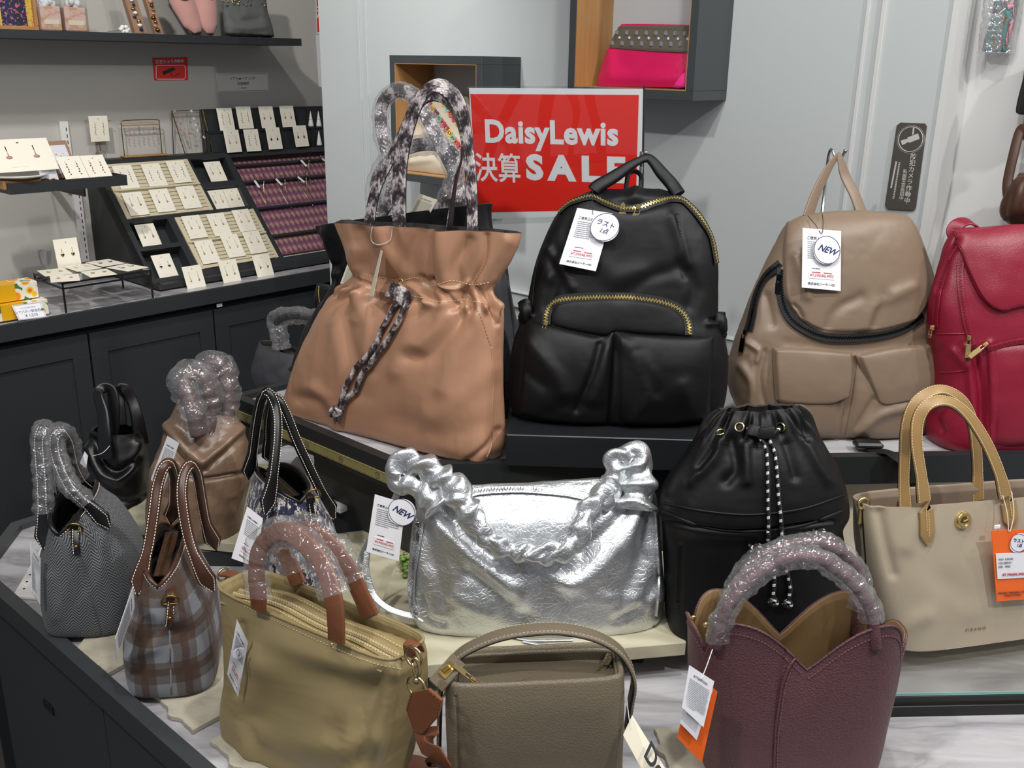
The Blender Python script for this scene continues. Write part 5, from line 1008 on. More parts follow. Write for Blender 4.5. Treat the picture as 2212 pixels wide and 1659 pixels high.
cf = lambda u, w, dv=0: B.fr.P(u, zt+dv, w)
uL, uR = R0[0], R0[2]
MB().fbox(B.fr, (uL+.008, uR-.006), (zt-.016, zt-.010), (-.036, .03), .002).build('gusset_top', M_('olive_leather'), B.t)
zp = cr([cf(uL+.03, .016, -.006), cf(0, .012, -.007), cf(uR-.05, .006, -.005), cf(uR-.022, -.012, .0), cf(uR-.006, -.034, .014)], 60); zipper3(zp, Z, M_('pale_gold'), M_('olive_leather'), .010, B.t, tw=.0042)
puller(cf(uL+.028, .02, .002), nrm(-B.fr.U+B.fr.V*.9), nrm(B.fr.W+Z), M_('gold'), B.t, .020, .007)
B.seam([(984, 1498), (988, 1560), (990, 1659)], M_('olive_leather'), .0007)
hp = [(948, 1640, .0), (950, 1560, .0), (952, 1500, .0), (962, 1452, .0), (985, 1420, .0), (1020, 1396, .0), (1080, 1372, .0), (1149, 1360, .0), (1217, 1359, .0), (1286, 1374, .0), (1335, 1402, .0), (1360, 1438, .0), (1369, 1475, .0), (1362, 1520, .0), (1354, 1580, .0)]
P = B.path(hp, 110); T = np.gradient(P, axis=0); T /= np.linalg.norm(T, axis=1)[:, None]; nrmv = np.cross(T, np.broadcast_to(-B.fr.W, T.shape)); nrmv *= np.sign(np.sum(nrmv*(P-B.fr.P(0, .1, 0)), 1))[:, None]
h = MB().strap(P, .024, .005, nrmv).build('strap', M_('olive_leather'), B.t, 40); MB().strap(P-nrmv*.0012, .0246, .0024, nrmv).build('strap_edge', M_('black_edge'), h, 40)
Bv = np.cross(T, nrmv)
for sg in (-1, 1): stitches(P+Bv*sg*.0095+nrmv*.0027, nrmv, M_('greige_thread'), h, .0048, .003, .0004)
pa, pb = B.fr.at(940, 1482, .030), B.fr.at(992, 1424, .010); dd_ = nrm(pb-pa); nn_ = nrm(np.cross(dd_, nrm(B.fr.W*.35+B.fr.U*.8+B.fr.V*.2))); nn_ = nn_ if nn_@(cC-pa) > 0 else -nn_; bb_ = np.cross(dd_, nn_)
se = MB().box((pa+pb)/2, (np.linalg.norm(pb-pa), .026, .0045), dd_, bb_, nn_, .0012).build('strap_end', M_('olive_leather'), B.t)
cl_ = pa*.45+pb*.55+nn_*.0035; MB().box(cl_, (.020, .015, .002), dd_, bb_, nn_, .0008).box(cl_+nn_*.0045, (.012, .004, .007), nrm(dd_+bb_*.3), nrm(bb_-dd_*.3), nn_, .0015).build('turn_lock', M_('gold'), se)
dring(B.fr.at(1366, 1497, .0), .011, .0018, B.fr.V, nrm(B.fr.W+.3*B.fr.U), M_('gold'), B.t, 'side_ring', squash=.35)
dring(B.fr.at(955, 1492, .01), .008, .0016, B.fr.V, B.fr.U, M_('gold'), B.t, 'side_ring', squash=.6)
# cream swing tag lying at the bag's right
tg = MB().prism([B.fr.at(x, y, w) for (x, y), w in zip(((1346, 1588), (1366, 1545), (1475, 1722), (1440, 1760)), (.05, .04, .10, .11))], -B.fr.W*.0008).build('cream_tag', M_('cream_card'), B.t, label='cream swing tag hanging at the right side')
a_ = B.fr.at(1346, 1588, .05); b_ = B.fr.at(1440, 1760, .11); c_ = B.fr.at(1366, 1545, .04); text('Dere', .028, M_('ink'), B.fr.at(1425, 1668, .088), nrm(b_-a_), -nrm(a_-c_), tg, 'lettering', .0006)
MB().tube(cr([B.fr.at(1354, 1510, .02), B.fr.at(1358, 1545, .04), B.fr.at(1362, 1574, .05)], 12), .0004, 5).build('string', M_('white_paper'), tg)
# ================================================================ khaki nylon tote with orange handles
B = Bag('khaki_tote', 'khaki nylon tote with rust orange leather handles wrapped in plastic', bagfr(688, 1716, .7090, -35, 2, .05))
rows = [((545, 1585), (835, 1698), .045, .05, 6), ((532, 1572), (848, 1680), .055, .055, 6), ((528, 1520), (866, 1605), .058, .058, 6), ((526, 1440), (882, 1515), .052, .052, 6), ((520, 1350), (890, 1450), .046, .046, 6), ((512, 1290), (890, 1422), .042, .042, 6), ((504, 1248), (886, 1404), .038, .040, 6)]
B.body(rows, M_('khaki_nylon'), 240, 150, folds=[([(560, 1560), (620, 1500), (700, 1470), (780, 1500)], 40, -.012), ([(545, 1420), (600, 1460), (640, 1500)], 30, .008), ([(525, 1560), (560, 1620), (600, 1650)], 18, -.007), ([(540, 1640), (520, 1560), (560, 1600)], 16, .006), ([(600, 1380), (720, 1440), (850, 1450)], 24, .006), ([(820, 1460), (790, 1540), (780, 1640)], 26, -.008), ([(650, 1600), (720, 1620), (800, 1600)], 30, .006), ([(872, 1430), (862, 1520), (842, 1640)], 5, -.003), ([(520, 1350), (524, 1420), (512, 1500)], 9, -.004)], noise=[((10, 10, 10), .004, 'n'), ((26, 26, 26), .0014, 'r')], cap_top=False, lining=M_('khaki_nylon'), lin_depth=.10, rimw=.003)
B.stitch([(528, 1308), (620, 1352), (720, 1398), (800, 1430), (868, 1446)], M_('khaki_thread'), step=.005); B.seam([(522, 1292), (620, 1332), (720, 1376), (800, 1404), (872, 1424)], M_('khaki_nylon'), .0016)
NR = B.G[-1]; MB().tube(NR, .0022, 6, closed=True, ref=B.fr.V).build('rim_binding', M_('khaki_nylon'), B.t, True)
nu = NR.shape[0]; cz = B.G[-13]; I = cz.mean(0)[None]+(cz-cz.mean(0)[None])*.88
uv_ = B.fr.loc(NR); vm = lambda u: np.interp(u, [B.R[-1][0], B.R[-1][2]], [B.R[-1][1], B.R[-1][3]])
uu = np.linspace(B.R[-1][0]+.015, B.R[-1][2]-.012, 40)
zp = B.fr.P(uu, vm(uu)-.010+.003*np.sin(uu*40), .004*np.sin(uu*22))
for dw in (-.0, .010): zipper3(zp+B.fr.W*dw, B.fr.V, M_('khaki_thread'), M_('khaki_nylon'), .009, B.t, tw=.004, step=.0022)
for dw in (-.014, .022): stitches(zp+B.fr.W*dw+B.fr.V*.0015, B.fr.V, M_('gold_thread'), B.t, .005, .003, .0005)
MB().sweep(zp-B.fr.V*.003+B.fr.W*.004, rrect(.060, .003, 2), B.fr.V).build('top_panel', M_('khaki_nylon'), B.t, 40)
ref1 = nrm(B.fr.W*.8+np.array([0, -.3, .5]))
for hp, sd in (([(559, 1318, .045), (558, 1290, .045), (554, 1240, .04), (559, 1192, .035), (584, 1158, .03), (622, 1150, .03), (665, 1180, .03), (700, 1228, .035), (720, 1290, .045), (726, 1345, .048), (727, 1385, .048)], 21), ([(645, 1262, -.035), (632, 1230, -.035), (612, 1185, -.03), (618, 1155, -.025), (655, 1146, -.02), (692, 1160, -.02), (733, 1202, -.025), (764, 1252, -.03), (800, 1330, -.035)], 22)):
    P = B.path(hp, 100); h = MB().strap(P, .024, .006, ref1).build('handle', M_('orange_leather'), B.t, 40); film(P[6:82], .019, h, .34, seed=sd, rough=.34, flat=.6, n=110, m=16, ref=ref1)
    T = np.gradient(P, axis=0); T /= np.linalg.norm(T, axis=1)[:, None]; stitches(P+np.cross(T, ref1)*.0095+ref1*.0032, ref1, M_('orange_leather'), h, .005, .003, .0005)
for x, y in ((553, 1313), (716, 1392)):
    P, N = B.onbody([(x, y), (x+1, y)], 2, .0, False); rivet(P[0], N[0], .0032, M_('gold'), B.t)
for x, y in ((700, 1445), (610, 1460)): pass
# side ring, swivel clasp and strap end in orange leather
c = B.fr.at(884, 1402, .03); MB().strap(cr([c-B.fr.V*.012-B.fr.W*.004, c+B.fr.V*.002, c+B.fr.V*.004-B.fr.W*.01, c-B.fr.W*.016-B.fr.V*.008], 14), .018, .003, B.fr.W+B.fr.V).build('ring_tab', M_('orange_leather'), B.t, 40)
r1 = B.fr.at(893, 1418, .04); dring(r1, .012, .0016, B.fr.U, B.fr.V, M_('pale_gold'), B.t, 'd_ring')
cl = MB(); d0 = B.fr.at(897, 1432, .045); d1 = B.fr.at(900, 1470, .047); cl.tube(cr([d0-B.fr.U*.004, d0+B.fr.V*.006, d0+B.fr.U*.005, (d0+d1)/2+B.fr.U*.005, d1], 24), .0022, 8).tube([d0-B.fr.U*.004, (d0+d1)/2-B.fr.U*.003, d1], .0018, 8); cl.sphere(d1, .0045, 10).build('swivel_clasp', M_('pale_gold'), B.t, True)
dring(B.fr.at(900, 1484, .047), .013, .0016, B.fr.U, B.fr.V, M_('pale_gold'), B.t, 'strap_ring')
q = [B.fr.at(x, y, w) for (x, y), w in zip(((892, 1494), (930, 1486), (958, 1510), (950, 1545), (918, 1582), (900, 1580), (882, 1528)), (.045,)*7)]; en = MB().prism(q, B.fr.W*.004).build('strap_end', M_('orange_leather'), B.t, label='rust orange leather strap end')
stitches(resamp(np.array(q[1:]+q[:1])*.94+np.mean(q, 0)*.06+B.fr.W*.0042, 50), B.fr.W, M_('orange_leather'), en, .005, .003, .0005)
P = cr([B.fr.at(920, 1570, .043), B.fr.at(926, 1610, .05), B.fr.at(945, 1650, .07), atz(950, 1690, .716)], 30); MB().strap(P, .032, .0025, B.fr.W+B.fr.U*.3).build('shoulder_strap', M_('orange_leather'), B.t, 40)
P = cr([atz(945, 1690, .713), atz(900, 1650, .711), atz(860, 1655, .711), atz(820, 1690, .711)], 24); MB().strap(P, .030, .0025, Z).build('shoulder_strap', M_('orange_leather'), B.t, 40)
c = B.fr.at(498, 1240, -.02); MB().strap(cr([c+B.fr.U*.02+B.fr.V*.002, c, c-B.fr.U*.014-B.fr.V*.004], 12), .016, .005, B.fr.V).build('ring_tab', M_('orange_leather'), B.t, 40); dring(c-B.fr.U*.016-B.fr.V*.006, .009, .0018, B.fr.V, B.fr.W, M_('pale_gold'), B.t, 'd_ring')
hangtag(B, [(512, 1338), (536, 1388), (514, 1506), (491, 1457)], (.07, .055, .06, .075), 'care', ((516, 1410), .0082, 'last'), label='white care tag with a round sticker', seed=12, w2=.068)

# ================================================================ wool bags with handles seen end on
def weave_plaid():
    m, t = newmat('plaid_wool'); v = t.uv(); sp = t.n('ShaderNodeSeparateXYZ'); t.l(v, sp.inputs[0]); tw = t.noise(t.uv(scale=(300, 300, 1)), 3, 3)
    def band(c, per, w, off): return t.math('LESS_THAN', t.math('ABSOLUTE', t.math('SUBTRACT', t.math('FRACT', t.math('ADD', t.math('MULTIPLY', c, 1/per), off)), .5)), w)
    d = t.math('MULTIPLY', t.math('SUBTRACT', tw, .5), .006); cx = t.math('ADD', sp.outputs[0], d); cy = t.math('ADD', sp.outputs[1], d)
    bx = band(cx, .060, .22, .5); by = band(cy, .060, .22, .15); b2x = band(cx, .060, .09, .0); b2y = band(cy, .060, .09, .62)
    c = t.mix(bx, '#4b3a30', '#70747a'); c2 = t.mix(by, '#4b3a30', '#70747a')
    twill = t.math('GREATER_THAN', t.math('SINE', t.math('MULTIPLY', t.math('ADD', sp.outputs[0], sp.outputs[1]), 2600)), 0)
    mixc = t.mix(.5, c, c2); c3 = t.mix(t.math('MULTIPLY', t.math('MAXIMUM', b2x, b2y), .75), mixc, '#3f261b'); c3 = t.mix(t.math('MULTIPLY', t.math('MULTIPLY', bx, by), .8), c3, '#8a8f96')
    c3 = t.mix(t.math('MULTIPLY', twill, .22), c3, '#4f4038'); c3 = t.mix(t.math('MULTIPLY', t.noise(v, 500, 3), .12), c3, '#a5988c')
    t.bsdf(c3, .9, nrm=t.bump(t.noise(v, 900, 3), .5, .001), sheen=.1, spec=.2)
def weave_herring():
    m, t = newmat('herringbone_tweed'); v = t.uv(); sp = t.n('ShaderNodeSeparateXYZ'); t.l(v, sp.inputs[0])
    zig = t.math('ABSOLUTE', t.math('SUBTRACT', t.math('FRACT', t.math('MULTIPLY', sp.outputs[0], 1/.021)), .5)); ph = t.math('ADD', t.math('MULTIPLY', sp.outputs[1], 1/.0050), t.math('MULTIPLY', zig, 4.6))
    s1 = t.math('GREATER_THAN', t.math('ADD', t.math('SINE', t.math('MULTIPLY', ph, 2*math.pi)), t.math('MULTIPLY', t.math('SUBTRACT', t.noise(v, 800, 3), .5), 1.6)), .05)
    c = t.mix(s1, '#26282a', '#75777a'); c = t.mix(t.math('MULTIPLY', t.noise(v, 300, 4), .35), c, '#5e6062')
    t.bsdf(c, .9, nrm=t.bump(t.noise(v, 900, 3), .4, .001), sheen=.1, spec=.2)
weave_plaid(); weave_herring()
m, t = newmat('boucle_tweed'); v = t.uv(src='Object', scale=(1, 1, .55)); vo = t.voro(v, 260, 'F1'); nz = t.noise(v, 120, 4, .7)
t.bsdf(t.ramp(nz, [(.0, '#0c0c14'), (.42, '#15163a'), (.50, '#23254f'), (.527, '#1a1722'), (.552, '#c9c4bb'), (.70, '#d6d2ca'), (.73, '#43303a'), (1, '#1a1b36')]), .85, nrm=t.bump(t.math('ADD', nz, t.math('MULTIPLY', vo, .5)), 1, .004), sheen=.2)
def woolbag(name, label, fr, rows, mat, lea, hnd, tab, ring, rr, plastic=False, thread='white_thread', folds=(), puff=None, tagpx=None, lining='dark_lining', hr=.008, zmat='brass'):
    B = Bag(name, label, fr)
    def dip(G, D, N, sv, th):
        a = np.abs(np.cos(th))[None]; k = np.clip((sv-.75)/.25, 0, 1)**1.5; return G - B.fr.V*(k*(1-a)**1.5*.020)[..., None], D
    B.body(rows, mat, 200, 130, fn=dip, cap_top=False, lining=M_(lining), lin_depth=.32, rimw=.004, folds=folds, noise=[((13, 13, 13), .0035, 'n')])
    NR = B.G[-1]; MB().tube(NR, .0034, 8, closed=True, ref=B.fr.V).build('leather_rim', lea, B.t, True)
    stitches(B.G[-4]+B.N[-4]*.0015, B.N[-4], M_(thread), B.t, .0042, .0026, .0005); MB().grid(np.stack([B.G[k]+B.N[k]*.0008 for k in range(-5, 0)]), wrap=True).build('rim_band', lea, B.t, 60)
    # zipper inside the mouth
    zz = B.fr.P(np.zeros(30), np.full(30, float(B.R[-1][1])-.018), np.linspace(B.R[-1][4]*.7, -B.R[-1][5]*.8, 30)); zipper3(zz, B.fr.V, M_(zmat), lea, .020, B.t, tw=.004)
    for k, hp in enumerate(hnd):
        P = B.path(hp['p'], 100); n = 100; s_ = np.linspace(0, 1, n); e = hp.get('e', (.16, .14)); prof = []
        fl = np.interp(s_, [0, e[0]*.35, e[0], 1-e[1], 1-e[1]*.35, 1], [1, 1, 0, 0, 1, 1]); tip = np.interp(s_, [0, .05, .95, 1], [.15, 1, 1, .15])
        a = np.linspace(0, 2*math.pi, 14, endpoint=False); pr = np.stack([np.cos(a)[None]*(hr*(1+.75*fl)*tip)[:, None], np.sin(a)[None]*(hr*(1-.68*fl))[:, None]], -1)
        ref = hp.get('ref', B.fr.W); h = MB().sweep(P, pr, ref).build('handle', lea, B.t, True)
        T = np.gradient(P, axis=0); T /= np.linalg.norm(T, axis=1)[:, None]; N = np.broadcast_to(ref, P.shape).copy(); N -= T*np.sum(T*N, 1)[:, None]; N /= np.linalg.norm(N, axis=1)[:, None]; Bv = np.cross(T, N); w_ = hr*(1+.75*fl)*tip
        for sg in (-1, 1): stitches(P+Bv*(sg*w_*.72)[:, None]+N*(hr*(1-.68*fl)*.72)[:, None], N, M_(thread), h, .0042, .0026, .00045)
        if plastic: film(P[14:84], hr*1.75, h, .40, seed=30+k, rough=.34, n=110, m=16)
    (x0, y0), (x1, y1) = tab; P, N = B.onbody([(x0, y0), ((x0+x1)/2, (y0+y1)/2), (x1, y1)], 20, .003); tb = MB().strap(P, rr*.95, .004, N).build('ring_tab', lea, B.t, 40)
    Bv = np.cross(nrm(P[-1]-P[0]), N[0])
    for sg in (-1, 1): stitches(P+Bv*sg*rr*.36+N*.0022, N, M_(thread), tb, .004, .0026, .00045)
    rivet(P[14]+N[14]*.002, N[14], rr*.26, M_('brass'), tb)
    Pr, Nr = B.onbody([ring, (ring[0]+1, ring[1])], 2, .006, False); dring(Pr[0], rr, .0018, B.fr.U, nrm(B.fr.V+B.fr.W*.3), M_('brass'), B.t, 'd_ring', flat=True)
    MB().strap(cr([P[0]+B.fr.W*.003, P[0]+B.fr.V*.010+B.fr.W*.002, P[0]+B.fr.V*.012-B.fr.W*.02], 12), rr*1.0, .004, nrm(B.fr.W+B.fr.V)).build('ring_tab', lea, B.t, 40)
    return B
# checked wool bag
fr = bagfr(365, 1512, .7090, 12, 0, .105)
rows = [(-.058, .0, .058, .0, .095, .10, 4), (-.066, .010, .066, .010, .105, .11, 3.6), (-.068, .05, .068, .05, .106, .11, 3), (-.062, .10, .062, .10, .104, .105, 2.8), (-.048, .145, .048, .145, .100, .10, 2.6), (-.034, .175, .034, .175, .096, .095, 2.5), (-.026, .195, .026, .195, .092, .09, 2.4)]
K = woolbag('checked_wool_bag', 'brown and grey checked wool bag with brown leather handles', fr, rows, M_('plaid_wool'), M_('dark_brown_leather'),
    [dict(p=[(296, 1284, .08), (306, 1237, .07), (322, 1174, .05), (333, 1104, .03), (341, 1047, .01), (354, 1008, .0), (368, 1002, -.02), (376, 1030, -.04), (376, 1080, -.06), (370, 1130, -.08)]),
     dict(p=[(462, 1276, .06), (436, 1232, .06), (408, 1160, .04), (394, 1080, .02), (396, 1030, .0), (410, 1003, -.02), (425, 1020, -.04), (436, 1080, -.06), (446, 1130, -.07), (468, 1188, -.08)])],
    ((368, 1294), (366, 1346)), (366, 1298), .0115, folds=[([(300, 1330), (330, 1360), (400, 1370)], 18, -.005), ([(280, 1420), (330, 1400)], 14, .005), ([(365, 1350), (368, 1500)], 3, -.003)])
K.seam([(366, 1350), (368, 1420), (370, 1500)], M_('plaid_wool'), .0012)
hangtag(K, [(288, 1266), (291, 1312), (252, 1424), (249, 1380)], (.13, .10, .11, .14), 'lines', label='white care tag seen at an angle', seed=14)
# grey herringbone bag
fr = bagfr(182, 1382, .7090, 9, 0, .10)
rows = [(-.062, .0, .060, .0, .09, .10, 4), (-.072, .010, .070, .010, .10, .11, 3.5), (-.076, .05, .074, .05, .102, .11, 3), (-.072, .11, .066, .11, .100, .105, 2.8), (-.058, .155, .046, .155, .096, .10, 2.6), (-.048, .18, .022, .18, .092, .095, 2.5), (-.046, .198, .008, .198, .088, .09, 2.4)]
L = woolbag('herringbone_bag', 'grey herringbone tweed bag with plastic wrapped black handles, furthest left', fr, rows, M_('herringbone_tweed'), M_('black_leather'),
    [dict(p=[(94, 1186, .07), (94, 1120, .05), (92, 1040, .03), (86, 960, .01), (90, 932, .0), (100, 932, -.02), (108, 990, -.03), (114, 1050, -.05), (122, 1110, -.07)]),
     dict(p=[(238, 1140, .05), (196, 1094, .04), (152, 1048, .03), (124, 985, .01), (120, 945, .0), (134, 932, -.01), (150, 952, -.03), (164, 1010, -.05), (192, 1056, -.07), (216, 1074, -.08)])],
    ((160, 1142), (166, 1194)), (158, 1146), .012, plastic=True, folds=[([(170, 1200), (200, 1290), (220, 1370)], 3, -.003), ([(110, 1250), (120, 1330)], 16, .004)], lining='black_leather')
L.seam([(168, 1200), (195, 1290), (218, 1368)], M_('herringbone_tweed'), .0011)
hangtag(L, [(66, 1171), (88, 1206), (87, 1307), (69, 1278)], (.12, .09, .10, .12), 'lines', label='white care tag at the left side', seed=15)
# navy tweed bag
fr = bagfr(665, 1285, .7395, 33, 2, .085)
rows = [(-.056, .0, .066, .0, .08, .09, 4), (-.064, .010, .076, .010, .086, .095, 3.5), (-.066, .05, .078, .05, .088, .095, 3), (-.060, .10, .070, .10, .085, .09, 2.8), (-.048, .14, .054, .14, .082, .088, 2.6), (-.038, .165, .040, .165, .080, .085, 2.5), (-.032, .180, .032, .180, .078, .082, 2.4)]
O = woolbag('navy_tweed_bag', 'navy and white boucle tweed bag with black leather handles', fr, rows, M_('boucle_tweed'), M_('black_leather'),
    [dict(p=[(572, 1112, .07), (584, 1060, .06), (592, 1000, .05), (598, 930, .03), (594, 880, .01), (580, 848, .0), (565, 860, -.02), (554, 910, -.04), (546, 970, -.06), (536, 1035, -.08)]),
     dict(p=[(722, 1120, .03), (698, 1072, .03), (668, 1010, .02), (640, 950, .01), (618, 895, .0), (600, 862, -.01), (588, 868, -.03), (580, 910, -.05), (580, 960, -.06), (586, 1000, -.07)])],
    ((668, 1085), (676, 1132)), (670, 1072), .0125, lining='black_leather', hr=.0085)
hangtag(O, [(534, 1094), (568, 1120), (553, 1225), (500, 1206)], .10, 'care', label='white care tag at the front left', price='¥2,980(¥3,278)', seed=16)
# ================================================================ brown puffy leather bag
B = Bag('brown_slouchy_bag', 'puffy mid brown leather bag with plastic wrapped dark brown handles', bagfr(425, 1168, .7525, 10, 0, .07))
rows = [((338, 1152), (505, 1150), .06, .07, 3.5), ((322, 1135), (520, 1135), .075, .08, 3.2), ((318, 1085), (530, 1085), .080, .085, 2.8), ((324, 1030), (538, 1030), .078, .08, 2.7), ((334, 985), (538, 985), .070, .075, 2.6), ((350, 940), (530, 945), .055, .06, 2.5), ((368, 900), (516, 915), .035, .055, 2.4), ((384, 870), (500, 895), .02, .05, 2.3)]
B.body(rows, M_('brown_leather'), 220, 150, folds=[([(352, 940), (390, 990), (425, 1020), (470, 990), (525, 940)], 8, -.008), ([(360, 920), (400, 970), (440, 1000)], 14, .010), ([(525, 925), (480, 970), (440, 1000)], 12, .008), ([(400, 1025), (440, 1035), (535, 1020)], 5, -.007), ([(395, 1030), (385, 1000), (350, 1000)], 6, .004), ([(330, 1010), (325, 1100)], 12, .005)], noise=[((14, 14, 14), .006, 'n'), ((30, 30, 30), .0018, 'r')], cap_top=False, lining=M_('brown_leather'), lin_depth=.16, rimw=.004)
B.seam([(400, 1030), (450, 1034), (500, 1028), (535, 1015)], M_('handle_brown'), .0012)
for hp, sd in (([(428, 940, .06), (418, 890, .06), (404, 850, .05), (400, 822, .04), (420, 808, .03), (444, 830, .03), (452, 880, .03), (450, 930, .03)], 41), ([(438, 880, .0), (440, 830, -.01), (448, 796, -.02), (466, 786, -.02), (484, 810, -.02), (490, 860, -.01), (492, 912, .0)], 42)):
    P = B.path(hp, 70); h = MB().tube(P, .0135, 12).build('handle', M_('handle_brown'), B.t, True); film(P[2:], .020, h, .40, seed=sd, rough=.4, n=90, m=16, taper=[1, 1.1, 1.3, 1.1, 1])
hangtag(B, [(362, 942), (387, 957), (350, 1064), (326, 1036)], (.10, .085, .085, .10), 'care', label='white care tag at the left side', seed=17)
# ================================================================ small black leather bag
B = Bag('black_knot_bag', 'small glossy black leather bag with wide knotted handles', bagfr(262, 1150, .7005, 10, 0, .06))
rows = [((205, 1150), (300, 1150), .05, .06, 3.5), ((190, 1130), (315, 1130), .065, .07, 3.2), ((184, 1080), (322, 1085), .068, .07, 2.8), ((180, 1020), (323, 1030), .064, .066, 2.6), ((182, 975), (320, 985), .052, .055, 2.5), ((192, 945), (314, 950), .040, .045, 2.4), ((200, 925), (304, 930), .03, .035, 2.3)]
B.body(rows, M_('black_leather'), 180, 110, folds=[([(200, 950), (220, 1000), (255, 1020), (300, 990)], 8, -.008), ([(190, 970), (215, 1020), (250, 1040)], 10, .007), ([(300, 960), (285, 1010), (260, 1035)], 10, .007), ([(225, 1075), (280, 1085), (318, 1070)], 6, -.005)], noise=[((16, 16, 16), .006, 'n')], cap_top=False, lining=M_('black_leather'), lin_depth=.2)
for hp, sg in (([(230, 990, .06), (226, 940, .05), (222, 890, .03), (212, 852, .01), (222, 838, .0), (240, 842, .0), (246, 880, .01), (240, 950, .02)], 0), ([(258, 920, .0), (256, 880, -.01), (256, 850, -.02), (266, 838, -.02), (284, 862, -.02), (296, 900, -.01), (306, 960, .0)], 1)):
    P = B.path(hp, 60); MB().strap(P, .028, .009, nrm(B.fr.W+B.fr.U*(.5 if sg else -.3)), taper=np.interp(np.linspace(0, 1, 60), [0, .45, .6, 1], [1.1, .8, .75, 1.1])).build('handle', M_('black_leather'), B.t, True)
MB().tube(B.path([(200, 985, .06), (222, 978, .07), (240, 960, .06)], 20), .0006, 5).build('tag_string', M_('white_paper'), B.t)
MB().prism([B.fr.at(x, y, .05) for x, y in ((183, 975), (190, 985), (186, 1012), (172, 1000))], -B.fr.W*.0006).build('price_tag', M_('white_paper'), B.t, label='white price tag')
# ================================================================ jewellery display on the left
plain('tile_card', '#efe9d8', .55); plain('slat_cream', '#cbc0a4', .6); plain('rose', '#c08a86', .35); plain('deep_blue', '#20264f', .2); plain('deep_red', '#8c1f30', .25); plain('opal', '#d8d6e0', .15); plain('silver_metal', '#9b9ca0', .25, 1); plain('kraft', '#96755c', .7); plain('shadow_gap', '#0a0a0a', .9)
RK = Fr(LB.P(.048, .835, -.143), 48.06, 42)
rk = thing('slanted_display_rack', 'black slanted jewellery rack with cream slatted panels and open compartments', 'rack', LB.P(.4, .8205, -.3))
ru = lambda x, y, w=0: RK.uv(x, y, w)
TOPV = .522; UR = 1.25
def opening(mb_, a, b, c, d): pass
# column boundaries and openings measured on the rack plane
op = {}
def rect(name, TL, TR, BR, BL):
    p = [ru(*q) for q in (TL, TR, BR, BL)]; op[name] = (min((p[0][0]+p[3][0])/2, 9), (p[1][0]+p[2][0])/2, (p[2][1]+p[3][1])/2, (p[0][1]+p[1][1])/2); return op[name]
rect('p1', (213, 352), (410, 346), (457, 453), (274, 477)); rect('c1', (415, 345), (485, 340), (512, 388), (432, 395)); rect('c2', (447, 406), (517, 400), (535, 445), (465, 452)); rect('p2', (375, 470), (549, 450), (602, 559), (432, 582))
rect('c3', (278, 480), (361, 474), (388, 522), (304, 534)); rect('c4', (308, 542), (390, 532), (418, 582), (331, 611)); rect('dm', (500, 341), (760, 322), (790, 528), (611, 555))
body = MB(); D = -.05
# solid rack body below the slanted surface, then frame bars around every opening
sd = [LB.P(0, .835, -.143), LB.P(0, .835, -.103), LB.P(0, .8205, -.100), LB.P(0, .8205, -.555), LB.P(0, 1.223, -.555), LB.P(0, 1.223, -.492)]
W_ = RK.W; inn = [LB.P(.048, 0, 0)-LB.P(0, 0, 0)]
for u0 in (.048, .048+UR-.012): MB().prism([p+LB.U*u0 for p in sd], LB.U*.012).build('side_panel', MATS['dark_paint_b'], rk)
MB().fbox(LB, (.06, .048+UR-.012), (.8205, .838), (-.143, -.100)).fbox(LB, (.06, .048+UR-.012), (1.205, 1.2228), (-.555, -.494)).build('ledge', MATS['dark_paint_b'], rk)
MB().fbox(RK, (.012, UR-.012), (0, TOPV), (D-.004, D)).build('back_panel', MATS['dark_paint_b'], rk)
us_ = sorted(set([0, .012])); fb = MB()
def bars(mb_, regs, U0, U1, V0, V1, w0, w1):
    """fill the plane around rectangular openings"""
    ux = sorted({U0, U1, *[r[0] for r in regs], *[r[1] for r in regs]}); vx = sorted({V0, V1, *[r[2] for r in regs], *[r[3] for r in regs]})
    for a, b in zip(ux[:-1], ux[1:]):
        run = None
        for c, d in zip(vx[:-1], vx[1:]):
            um, vm_ = (a+b)/2, (c+d)/2; inside = any(r[0] < um < r[1] and r[2] < vm_ < r[3] for r in regs)
            if not inside and a >= U0 and b <= U1+1e-9: run = (run[0], d) if run else (c, d)
            if inside and run: mb_.fbox(RK, (a, b), run, (w0, w1)); run = None
        if run: mb_.fbox(RK, (a, b), run, (w0, w1))
regs = [(max(.012, r[0]), min(UR-.012, r[1]), max(.01, r[2]), min(TOPV-.012, r[3])) for r in op.values()]
bars(fb, regs, .0, UR, .0, TOPV, D, .0); fb.build('face_frame', MATS['dark_paint_b'], rk)
for k_ in ('p1', 'p2'):
    r = op[k_]; r = (max(.014, r[0]+.002), r[1]-.002, r[2]+.002, r[3]-.002); pn = MB().fbox(RK, r[:2], r[2:], (-.012, -.006)).build('slatted_panel', MATS['shadow_gap'], rk)
    s_ = MB(); n_ = 15
    for k in range(n_):
        v0 = r[2]+(r[3]-r[2])*k/n_; s_.fbox(RK, r[:2] if k in (0, n_-1, n_//2) else (r[0]+.0, r[1]-.0), (v0+.0022, r[2]+(r[3]-r[2])*(k+1)/n_), (-.006, .002), .0006)
    s_.fbox(RK, (r[0], r[0]+.016), r[2:], (-.005, .0028)).fbox(RK, (r[1]-.012, r[1]), r[2:], (-.005, .0028)); s_.build('slat', MATS['slat_cream'], pn, kind='stuff')
    for v in ((r[2]+r[3])/2,): MB().fbox(RK, (r[0]+.002, r[1]-.002), (v-.004, v+.004), (.002, .010), .001).build('card_ledge', MATS['slat_cream'], pn)
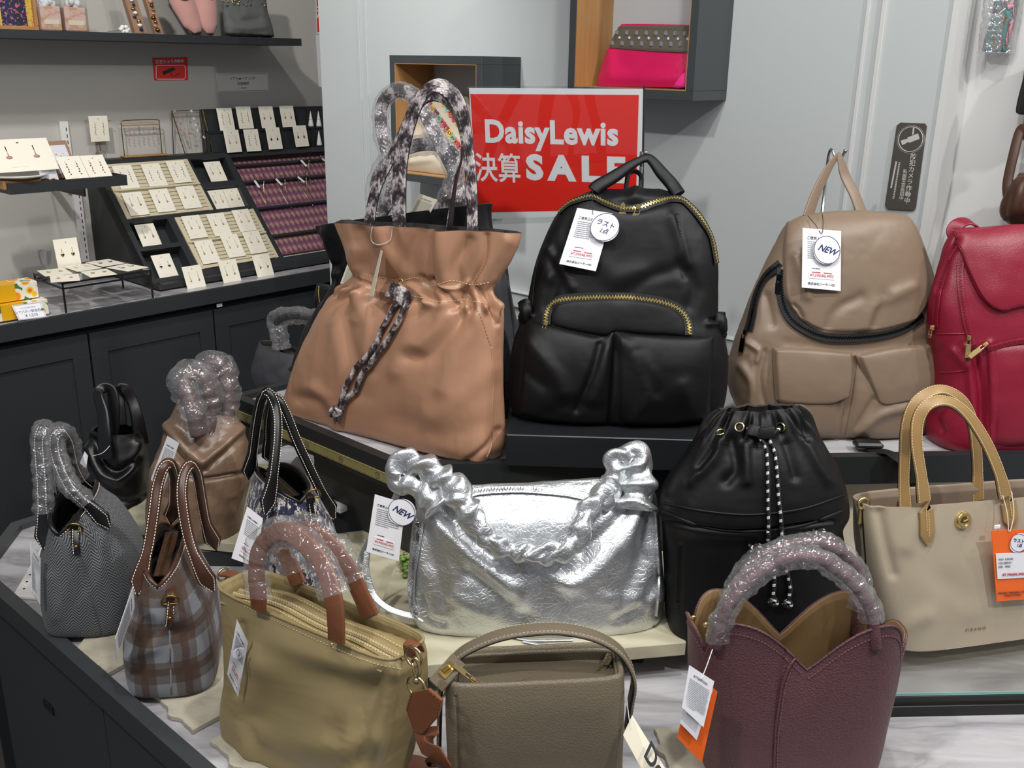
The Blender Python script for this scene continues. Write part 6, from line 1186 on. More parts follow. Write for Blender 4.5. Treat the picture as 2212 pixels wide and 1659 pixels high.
r = op['dm']; dm = MB(); q = [RK.P(a, b, -.030) for a, b in ((r[0], r[2]), (min(r[1], UR-.012), r[2]), (min(r[1], UR-.012), r[3]), (r[0], r[3]))]; dm.add(q+[p-RK.W*.003 for p in q], [(0, 1, 2, 3), (7, 6, 5, 4), (0, 4, 5, 1), (1, 5, 6, 2), (2, 6, 7, 3), (3, 7, 4, 0)], np.array([(a, b) for a, b in ((r[0], r[2]), (r[1], r[2]), (r[1], r[3]), (r[0], r[3]))]*2)); dm.build('damask_backing', MATS['damask_cloth'], rk, label='purple damask cloth backing')
bar_v = []
for x, y in ((512, 360), (528.6, 396), (558.7, 452), (592, 511)): v_ = ru(x, y, -.02)[1]; bar_v.append(v_); MB().fbox(RK, (r[0], min(r[1], UR-.012)), (v_-.005, v_+.005), (-.030, -.012), .001).build('hanging_bar', MATS['dark_paint_b'], rk)
bt = MB(); 
for i in range(34): bt.sphere(RK.P(r[0]+.006+i*.0075, r[2]+.012, -.022), .0036, 6)
o = bt.build('bead_trim', MATS['opal'], rk, kind='stuff', label='trim of pearly beads'); MB().fbox(RK, (r[0]+.002, r[1]), (r[2]+.017, r[2]+.024), (-.030, -.024)).build('gold_braid', MATS['brass'], rk)
# hooks with necklaces
def necklace(u, v, ln, label, tagc='white_paper', tilt=.0):
    o = thing('necklace', label, 'necklace', RK.P(u, v, -.012), 'necklaces on the damask panel')
    h = MB()
    for du in (0, .045): h.tube(cr([RK.P(u+du, v-.004, -.012), RK.P(u+du, v-.008, .002), RK.P(u+du+.004, v+.008, .010), RK.P(u+du+.006, v+.016, .008)], 10), .0016, 6)
    h.build('hook', MATS['black_plastic'], o, True)
    MB().tube(cr([RK.P(u+.002, v, .004), RK.P(u+.012, v-ln*.5, -.018), RK.P(u+.022, v-ln, -.022), RK.P(u+.032, v-ln*.5, -.018), RK.P(u+.048, v, .004)], 24), .0007, 5).tube([RK.P(u, v+.004, .006), RK.P(u+.045, v+.004, .006)], .0007, 5).build('chain', MATS['pale_gold'], o, True)
    MB().sphere(RK.P(u+.022, v-ln-.004, -.021), .0042, 8).build('pendant', MATS['silver_metal'], o, True)
    a = RK.P(u-.002, v-.006, .008); d = nrm(-RK.V+RK.U*tilt); MB().box(a+d*.022, (.010, .034, .001), np.cross(d, RK.W), d, RK.W, .0003).build('price_tag', MATS[tagc], o); MB().tube([a, a+d*.006], .0005, 4).build('tag_thread', MATS['pale_gold'], o)
for i, (x, y, k, ln, tc, tl_, lab) in enumerate(((645, 350, 0, .10, 'white_paper', .3, 'gold necklace with a white tag on the top bar, left of the yellow-tagged one'), (688, 343, 0, .09, 'cream_panel', .6, 'gold necklace with a pale yellow tag at the top bar end'),
        (545, 394, 1, .11, 'white_paper', .15, 'gold necklace leftmost on the second bar of the damask panel'), (590, 389, 1, .13, 'white_paper', .35, 'gold necklace in the middle of the second bar of the damask panel'), (637, 385, 1, .13, 'white_paper', .6, 'gold necklace on the second bar, beside the wall edge'))):
    u_, v_ = ru(x, y, -.012); necklace(u_, bar_v[k], ln, lab, tc, tl_)
# ---- tiered black boxes on the ledge
tb = thing('tiered_card_stand', 'black two tier stand holding earring cards behind the damask panel', 'stand', LB.P(.75, 1.2235, -.52))
TW = -.535
u0 = LB.uv(449, 300, TW+.03)[0]; u1 = LB.uv(760, 300, TW+.03)[0]; vt = LB.uv(560, 233, TW)[1]; vm_ = LB.uv(540, 281, TW+.03)[1]
MB().fbox(LB, (u0, u1), (1.2238, vm_), (-.522, -.512)).fbox(LB, (u0, u1), (1.2238, vt), (-.548, -.536)).fbox(LB, (u0, u0+.006), (1.2238, vm_), (-.536, -.505)).fbox(LB, (u0, u1), (vm_-.004, vm_), (-.536, -.505)).build('tier', MATS['dark_paint_b'], tb)
for x in (487, 545, 592, 640, 664): uu_ = LB.uv(x, 270, TW)[0]; MB().fbox(LB, (uu_-.0015, uu_+.0015), (1.224, vm_-.004), (-.511, -.498)).fbox(LB, (uu_-.0015, uu_+.0015), (vm_+.0005, vt-.01), (-.5355, -.526)).build('divider', MATS['dark_paint_b'], tb)
# ---- earring cards: prototypes by style, copied for every card
CW, CHh = .078, .100
def card_proto(style):
    o = bpy.data.objects.new('earring_card', None); COL.objects.link(o)
    c = MB().box((0, 0, .0004), (CW, CHh, .0008)); b_ = c.build('card', MATS['tile_card'], o, world=False)
    MB().lathe((0, CHh*.38, .0008), [(.0018, 0), (.0018, .0003)], m=10).build('hang_hole', MATS['ink'], o, world=False)
    fp = MB(); blurred_lines(fp, np.array([0, -CHh*.36, .0009]), np.array([1, 0, 0.]), np.array([0, 1., 0]), CW*.5, 0, 0, 1, .0018, random.Random(3)); fp.build('fine_print', MATS['cream_panel'], o, world=False, kind='stuff')
    for sg in (-1, 1):
        x = sg*CW*.22; m_ = MB(); ch = MB()
        if style[0] == 'drop': ch.tube([(x, CHh*.28, .0014), (x, -CHh*.02, .0014)], .0007, 5); m_.sphere((x, -CHh*.06, .0022), .0042, 8, (1, 1.2, .6))
        elif style[0] == 'chain':
            ch.tube(cr([(x, CHh*.30, .0014), (x+.002, CHh*.1, .0014), (x, -CHh*.22, .0014)], 12), .0006, 5)
            for k in range(5): m_.sphere((x+.0015*(-1)**k, CHh*(.18-.1*k), .002), .0022, 6)
        elif style[0] == 'diamond': ch.tube([(x, CHh*.2, .0014), (x, CHh*.02, .0014)], .0006, 5); m_.prism([(x, .004, .001), (x-.005, -.004, .001), (x, -.012, .001), (x+.005, -.004, .001)], (0, 0, .002))
        elif style[0] == 'heart':
            ch.tube([(x, CHh*.2, .0014), (x, CHh*.06, .0014)], .0007, 5); a = np.linspace(0, 2*math.pi, 18, endpoint=False); m_.prism([(x+.00036*16*math.sin(t)**3, -.002+.00036*(13*math.cos(t)-5*math.cos(2*t)-2*math.cos(3*t)-math.cos(4*t)), .001) for t in a], (0, 0, .0024))
        elif style[0] == 'flower':
            ch.tube([(x, CHh*.24, .0014), (x, CHh*.05, .0014)], .0007, 5)
            for k in range(5): m_.sphere((x+.0032*math.cos(k*1.257), -.001+.0032*math.sin(k*1.257), .0018), .0022, 6)
        e = m_.build('earring', MATS[style[1]], o, True, world=False); ch.build('ear_wire', MATS[style[2]], e, True, world=False)
    return o
protos = {}
def copy_tree(o, parent=None):
    c = o.copy(); COL.objects.link(c); c.parent = parent
    for ch in list(o.children): copy_tree(ch, c)
    return c
def place_card(style, P, U, V, label, group, sc=1.):
    o = card_proto(style) if style not in protos else copy_tree(protos[style]); protos.setdefault(style, o)
    U = nrm(U); N = nrm(np.cross(U, V)); V = np.cross(N, U); Mx = Matrix.Identity(4)
    for i in range(3): Mx[i][0] = U[i]*sc; Mx[i][1] = V[i]*sc; Mx[i][2] = N[i]*sc; Mx[i][3] = P[i]
    o.matrix_world = Mx; o['label'] = label; o['category'] = 'earring card'; o['group'] = group; return o
G1, S1, PK, BL_, RD, GH, FL = ('drop', 'pale_gold', 'pale_gold'), ('chain', 'silver_metal', 'pale_gold'), ('diamond', 'rose', 'pale_gold'), ('diamond', 'deep_blue', 'pale_gold'), ('diamond', 'deep_red', 'pale_gold'), ('heart', 'gold', 'pale_gold'), ('flower', 'gold', 'pale_gold')
SD = ('drop', 'silver_metal', 'silver_metal'); SH = ('heart', 'silver_metal', 'silver_metal')
gr = 'earring cards on the slanted rack'
for x, y, w, st, lab in ((272, 382, .012, S1, 'card of long earrings, left end of the upper slatted panel top row'), (333.5, 378, .012, S1, 'card of long thread earrings in the middle of the upper slatted panel top row'), (386.4, 371, .012, S1, 'card of wavy chain earrings at the right end of the upper slatted panel top row'),
        (293, 440, .012, SD, 'card of silver drop earrings at the left of the upper slatted panel lower row'), (351, 433, .012, SD, 'card of small drop earrings in the middle of the upper slatted panel lower row'), (408, 426, .012, FL, 'card of gold flower earrings at the right of the upper slatted panel lower row'),
        (466, 372, -.02, G1, 'card of gold drop earrings alone in the top compartment'), (472, 434, -.02, G1, 'left card of the two in the second compartment'), (508, 430, -.02, FL, 'right card of the two in the second compartment'),
        (320.5, 509, -.02, SD, 'card of silver drops in the compartment left of the lower slatted panel'), (356, 575, -.02, SH, 'card of dark heart earrings in the bottom left compartment'),
        (420.5, 490, .012, G1, 'card with one violet-lit drop, left of the lower slatted panel top row'), (473.4, 485, .012, FL, 'card of gold earrings in the middle of the lower slatted panel top row'), (527.6, 476, .012, G1, 'card of gold drops at the right of the lower slatted panel top row'),
        (448, 544, .012, G1, 'card of small gold studs at the left of the lower slatted panel bottom row'), (503, 531, .012, G1, 'card of gold drops in the middle of the lower slatted panel bottom row'), (550, 523, .012, FL, 'card of gold crescent earrings at the right of the lower slatted panel bottom row')):
    P = RK.at(x, y, w); place_card(st, P, RK.U+RK.V*.0, nrm(RK.V+RK.W*.12), lab, gr, .92)
for x, y, st, lab in ((420, 602, G1, 'left card of three leaning on the rack front edge'), (497, 589, G1, 'middle card of three leaning on the rack front edge'), (569, 576, GH, 'card of gold hearts, right of three leaning on the rack front edge')):
    P = LB.at(x, y, -.088); place_card(st, P, LB.U, nrm(Z*.93-LB.W*.36), lab, gr, .92)
for x, y, w, st, lab in ((487.6, 257.6, -.516, S1, 'card of long dark drop earrings, first in the top tier'), (528.6, 254, -.516, S1, 'card of leafy chain earrings, second in the top tier'), (577, 253, -.516, PK, 'card of rose diamond earrings, third in the top tier'), (621.6, 251.6, -.516, PK, 'card of rose diamond earrings, fourth in the top tier'),
        (502.5, 305, -.488, ('drop', 'rose', 'pale_gold'), 'card of pink drop earrings, first in the lower tier'), (545, 303, -.488, S1, 'card of pale chain earrings, second in the lower tier'), (592, 299, -.488, BL_, 'card of dark blue diamond earrings in the lower tier'), (649.7, 294, -.488, RD, 'card of dark red diamond earrings in the lower tier')):
    P = LB.at(x, y, w); place_card(st, P, LB.U, nrm(Z-LB.W*.22), lab, 'earring cards on the tiered stand', .86)
plain('ceramic_white', '#e6e4e0', .4)
for x, y0_, y1_, w, lab in ((672, 240, 273, -.52, 'white ring cone, left one of the pair in the upper tier'), (689, 240, 273, -.52, 'white ring cone, right one of the pair in the upper tier'), (690, 282, 314, -.495, 'white ring cone in the lower tier beside the wall edge')):
    b_ = LB.at(x, y1_, w); t_ = LB.at(x, y0_, w); h_ = t_[2]-b_[2]; o = tag(MB().lathe(b_, [(.012, 0), (.0115, h_*.1), (.001, h_*.98), (.0002, h_)], m=18).build('ring_cone', MATS['ceramic_white'], None, True), lab, 'ring cone', 'ring cones on the tiered stand')
    if y0_ == 240: dring(b_+np.array([0, 0, h_*.45]), .0068, .001, LB.U, LB.W, MATS['silver_metal'], o, 'ring')
# ---- stands on the ledge
def onledge(x, w=-.525): return LB.P(LB.uv(x, 300, w)[0], 1.2235, w)
b_ = onledge(214); s_ = thing('earring_stand', 'card of long gold earrings on a stand with a round glass base', 'jewellery stand', b_)
MB().lathe(b_, [(.016, 0), (.019, .006), (.019, .020), (.016, .026), (.015, .026)], m=24).build('glass_base', MATS['clear_glass'], s_, True); MB().lathe(b_+Z*.0262, [(.014, 0), (.014, .003)], m=20).build('wooden_disc', MATS['oak'], s_)
ht = LB.uv(214, 276, -.525)[1]; MB().tube([b_+Z*.029, LB.P(LB.uv(214, 300, -.525)[0], ht, -.525)], .0014, 6).build('stem', MATS['brass'], s_); tt = LB.at(217, 262, -.525); MB().tube([tt-LB.U*.040, tt+LB.U*.040], .0012, 6).build('cross_bar', MATS['pale_gold'], s_)
place_card(('chain', 'gold', 'pale_gold'), LB.at(214, 278, -.518), LB.U, Z, 'tall card of long gold earrings hanging on the glass-footed stand', 'earring cards on stands', .88)
s_ = thing('earring_rack', 'gold wire rack with rows of small hanging earrings on a wooden base', 'jewellery stand', onledge(305)); w_ = -.525
L_ = LB.uv(265, 300, w_)[0]; R_ = LB.uv(347, 300, w_)[0]; zt_ = LB.uv(300, 259, w_)[1]; zb_ = 1.2238
MB().fbox(LB, (L_-.008, R_+.016), (zb_, zb_+.006), (-.545, -.505), .002).build('wooden_base', MATS['oak'], s_); MB().tube(cr([LB.P(L_, zb_+.006, w_), LB.P(L_, zt_-.016, w_), LB.P(L_+.006, zt_-.002, w_), LB.P((L_+R_)/2, zt_, w_), LB.P(R_-.006, zt_-.002, w_), LB.P(R_, zt_-.016, w_), LB.P(R_, zb_+.006, w_)], 50), .0018, 6).build('wire_frame', MATS['brass'], s_, True)
MB().tube([LB.P(L_, zt_-.018, w_), LB.P(R_, zt_-.018, w_)], .0022, 6).build('hanging_bar', MATS['oak'], s_)
for k in range(8):
    u_ = L_+.008+(R_-L_-.016)*k/7; e = MB().tube([LB.P(u_, zt_-.018, w_+.003), LB.P(u_, zt_-.042-.006*(k % 3), w_+.003)], .0006, 4)
    for j in range(3): e.sphere(LB.P(u_+.001*(-1)**j, zt_-.028-.010*j-.003*(k % 3), w_+.004), .0024, 6)
    e.build('earring', MATS['rose' if k % 3 else 'silver_metal'], s_, True)
s_ = thing('necklace_display', 'leaning gold picture frame stand hung with pink and white clover chains', 'jewellery stand', onledge(420)); w_ = -.51
fr_ = [LB.at(x, y, ww) for x, y, ww in ((371, 240, -.535), (437, 238, -.535), (460, 330, -.505), (400, 333, -.505))]
MB().tube(np.array(fr_), .0024, 6, closed=True).tube([fr_[0], np.array([fr_[0][0], fr_[0][1], 1.225])-LB.W*.015], .0018, 6).build('wire_frame', MATS['brass'], s_)
for k, (xs, col) in enumerate((([(377, 240), (384, 262), (391, 280), (396, 292)], 'rose'), ([(413, 240), (418, 256), (422, 270), (426, 282)], 'opal'), ([(412, 288), (408, 288)], 'rose'), ([(440, 296), (441, 297)], 'opal'))):
    c_ = MB()
    for x, y in xs: q_ = LB.at(x, y, -.515); c_.prism([q_+LB.U*.006, q_+Z*.006, q_-LB.U*.006, q_-Z*.006], LB.W*.002)
    ch = c_.build('clover_charm', MATS[col], s_, kind='stuff'); MB().tube([LB.at(xs[0][0], 240, -.517), LB.at(xs[-1][0], xs[-1][1], -.517)], .0006, 4).build('chain', MATS['pale_gold'], ch)
for x in (392, 400, 424, 432): MB().tube(cr([LB.at(x, 240, -.52), LB.at(x+6, 275, -.515), LB.at(x+14, 322, -.51)], 10), .0005, 4).build('chain', MATS['pale_gold'], s_)
# ---- upright slotted posts on the wall
for x, y0_, y1_, ww, lab in ((137, 262, 415, -.548, 'slotted steel wall post above the small black shelf'), (166, 415, 566, -.548, 'slotted steel wall post below the small black shelf')):
    a = LB.uv(x, y0_, ww); b_ = LB.uv(x+(14 if y0_ > 400 else 0), y1_, ww); u_ = a[0]; p_ = MB().fbox(LB, (u_-.015, u_+.015), (max(.8205, b_[1]), a[1]), (-.5595, -.545), .001).build('slotted_post', MATS['white_board']); tag(p_, lab, 'post')
    sl = MB(); v = b_[1]+.01
    while v < a[1]-.012: sl.fbox(LB, (u_+.004, u_+.007), (v, v+.012), (-.5452, -.5445)); v += .022
    sl.build('slot', MATS['shadow_gap'], p_, kind='stuff')
# ---- small black ledge shelf
lo, hi = -.45, -.05
for _ in range(30):
    mid = (lo+hi)/2
    if LB.uv(276, 400, mid)[0] > .015: lo = mid
    else: hi = mid
SW = mid
a = LB.uv(22, 412, SW); b_ = LB.uv(276, 400, SW); vt_ = LB.uv(274, 378, SW)[1]; vb_ = LB.uv(276, 400, SW)[1]
sh = thing('small_ledge_shelf', 'short black tray shelf holding cards and a flower box, left of the slanted rack', 'shelf', LB.P((a[0]+b_[0])/2, vb_, SW-.1)); u0_, u1_ = a[0], b_[0]; back = SW-.17
MB().fbox(LB, (u0_, u1_), (vb_, vb_+.012), (back, SW)).fbox(LB, (u0_, u1_), (vb_+.012, vt_), (SW-.008, SW)).fbox(LB, (u0_, u1_), (vb_+.012, vt_), (back, back+.008)).fbox(LB, (u0_, u0_+.008), (vb_+.012, vt_), (back+.008, SW-.008)).fbox(LB, (u1_-.008, u1_), (vb_+.012, vt_), (back+.008, SW-.008)).build('tray', MATS['dark_paint_b'], sh)
MB().fbox(LB, (u1_-.10, u1_-.094), (vb_-.04, vb_-.0005), (-.55, back+.06)).build('bracket', MATS['dark_paint_b'], sh)
zs = vb_+.0125
def onshelf(x, dw): return LB.P(LB.uv(x, 385, SW-dw)[0], zs, SW-dw)
bk = onshelf(40, .07); o = MB().box(bk+Z*.014, (.13, .09, .027), LB.U, LB.W, Z, .001).build('wooden_block', MATS['oak']); tag(o, 'brown wooden block under the white dish on the small black shelf', 'block')
pd = bk+Z*.0285; o = MB().lathe(pd, [(.05, 0), (.080, .006), (.088, .012), (.084, .013), (.05, .006), (.0001, .005)][::1], m=40).build('white_dish', MATS['ceramic_white'], None, True); tag(o, 'round white dish on a wooden block', 'dish')
o = place_card(('drop', 'rose', 'pale_gold'), LB.at(48, 335, SW-.05), LB.U, nrm(Z*.8-LB.W*.6), 'wide cream card with red drop earrings leaning on the white dish', 'earring cards on the small shelf', 1.); o.scale = (o.scale[0]*2.4, o.scale[1]*1.15, o.scale[2])
for x, y, lab, st in ((158, 365, 'card of blue chain earrings, left of two on the small shelf edge', ('chain', 'deep_blue', 'pale_gold')), (209, 362, 'card of red chain earrings, right of two on the small shelf edge', ('chain', 'deep_red', 'pale_gold'))):
    place_card(st, LB.at(x, y, SW-.035), LB.U, nrm(Z*.75-LB.W*.66), lab, 'earring cards on the small shelf', .98)
fb_ = onshelf(128, .10); q = [LB.at(x, y, ww) for x, y, ww in ((95, 306, SW-.13), (142, 303, SW-.13), (172, 378, SW-.06), (124, 386, SW-.06))]; nn = nrm(np.cross(q[1]-q[0], q[0]-q[3])); nn = nn if nn@LB.W > 0 else -nn
fb_o = thing('flower_box', 'clear topped rose paper box of dried yellow and white flowers', 'gift box', q[3]); MB().prism(q, -nn*.014).build('paper_box', MATS['kraft'], fb_o); MB().prism([q[0]*.88+q[2]*.12, q[1]*.88+q[3]*.12, q[2]*.88+q[0]*.12, q[3]*.88+q[1]*.12], nn*.001).build('window_card', MATS['opal'], fb_o)
rs = random.Random(5); fl = MB(); fw = MB()
for k in range(26):
    a1, b1 = rs.uniform(.3, .85), rs.uniform(.35, .8); p = (q[0]*(1-a1)+q[1]*a1)*(1-b1)+(q[3]*(1-a1)+q[2]*a1)*b1+nn*.003; (fw if a1 > .5 else fl).sphere(p, rs.uniform(.002, .0045), 6)
plain('yellow_petal', '#e3b21c', .5); fl.build('yellow_flowers', MATS['yellow_petal'], fb_o, kind='stuff'); fw.build('white_flowers', MATS['ceramic_white'], fb_o, kind='stuff')
q = [LB.at(x, y, SW-.025) for x, y in ((83, 367), (120, 365), (127, 388), (89, 391))]; o = MB().prism(q, -LB.W*.001).build('name_card', MATS['white_paper']); tag(o, 'small white name card with an ornate gold foot on the small shelf', 'card')
text('Daisy Lewis', .0085, MATS['grey_ink'], LB.at(103, 370, SW-.0245), LB.U, Z, o, 'script', shear=.5); m_ = MB()
for k in range(9): m_.sphere(LB.at(92+k*4, 389-2.5*math.sin(k*.8)**2, SW-.022), .0035, 6, (1.3, .8, .8))
m_.build('ornate_foot', MATS['brass'], o, True)
# ---- small black riser table with flat cards
pf = atz(143, 676, .8205); pr_ = atz(321, 641, .8205)
hz = np.interp(612, [proj(pf+Z*h)[1] for h in (.2, 0)], [.2, 0]); tu = nrm(pr_-pf); tu = LB.U; Lr = np.linalg.norm(pr_-pf); dpt = .20; rt = thing('riser_table', 'small black wire riser table with a glass top holding earring cards', 'stand', pf+tu*Lr/2)
c4 = [pf, pf+tu*Lr, pf+tu*Lr-LB.W*dpt, pf-LB.W*dpt]
for p in c4: MB().box(p+Z*hz/2, (.005, .005, hz), LB.U, LB.W, Z).build('leg', MATS['black_plastic'], rt)
fr2 = MB()
for i in range(4):
    a, b_ = c4[i], c4[(i+1) % 4]
    for hh in (hz, hz-.016): fr2.box((a+b_)/2+Z*hh, (np.linalg.norm(b_-a)+.005, .005, .005), b_-a, np.cross(Z, b_-a), Z)
fr2.build('wire_frame', MATS['black_plastic'], rt); MB().prism([p+Z*(hz+.0028) for p in c4], Z*.002).build('glass_top', MATS['clear_glass'], rt)
zt2 = pf[2]+hz+.006
for i, (x, y, rot, st, lab) in enumerate(((118, 588, 10, GH, 'flat card of orange-gold leaf earrings at the back left of the black riser'), (178, 578, 0, FL, 'flat card of gold bow earrings at the middle back of the black riser'), (228, 568, -4, SH, 'flat card of black bead earrings at the back right of the black riser'), (275, 578, -12, SH, 'flat card of dark drop earrings at the front right of the black riser'), (140, 601, 22, PK, 'flat card of violet diamond earrings at the front left of the black riser'), (213, 590, 8, GH, 'flat card of gold leaf earrings at the middle front of the black riser'))):
    P = atz(x, y, zt2+.0010*i); r_ = math.radians(rot); U_ = LB.U*math.cos(r_)+LB.W*math.sin(r_); V_ = -LB.W*math.cos(r_)+LB.U*math.sin(r_); place_card(st, P, U_, V_, lab, 'flat earring cards on the black riser', 1.05)
p_ = atz(150, 572, zt2+.002); place_card(('heart', 'brass', 'brass'), p_+Z*.036-LB.W*.004, LB.U, nrm(Z-LB.W*.15), 'upright card of large dark gold leaf heart earrings on the black riser', 'upright earring card on the riser', 1.0)
cp = atz(100, 572, zt2); o = MB().lathe(cp, [(.016, 0), (.020, .03), (.021, .048), (.0195, .048), (.015, .003), (.0001, .002)], m=24).build('glass_cup', MATS['clear_glass'], None, True); tag(o, 'small clear glass cup at the back left of the black riser', 'cup')
# ---- soap boxes and price card on the counter
m, t = newmat('citrus_print'); v = t.uv(src='Object'); vo = t.n('ShaderNodeTexVoronoi', feature='F1'); t.l(v, vo.inputs[0]); vo.inputs['Scale'].default_value = 26; vo.inputs['Randomness'].default_value = .7
t.bsdf(t.ramp(vo.outputs[0], [(0, '#e8952c'), (.30, '#e07a1c'), (.34, '#f2c22e'), (.42, '#e9e4d8'), (.62, '#e9e4d8'), (.66, '#4c7a3c')], 'CONSTANT'), .4); plain('yellow_card', '#e0a912', .4)
for x, y, w_, h_, lab in ((20, 640, .16, .052, 'upper yellow soap box with orange fruit print, at the left edge'), (38, 690, .17, .048, 'lower yellow soap box with orange fruit print, behind the price card')):
    zb = .8205 if y > 660 else .8705
    p = atz(x, y, zb); o = thing('soap_box', lab, 'box', p, 'citrus soap boxes'); 
    if zb > .85: p = LB.P(LB.uv(15, 640, -.10)[0], .8705, -.10)
    else: p = LB.P(LB.uv(35, 685, -.075)[0], .8205, -.075)
    o.location = p.tolist(); MB().box(p+Z*h_/2, (w_, .07, h_-.001), LB.U, LB.W, Z, .001).build('carton', MATS['citrus_print'], o); q = p+LB.U*(-.02)+LB.W*.0355+Z*h_/2; MB().box(q, (.066, .0008, h_-.002), LB.U, LB.W, Z).build('yellow_band', MATS['yellow_card'], o); MB().box(p+LB.U*(-.02)+Z*(h_-.0002), (.066, .07, .0008), LB.U, LB.W, Z).build('yellow_band', MATS['yellow_card'], o)
pc = [LB.at(x, y, -.016) for x, y in ((25, 660), (88, 652), (101, 684), (41, 691))]; pc = [LB.at(25, 660, -.035), LB.at(88, 652, -.035), LB.at(101, 685, -.016), LB.at(41, 692, -.016)]
n2_ = nrm(np.cross(pc[1]-pc[0], pc[0]-pc[3])); o = MB().prism(pc, -n2_*.002).build('price_card', MATS['white_paper']); tag(o, 'white price card with a blue border standing on the counter edge', 'price card')
U_ = nrm(pc[1]-pc[0]); V_ = nrm(pc[0]-pc[3]); cen_ = sum(pc)/4; MB().strap(np.array([cen_+(p-cen_)*.93+n2_*.0006 for p in pc]), .0012, .0004, n2_, m=1, closed=True).build('blue_border', MATS['blue_ink'], o)
text('シアバター配合石鹸', .0095, MATS['blue_ink'], cen_+V_*.000+n2_*.0004, U_, V_, o, 'print'); text('¥ 1,210', .012, MATS['blue_ink'], cen_-V_*.013+n2_*.0004, U_, V_, o, 'price'); text('LA FLORENTINA', .006, MATS['grey_ink'], cen_+V_*.012+n2_*.0004, U_, V_, o, 'print')
# ---- long upper shelf and what stands on it
SF = -.30; a = LB.uv(0, 82, SF); b_ = LB.uv(652, 99, SF); vb_ = (a[1]+b_[1])/2; vt_ = LB.uv(652, 88, SF)[1]; vt_ = vb_+.026
sh = MB().fbox(LB, (-1.5, b_[0]), (vb_, vt_), (-.559, SF), .0008).build('wall_shelf', MATS['dark_paint_b']); tag(sh, 'long black wall shelf across the upper left with slippers on it', 'shelf')
zs = vt_+.0005
def S(x, y, dw): return LB.at(x, y, SF-dw)
def up(x, dw): return LB.P(LB.uv(x, 70, SF-dw)[0], zs, SF-dw)
# framed trim samples
m, t = newmat('trim_strips'); sp = t.n('ShaderNodeSeparateXYZ'); t.l(t.uv(), sp.inputs[0]); nz = t.noise(t.uv(scale=(1, 1, 1)), 90, 3, .6, .5); col = t.ramp(t.math('FRACT', t.math('MULTIPLY', sp.outputs[0], 9)), [(0, '#1c2138'), (.33, '#1c2138'), (.34, '#c9a93a'), (.62, '#d8c46c'), (.64, '#1d2748')], 'CONSTANT'); t.bsdf(t.mix(t.math('GREATER_THAN', nz, .57), col, '#b4606e'), .6)
f_ = thing('framed_trims', 'pale wood frame of embroidered ribbon strips at the upper left corner', 'frame', up(30, .12)); u1_ = LB.uv(80, 50, SF-.10)[0]; u0_ = u1_-.30; w_ = SF-.10
g_ = MB(); q = [LB.P(a_, b_, w_) for a_, b_ in ((u0_+.01, zs+.012), (u1_-.01, zs+.012), (u1_-.01, zs+.20), (u0_+.01, zs+.20))]; g_.add(q+[p-LB.W*.004 for p in q], [(0, 1, 2, 3), (7, 6, 5, 4), (0, 4, 5, 1), (1, 5, 6, 2), (2, 6, 7, 3), (3, 7, 4, 0)], np.array([(0, 0), (.28, 0), (.28, .19), (0, .19)]*2)); g_.build('ribbon_strips', MATS['trim_strips'], f_)
for uu2, vv2 in (((u0_, u1_), (zs, zs+.012)), ((u0_, u1_), (zs+.2, zs+.212)), ((u0_, u0_+.011), (zs+.012, zs+.2)), ((u1_-.011, u1_), (zs+.012, zs+.2))): MB().fbox(LB, uu2, vv2, (w_-.006, w_+.012), .001).build('frame_bar', MATS['oak'], f_)
plain('petal_pink', '#d8a7a4', .6); m, t = newmat('potpourri'); v = t.uv(src='Object'); t.bsdf(t.ramp(t.noise(v, 45, 4, .6), [(.3, '#d8cfc0'), (.5, '#e3b9ad'), (.62, '#c79a80'), (.75, '#dfc56e')]), .8)
for k, (x0_, x1_, lab) in enumerate(((91, 139, 'clear box of petal bath salts with a white tuft, left of a pair'), (143, 193, 'clear box of petal bath salts with a white tuft, right of a pair'))):
    a_ = LB.uv(x0_, 66, SF-.07)[0]; b2 = LB.uv(x1_, 66, SF-.07)[0]; o = thing('bath_salt_box', lab, 'box', LB.P((a_+b2)/2, zs, SF-.10), 'clear boxes on the upper shelf'); w0_ = SF-.07
    MB().fbox(LB, (a_+.003, b2-.003), (zs+.001, zs+.075), (w0_-.05, w0_-.003), .003).build('petals', MATS['potpourri'], o); MB().fbox(LB, (a_+.012, b2-.012), (zs+.02, zs+.034), (w0_-.0029, w0_-.0022)).build('label_band', MATS['cream_card'], o)
    tf = MB()
    for j in range(14): tf.sphere(LB.P((a_+b2)/2+rs.uniform(-.02, .02), zs+.082+rs.uniform(-.006, .01), w0_-.026+rs.uniform(-.014, .014)), rs.uniform(.008, .013), 7)
    tf.build('white_tuft', MATS['white_paper'], o, True); MB().fbox(LB, (a_, b2), (zs, zs+.13), (w0_-.053, w0_)).build('clear_box', MATS['clear_glass'], o)
fl_ = thing('artificial_flower', 'small pale pink artificial flower lying on the upper shelf', 'flower', up(262, .05)); c_ = up(268, .05)+Z*.012
for k in range(6): a_ = k*1.047; MB().sphere(c_+LB.U*.012*math.cos(a_)+Z*.008*math.sin(a_)+LB.W*.004, .009, 8, (1, .7, .8)).build('petal', MATS['ceramic_white'], fl_, True)
plain('stem_green', '#4f7a48', .6); MB().tube(cr([c_, up(250, .05)+Z*.006, up(233, .05)+Z*.004], 10), .0016, 6).build('stem', MATS['stem_green'], fl_, True)
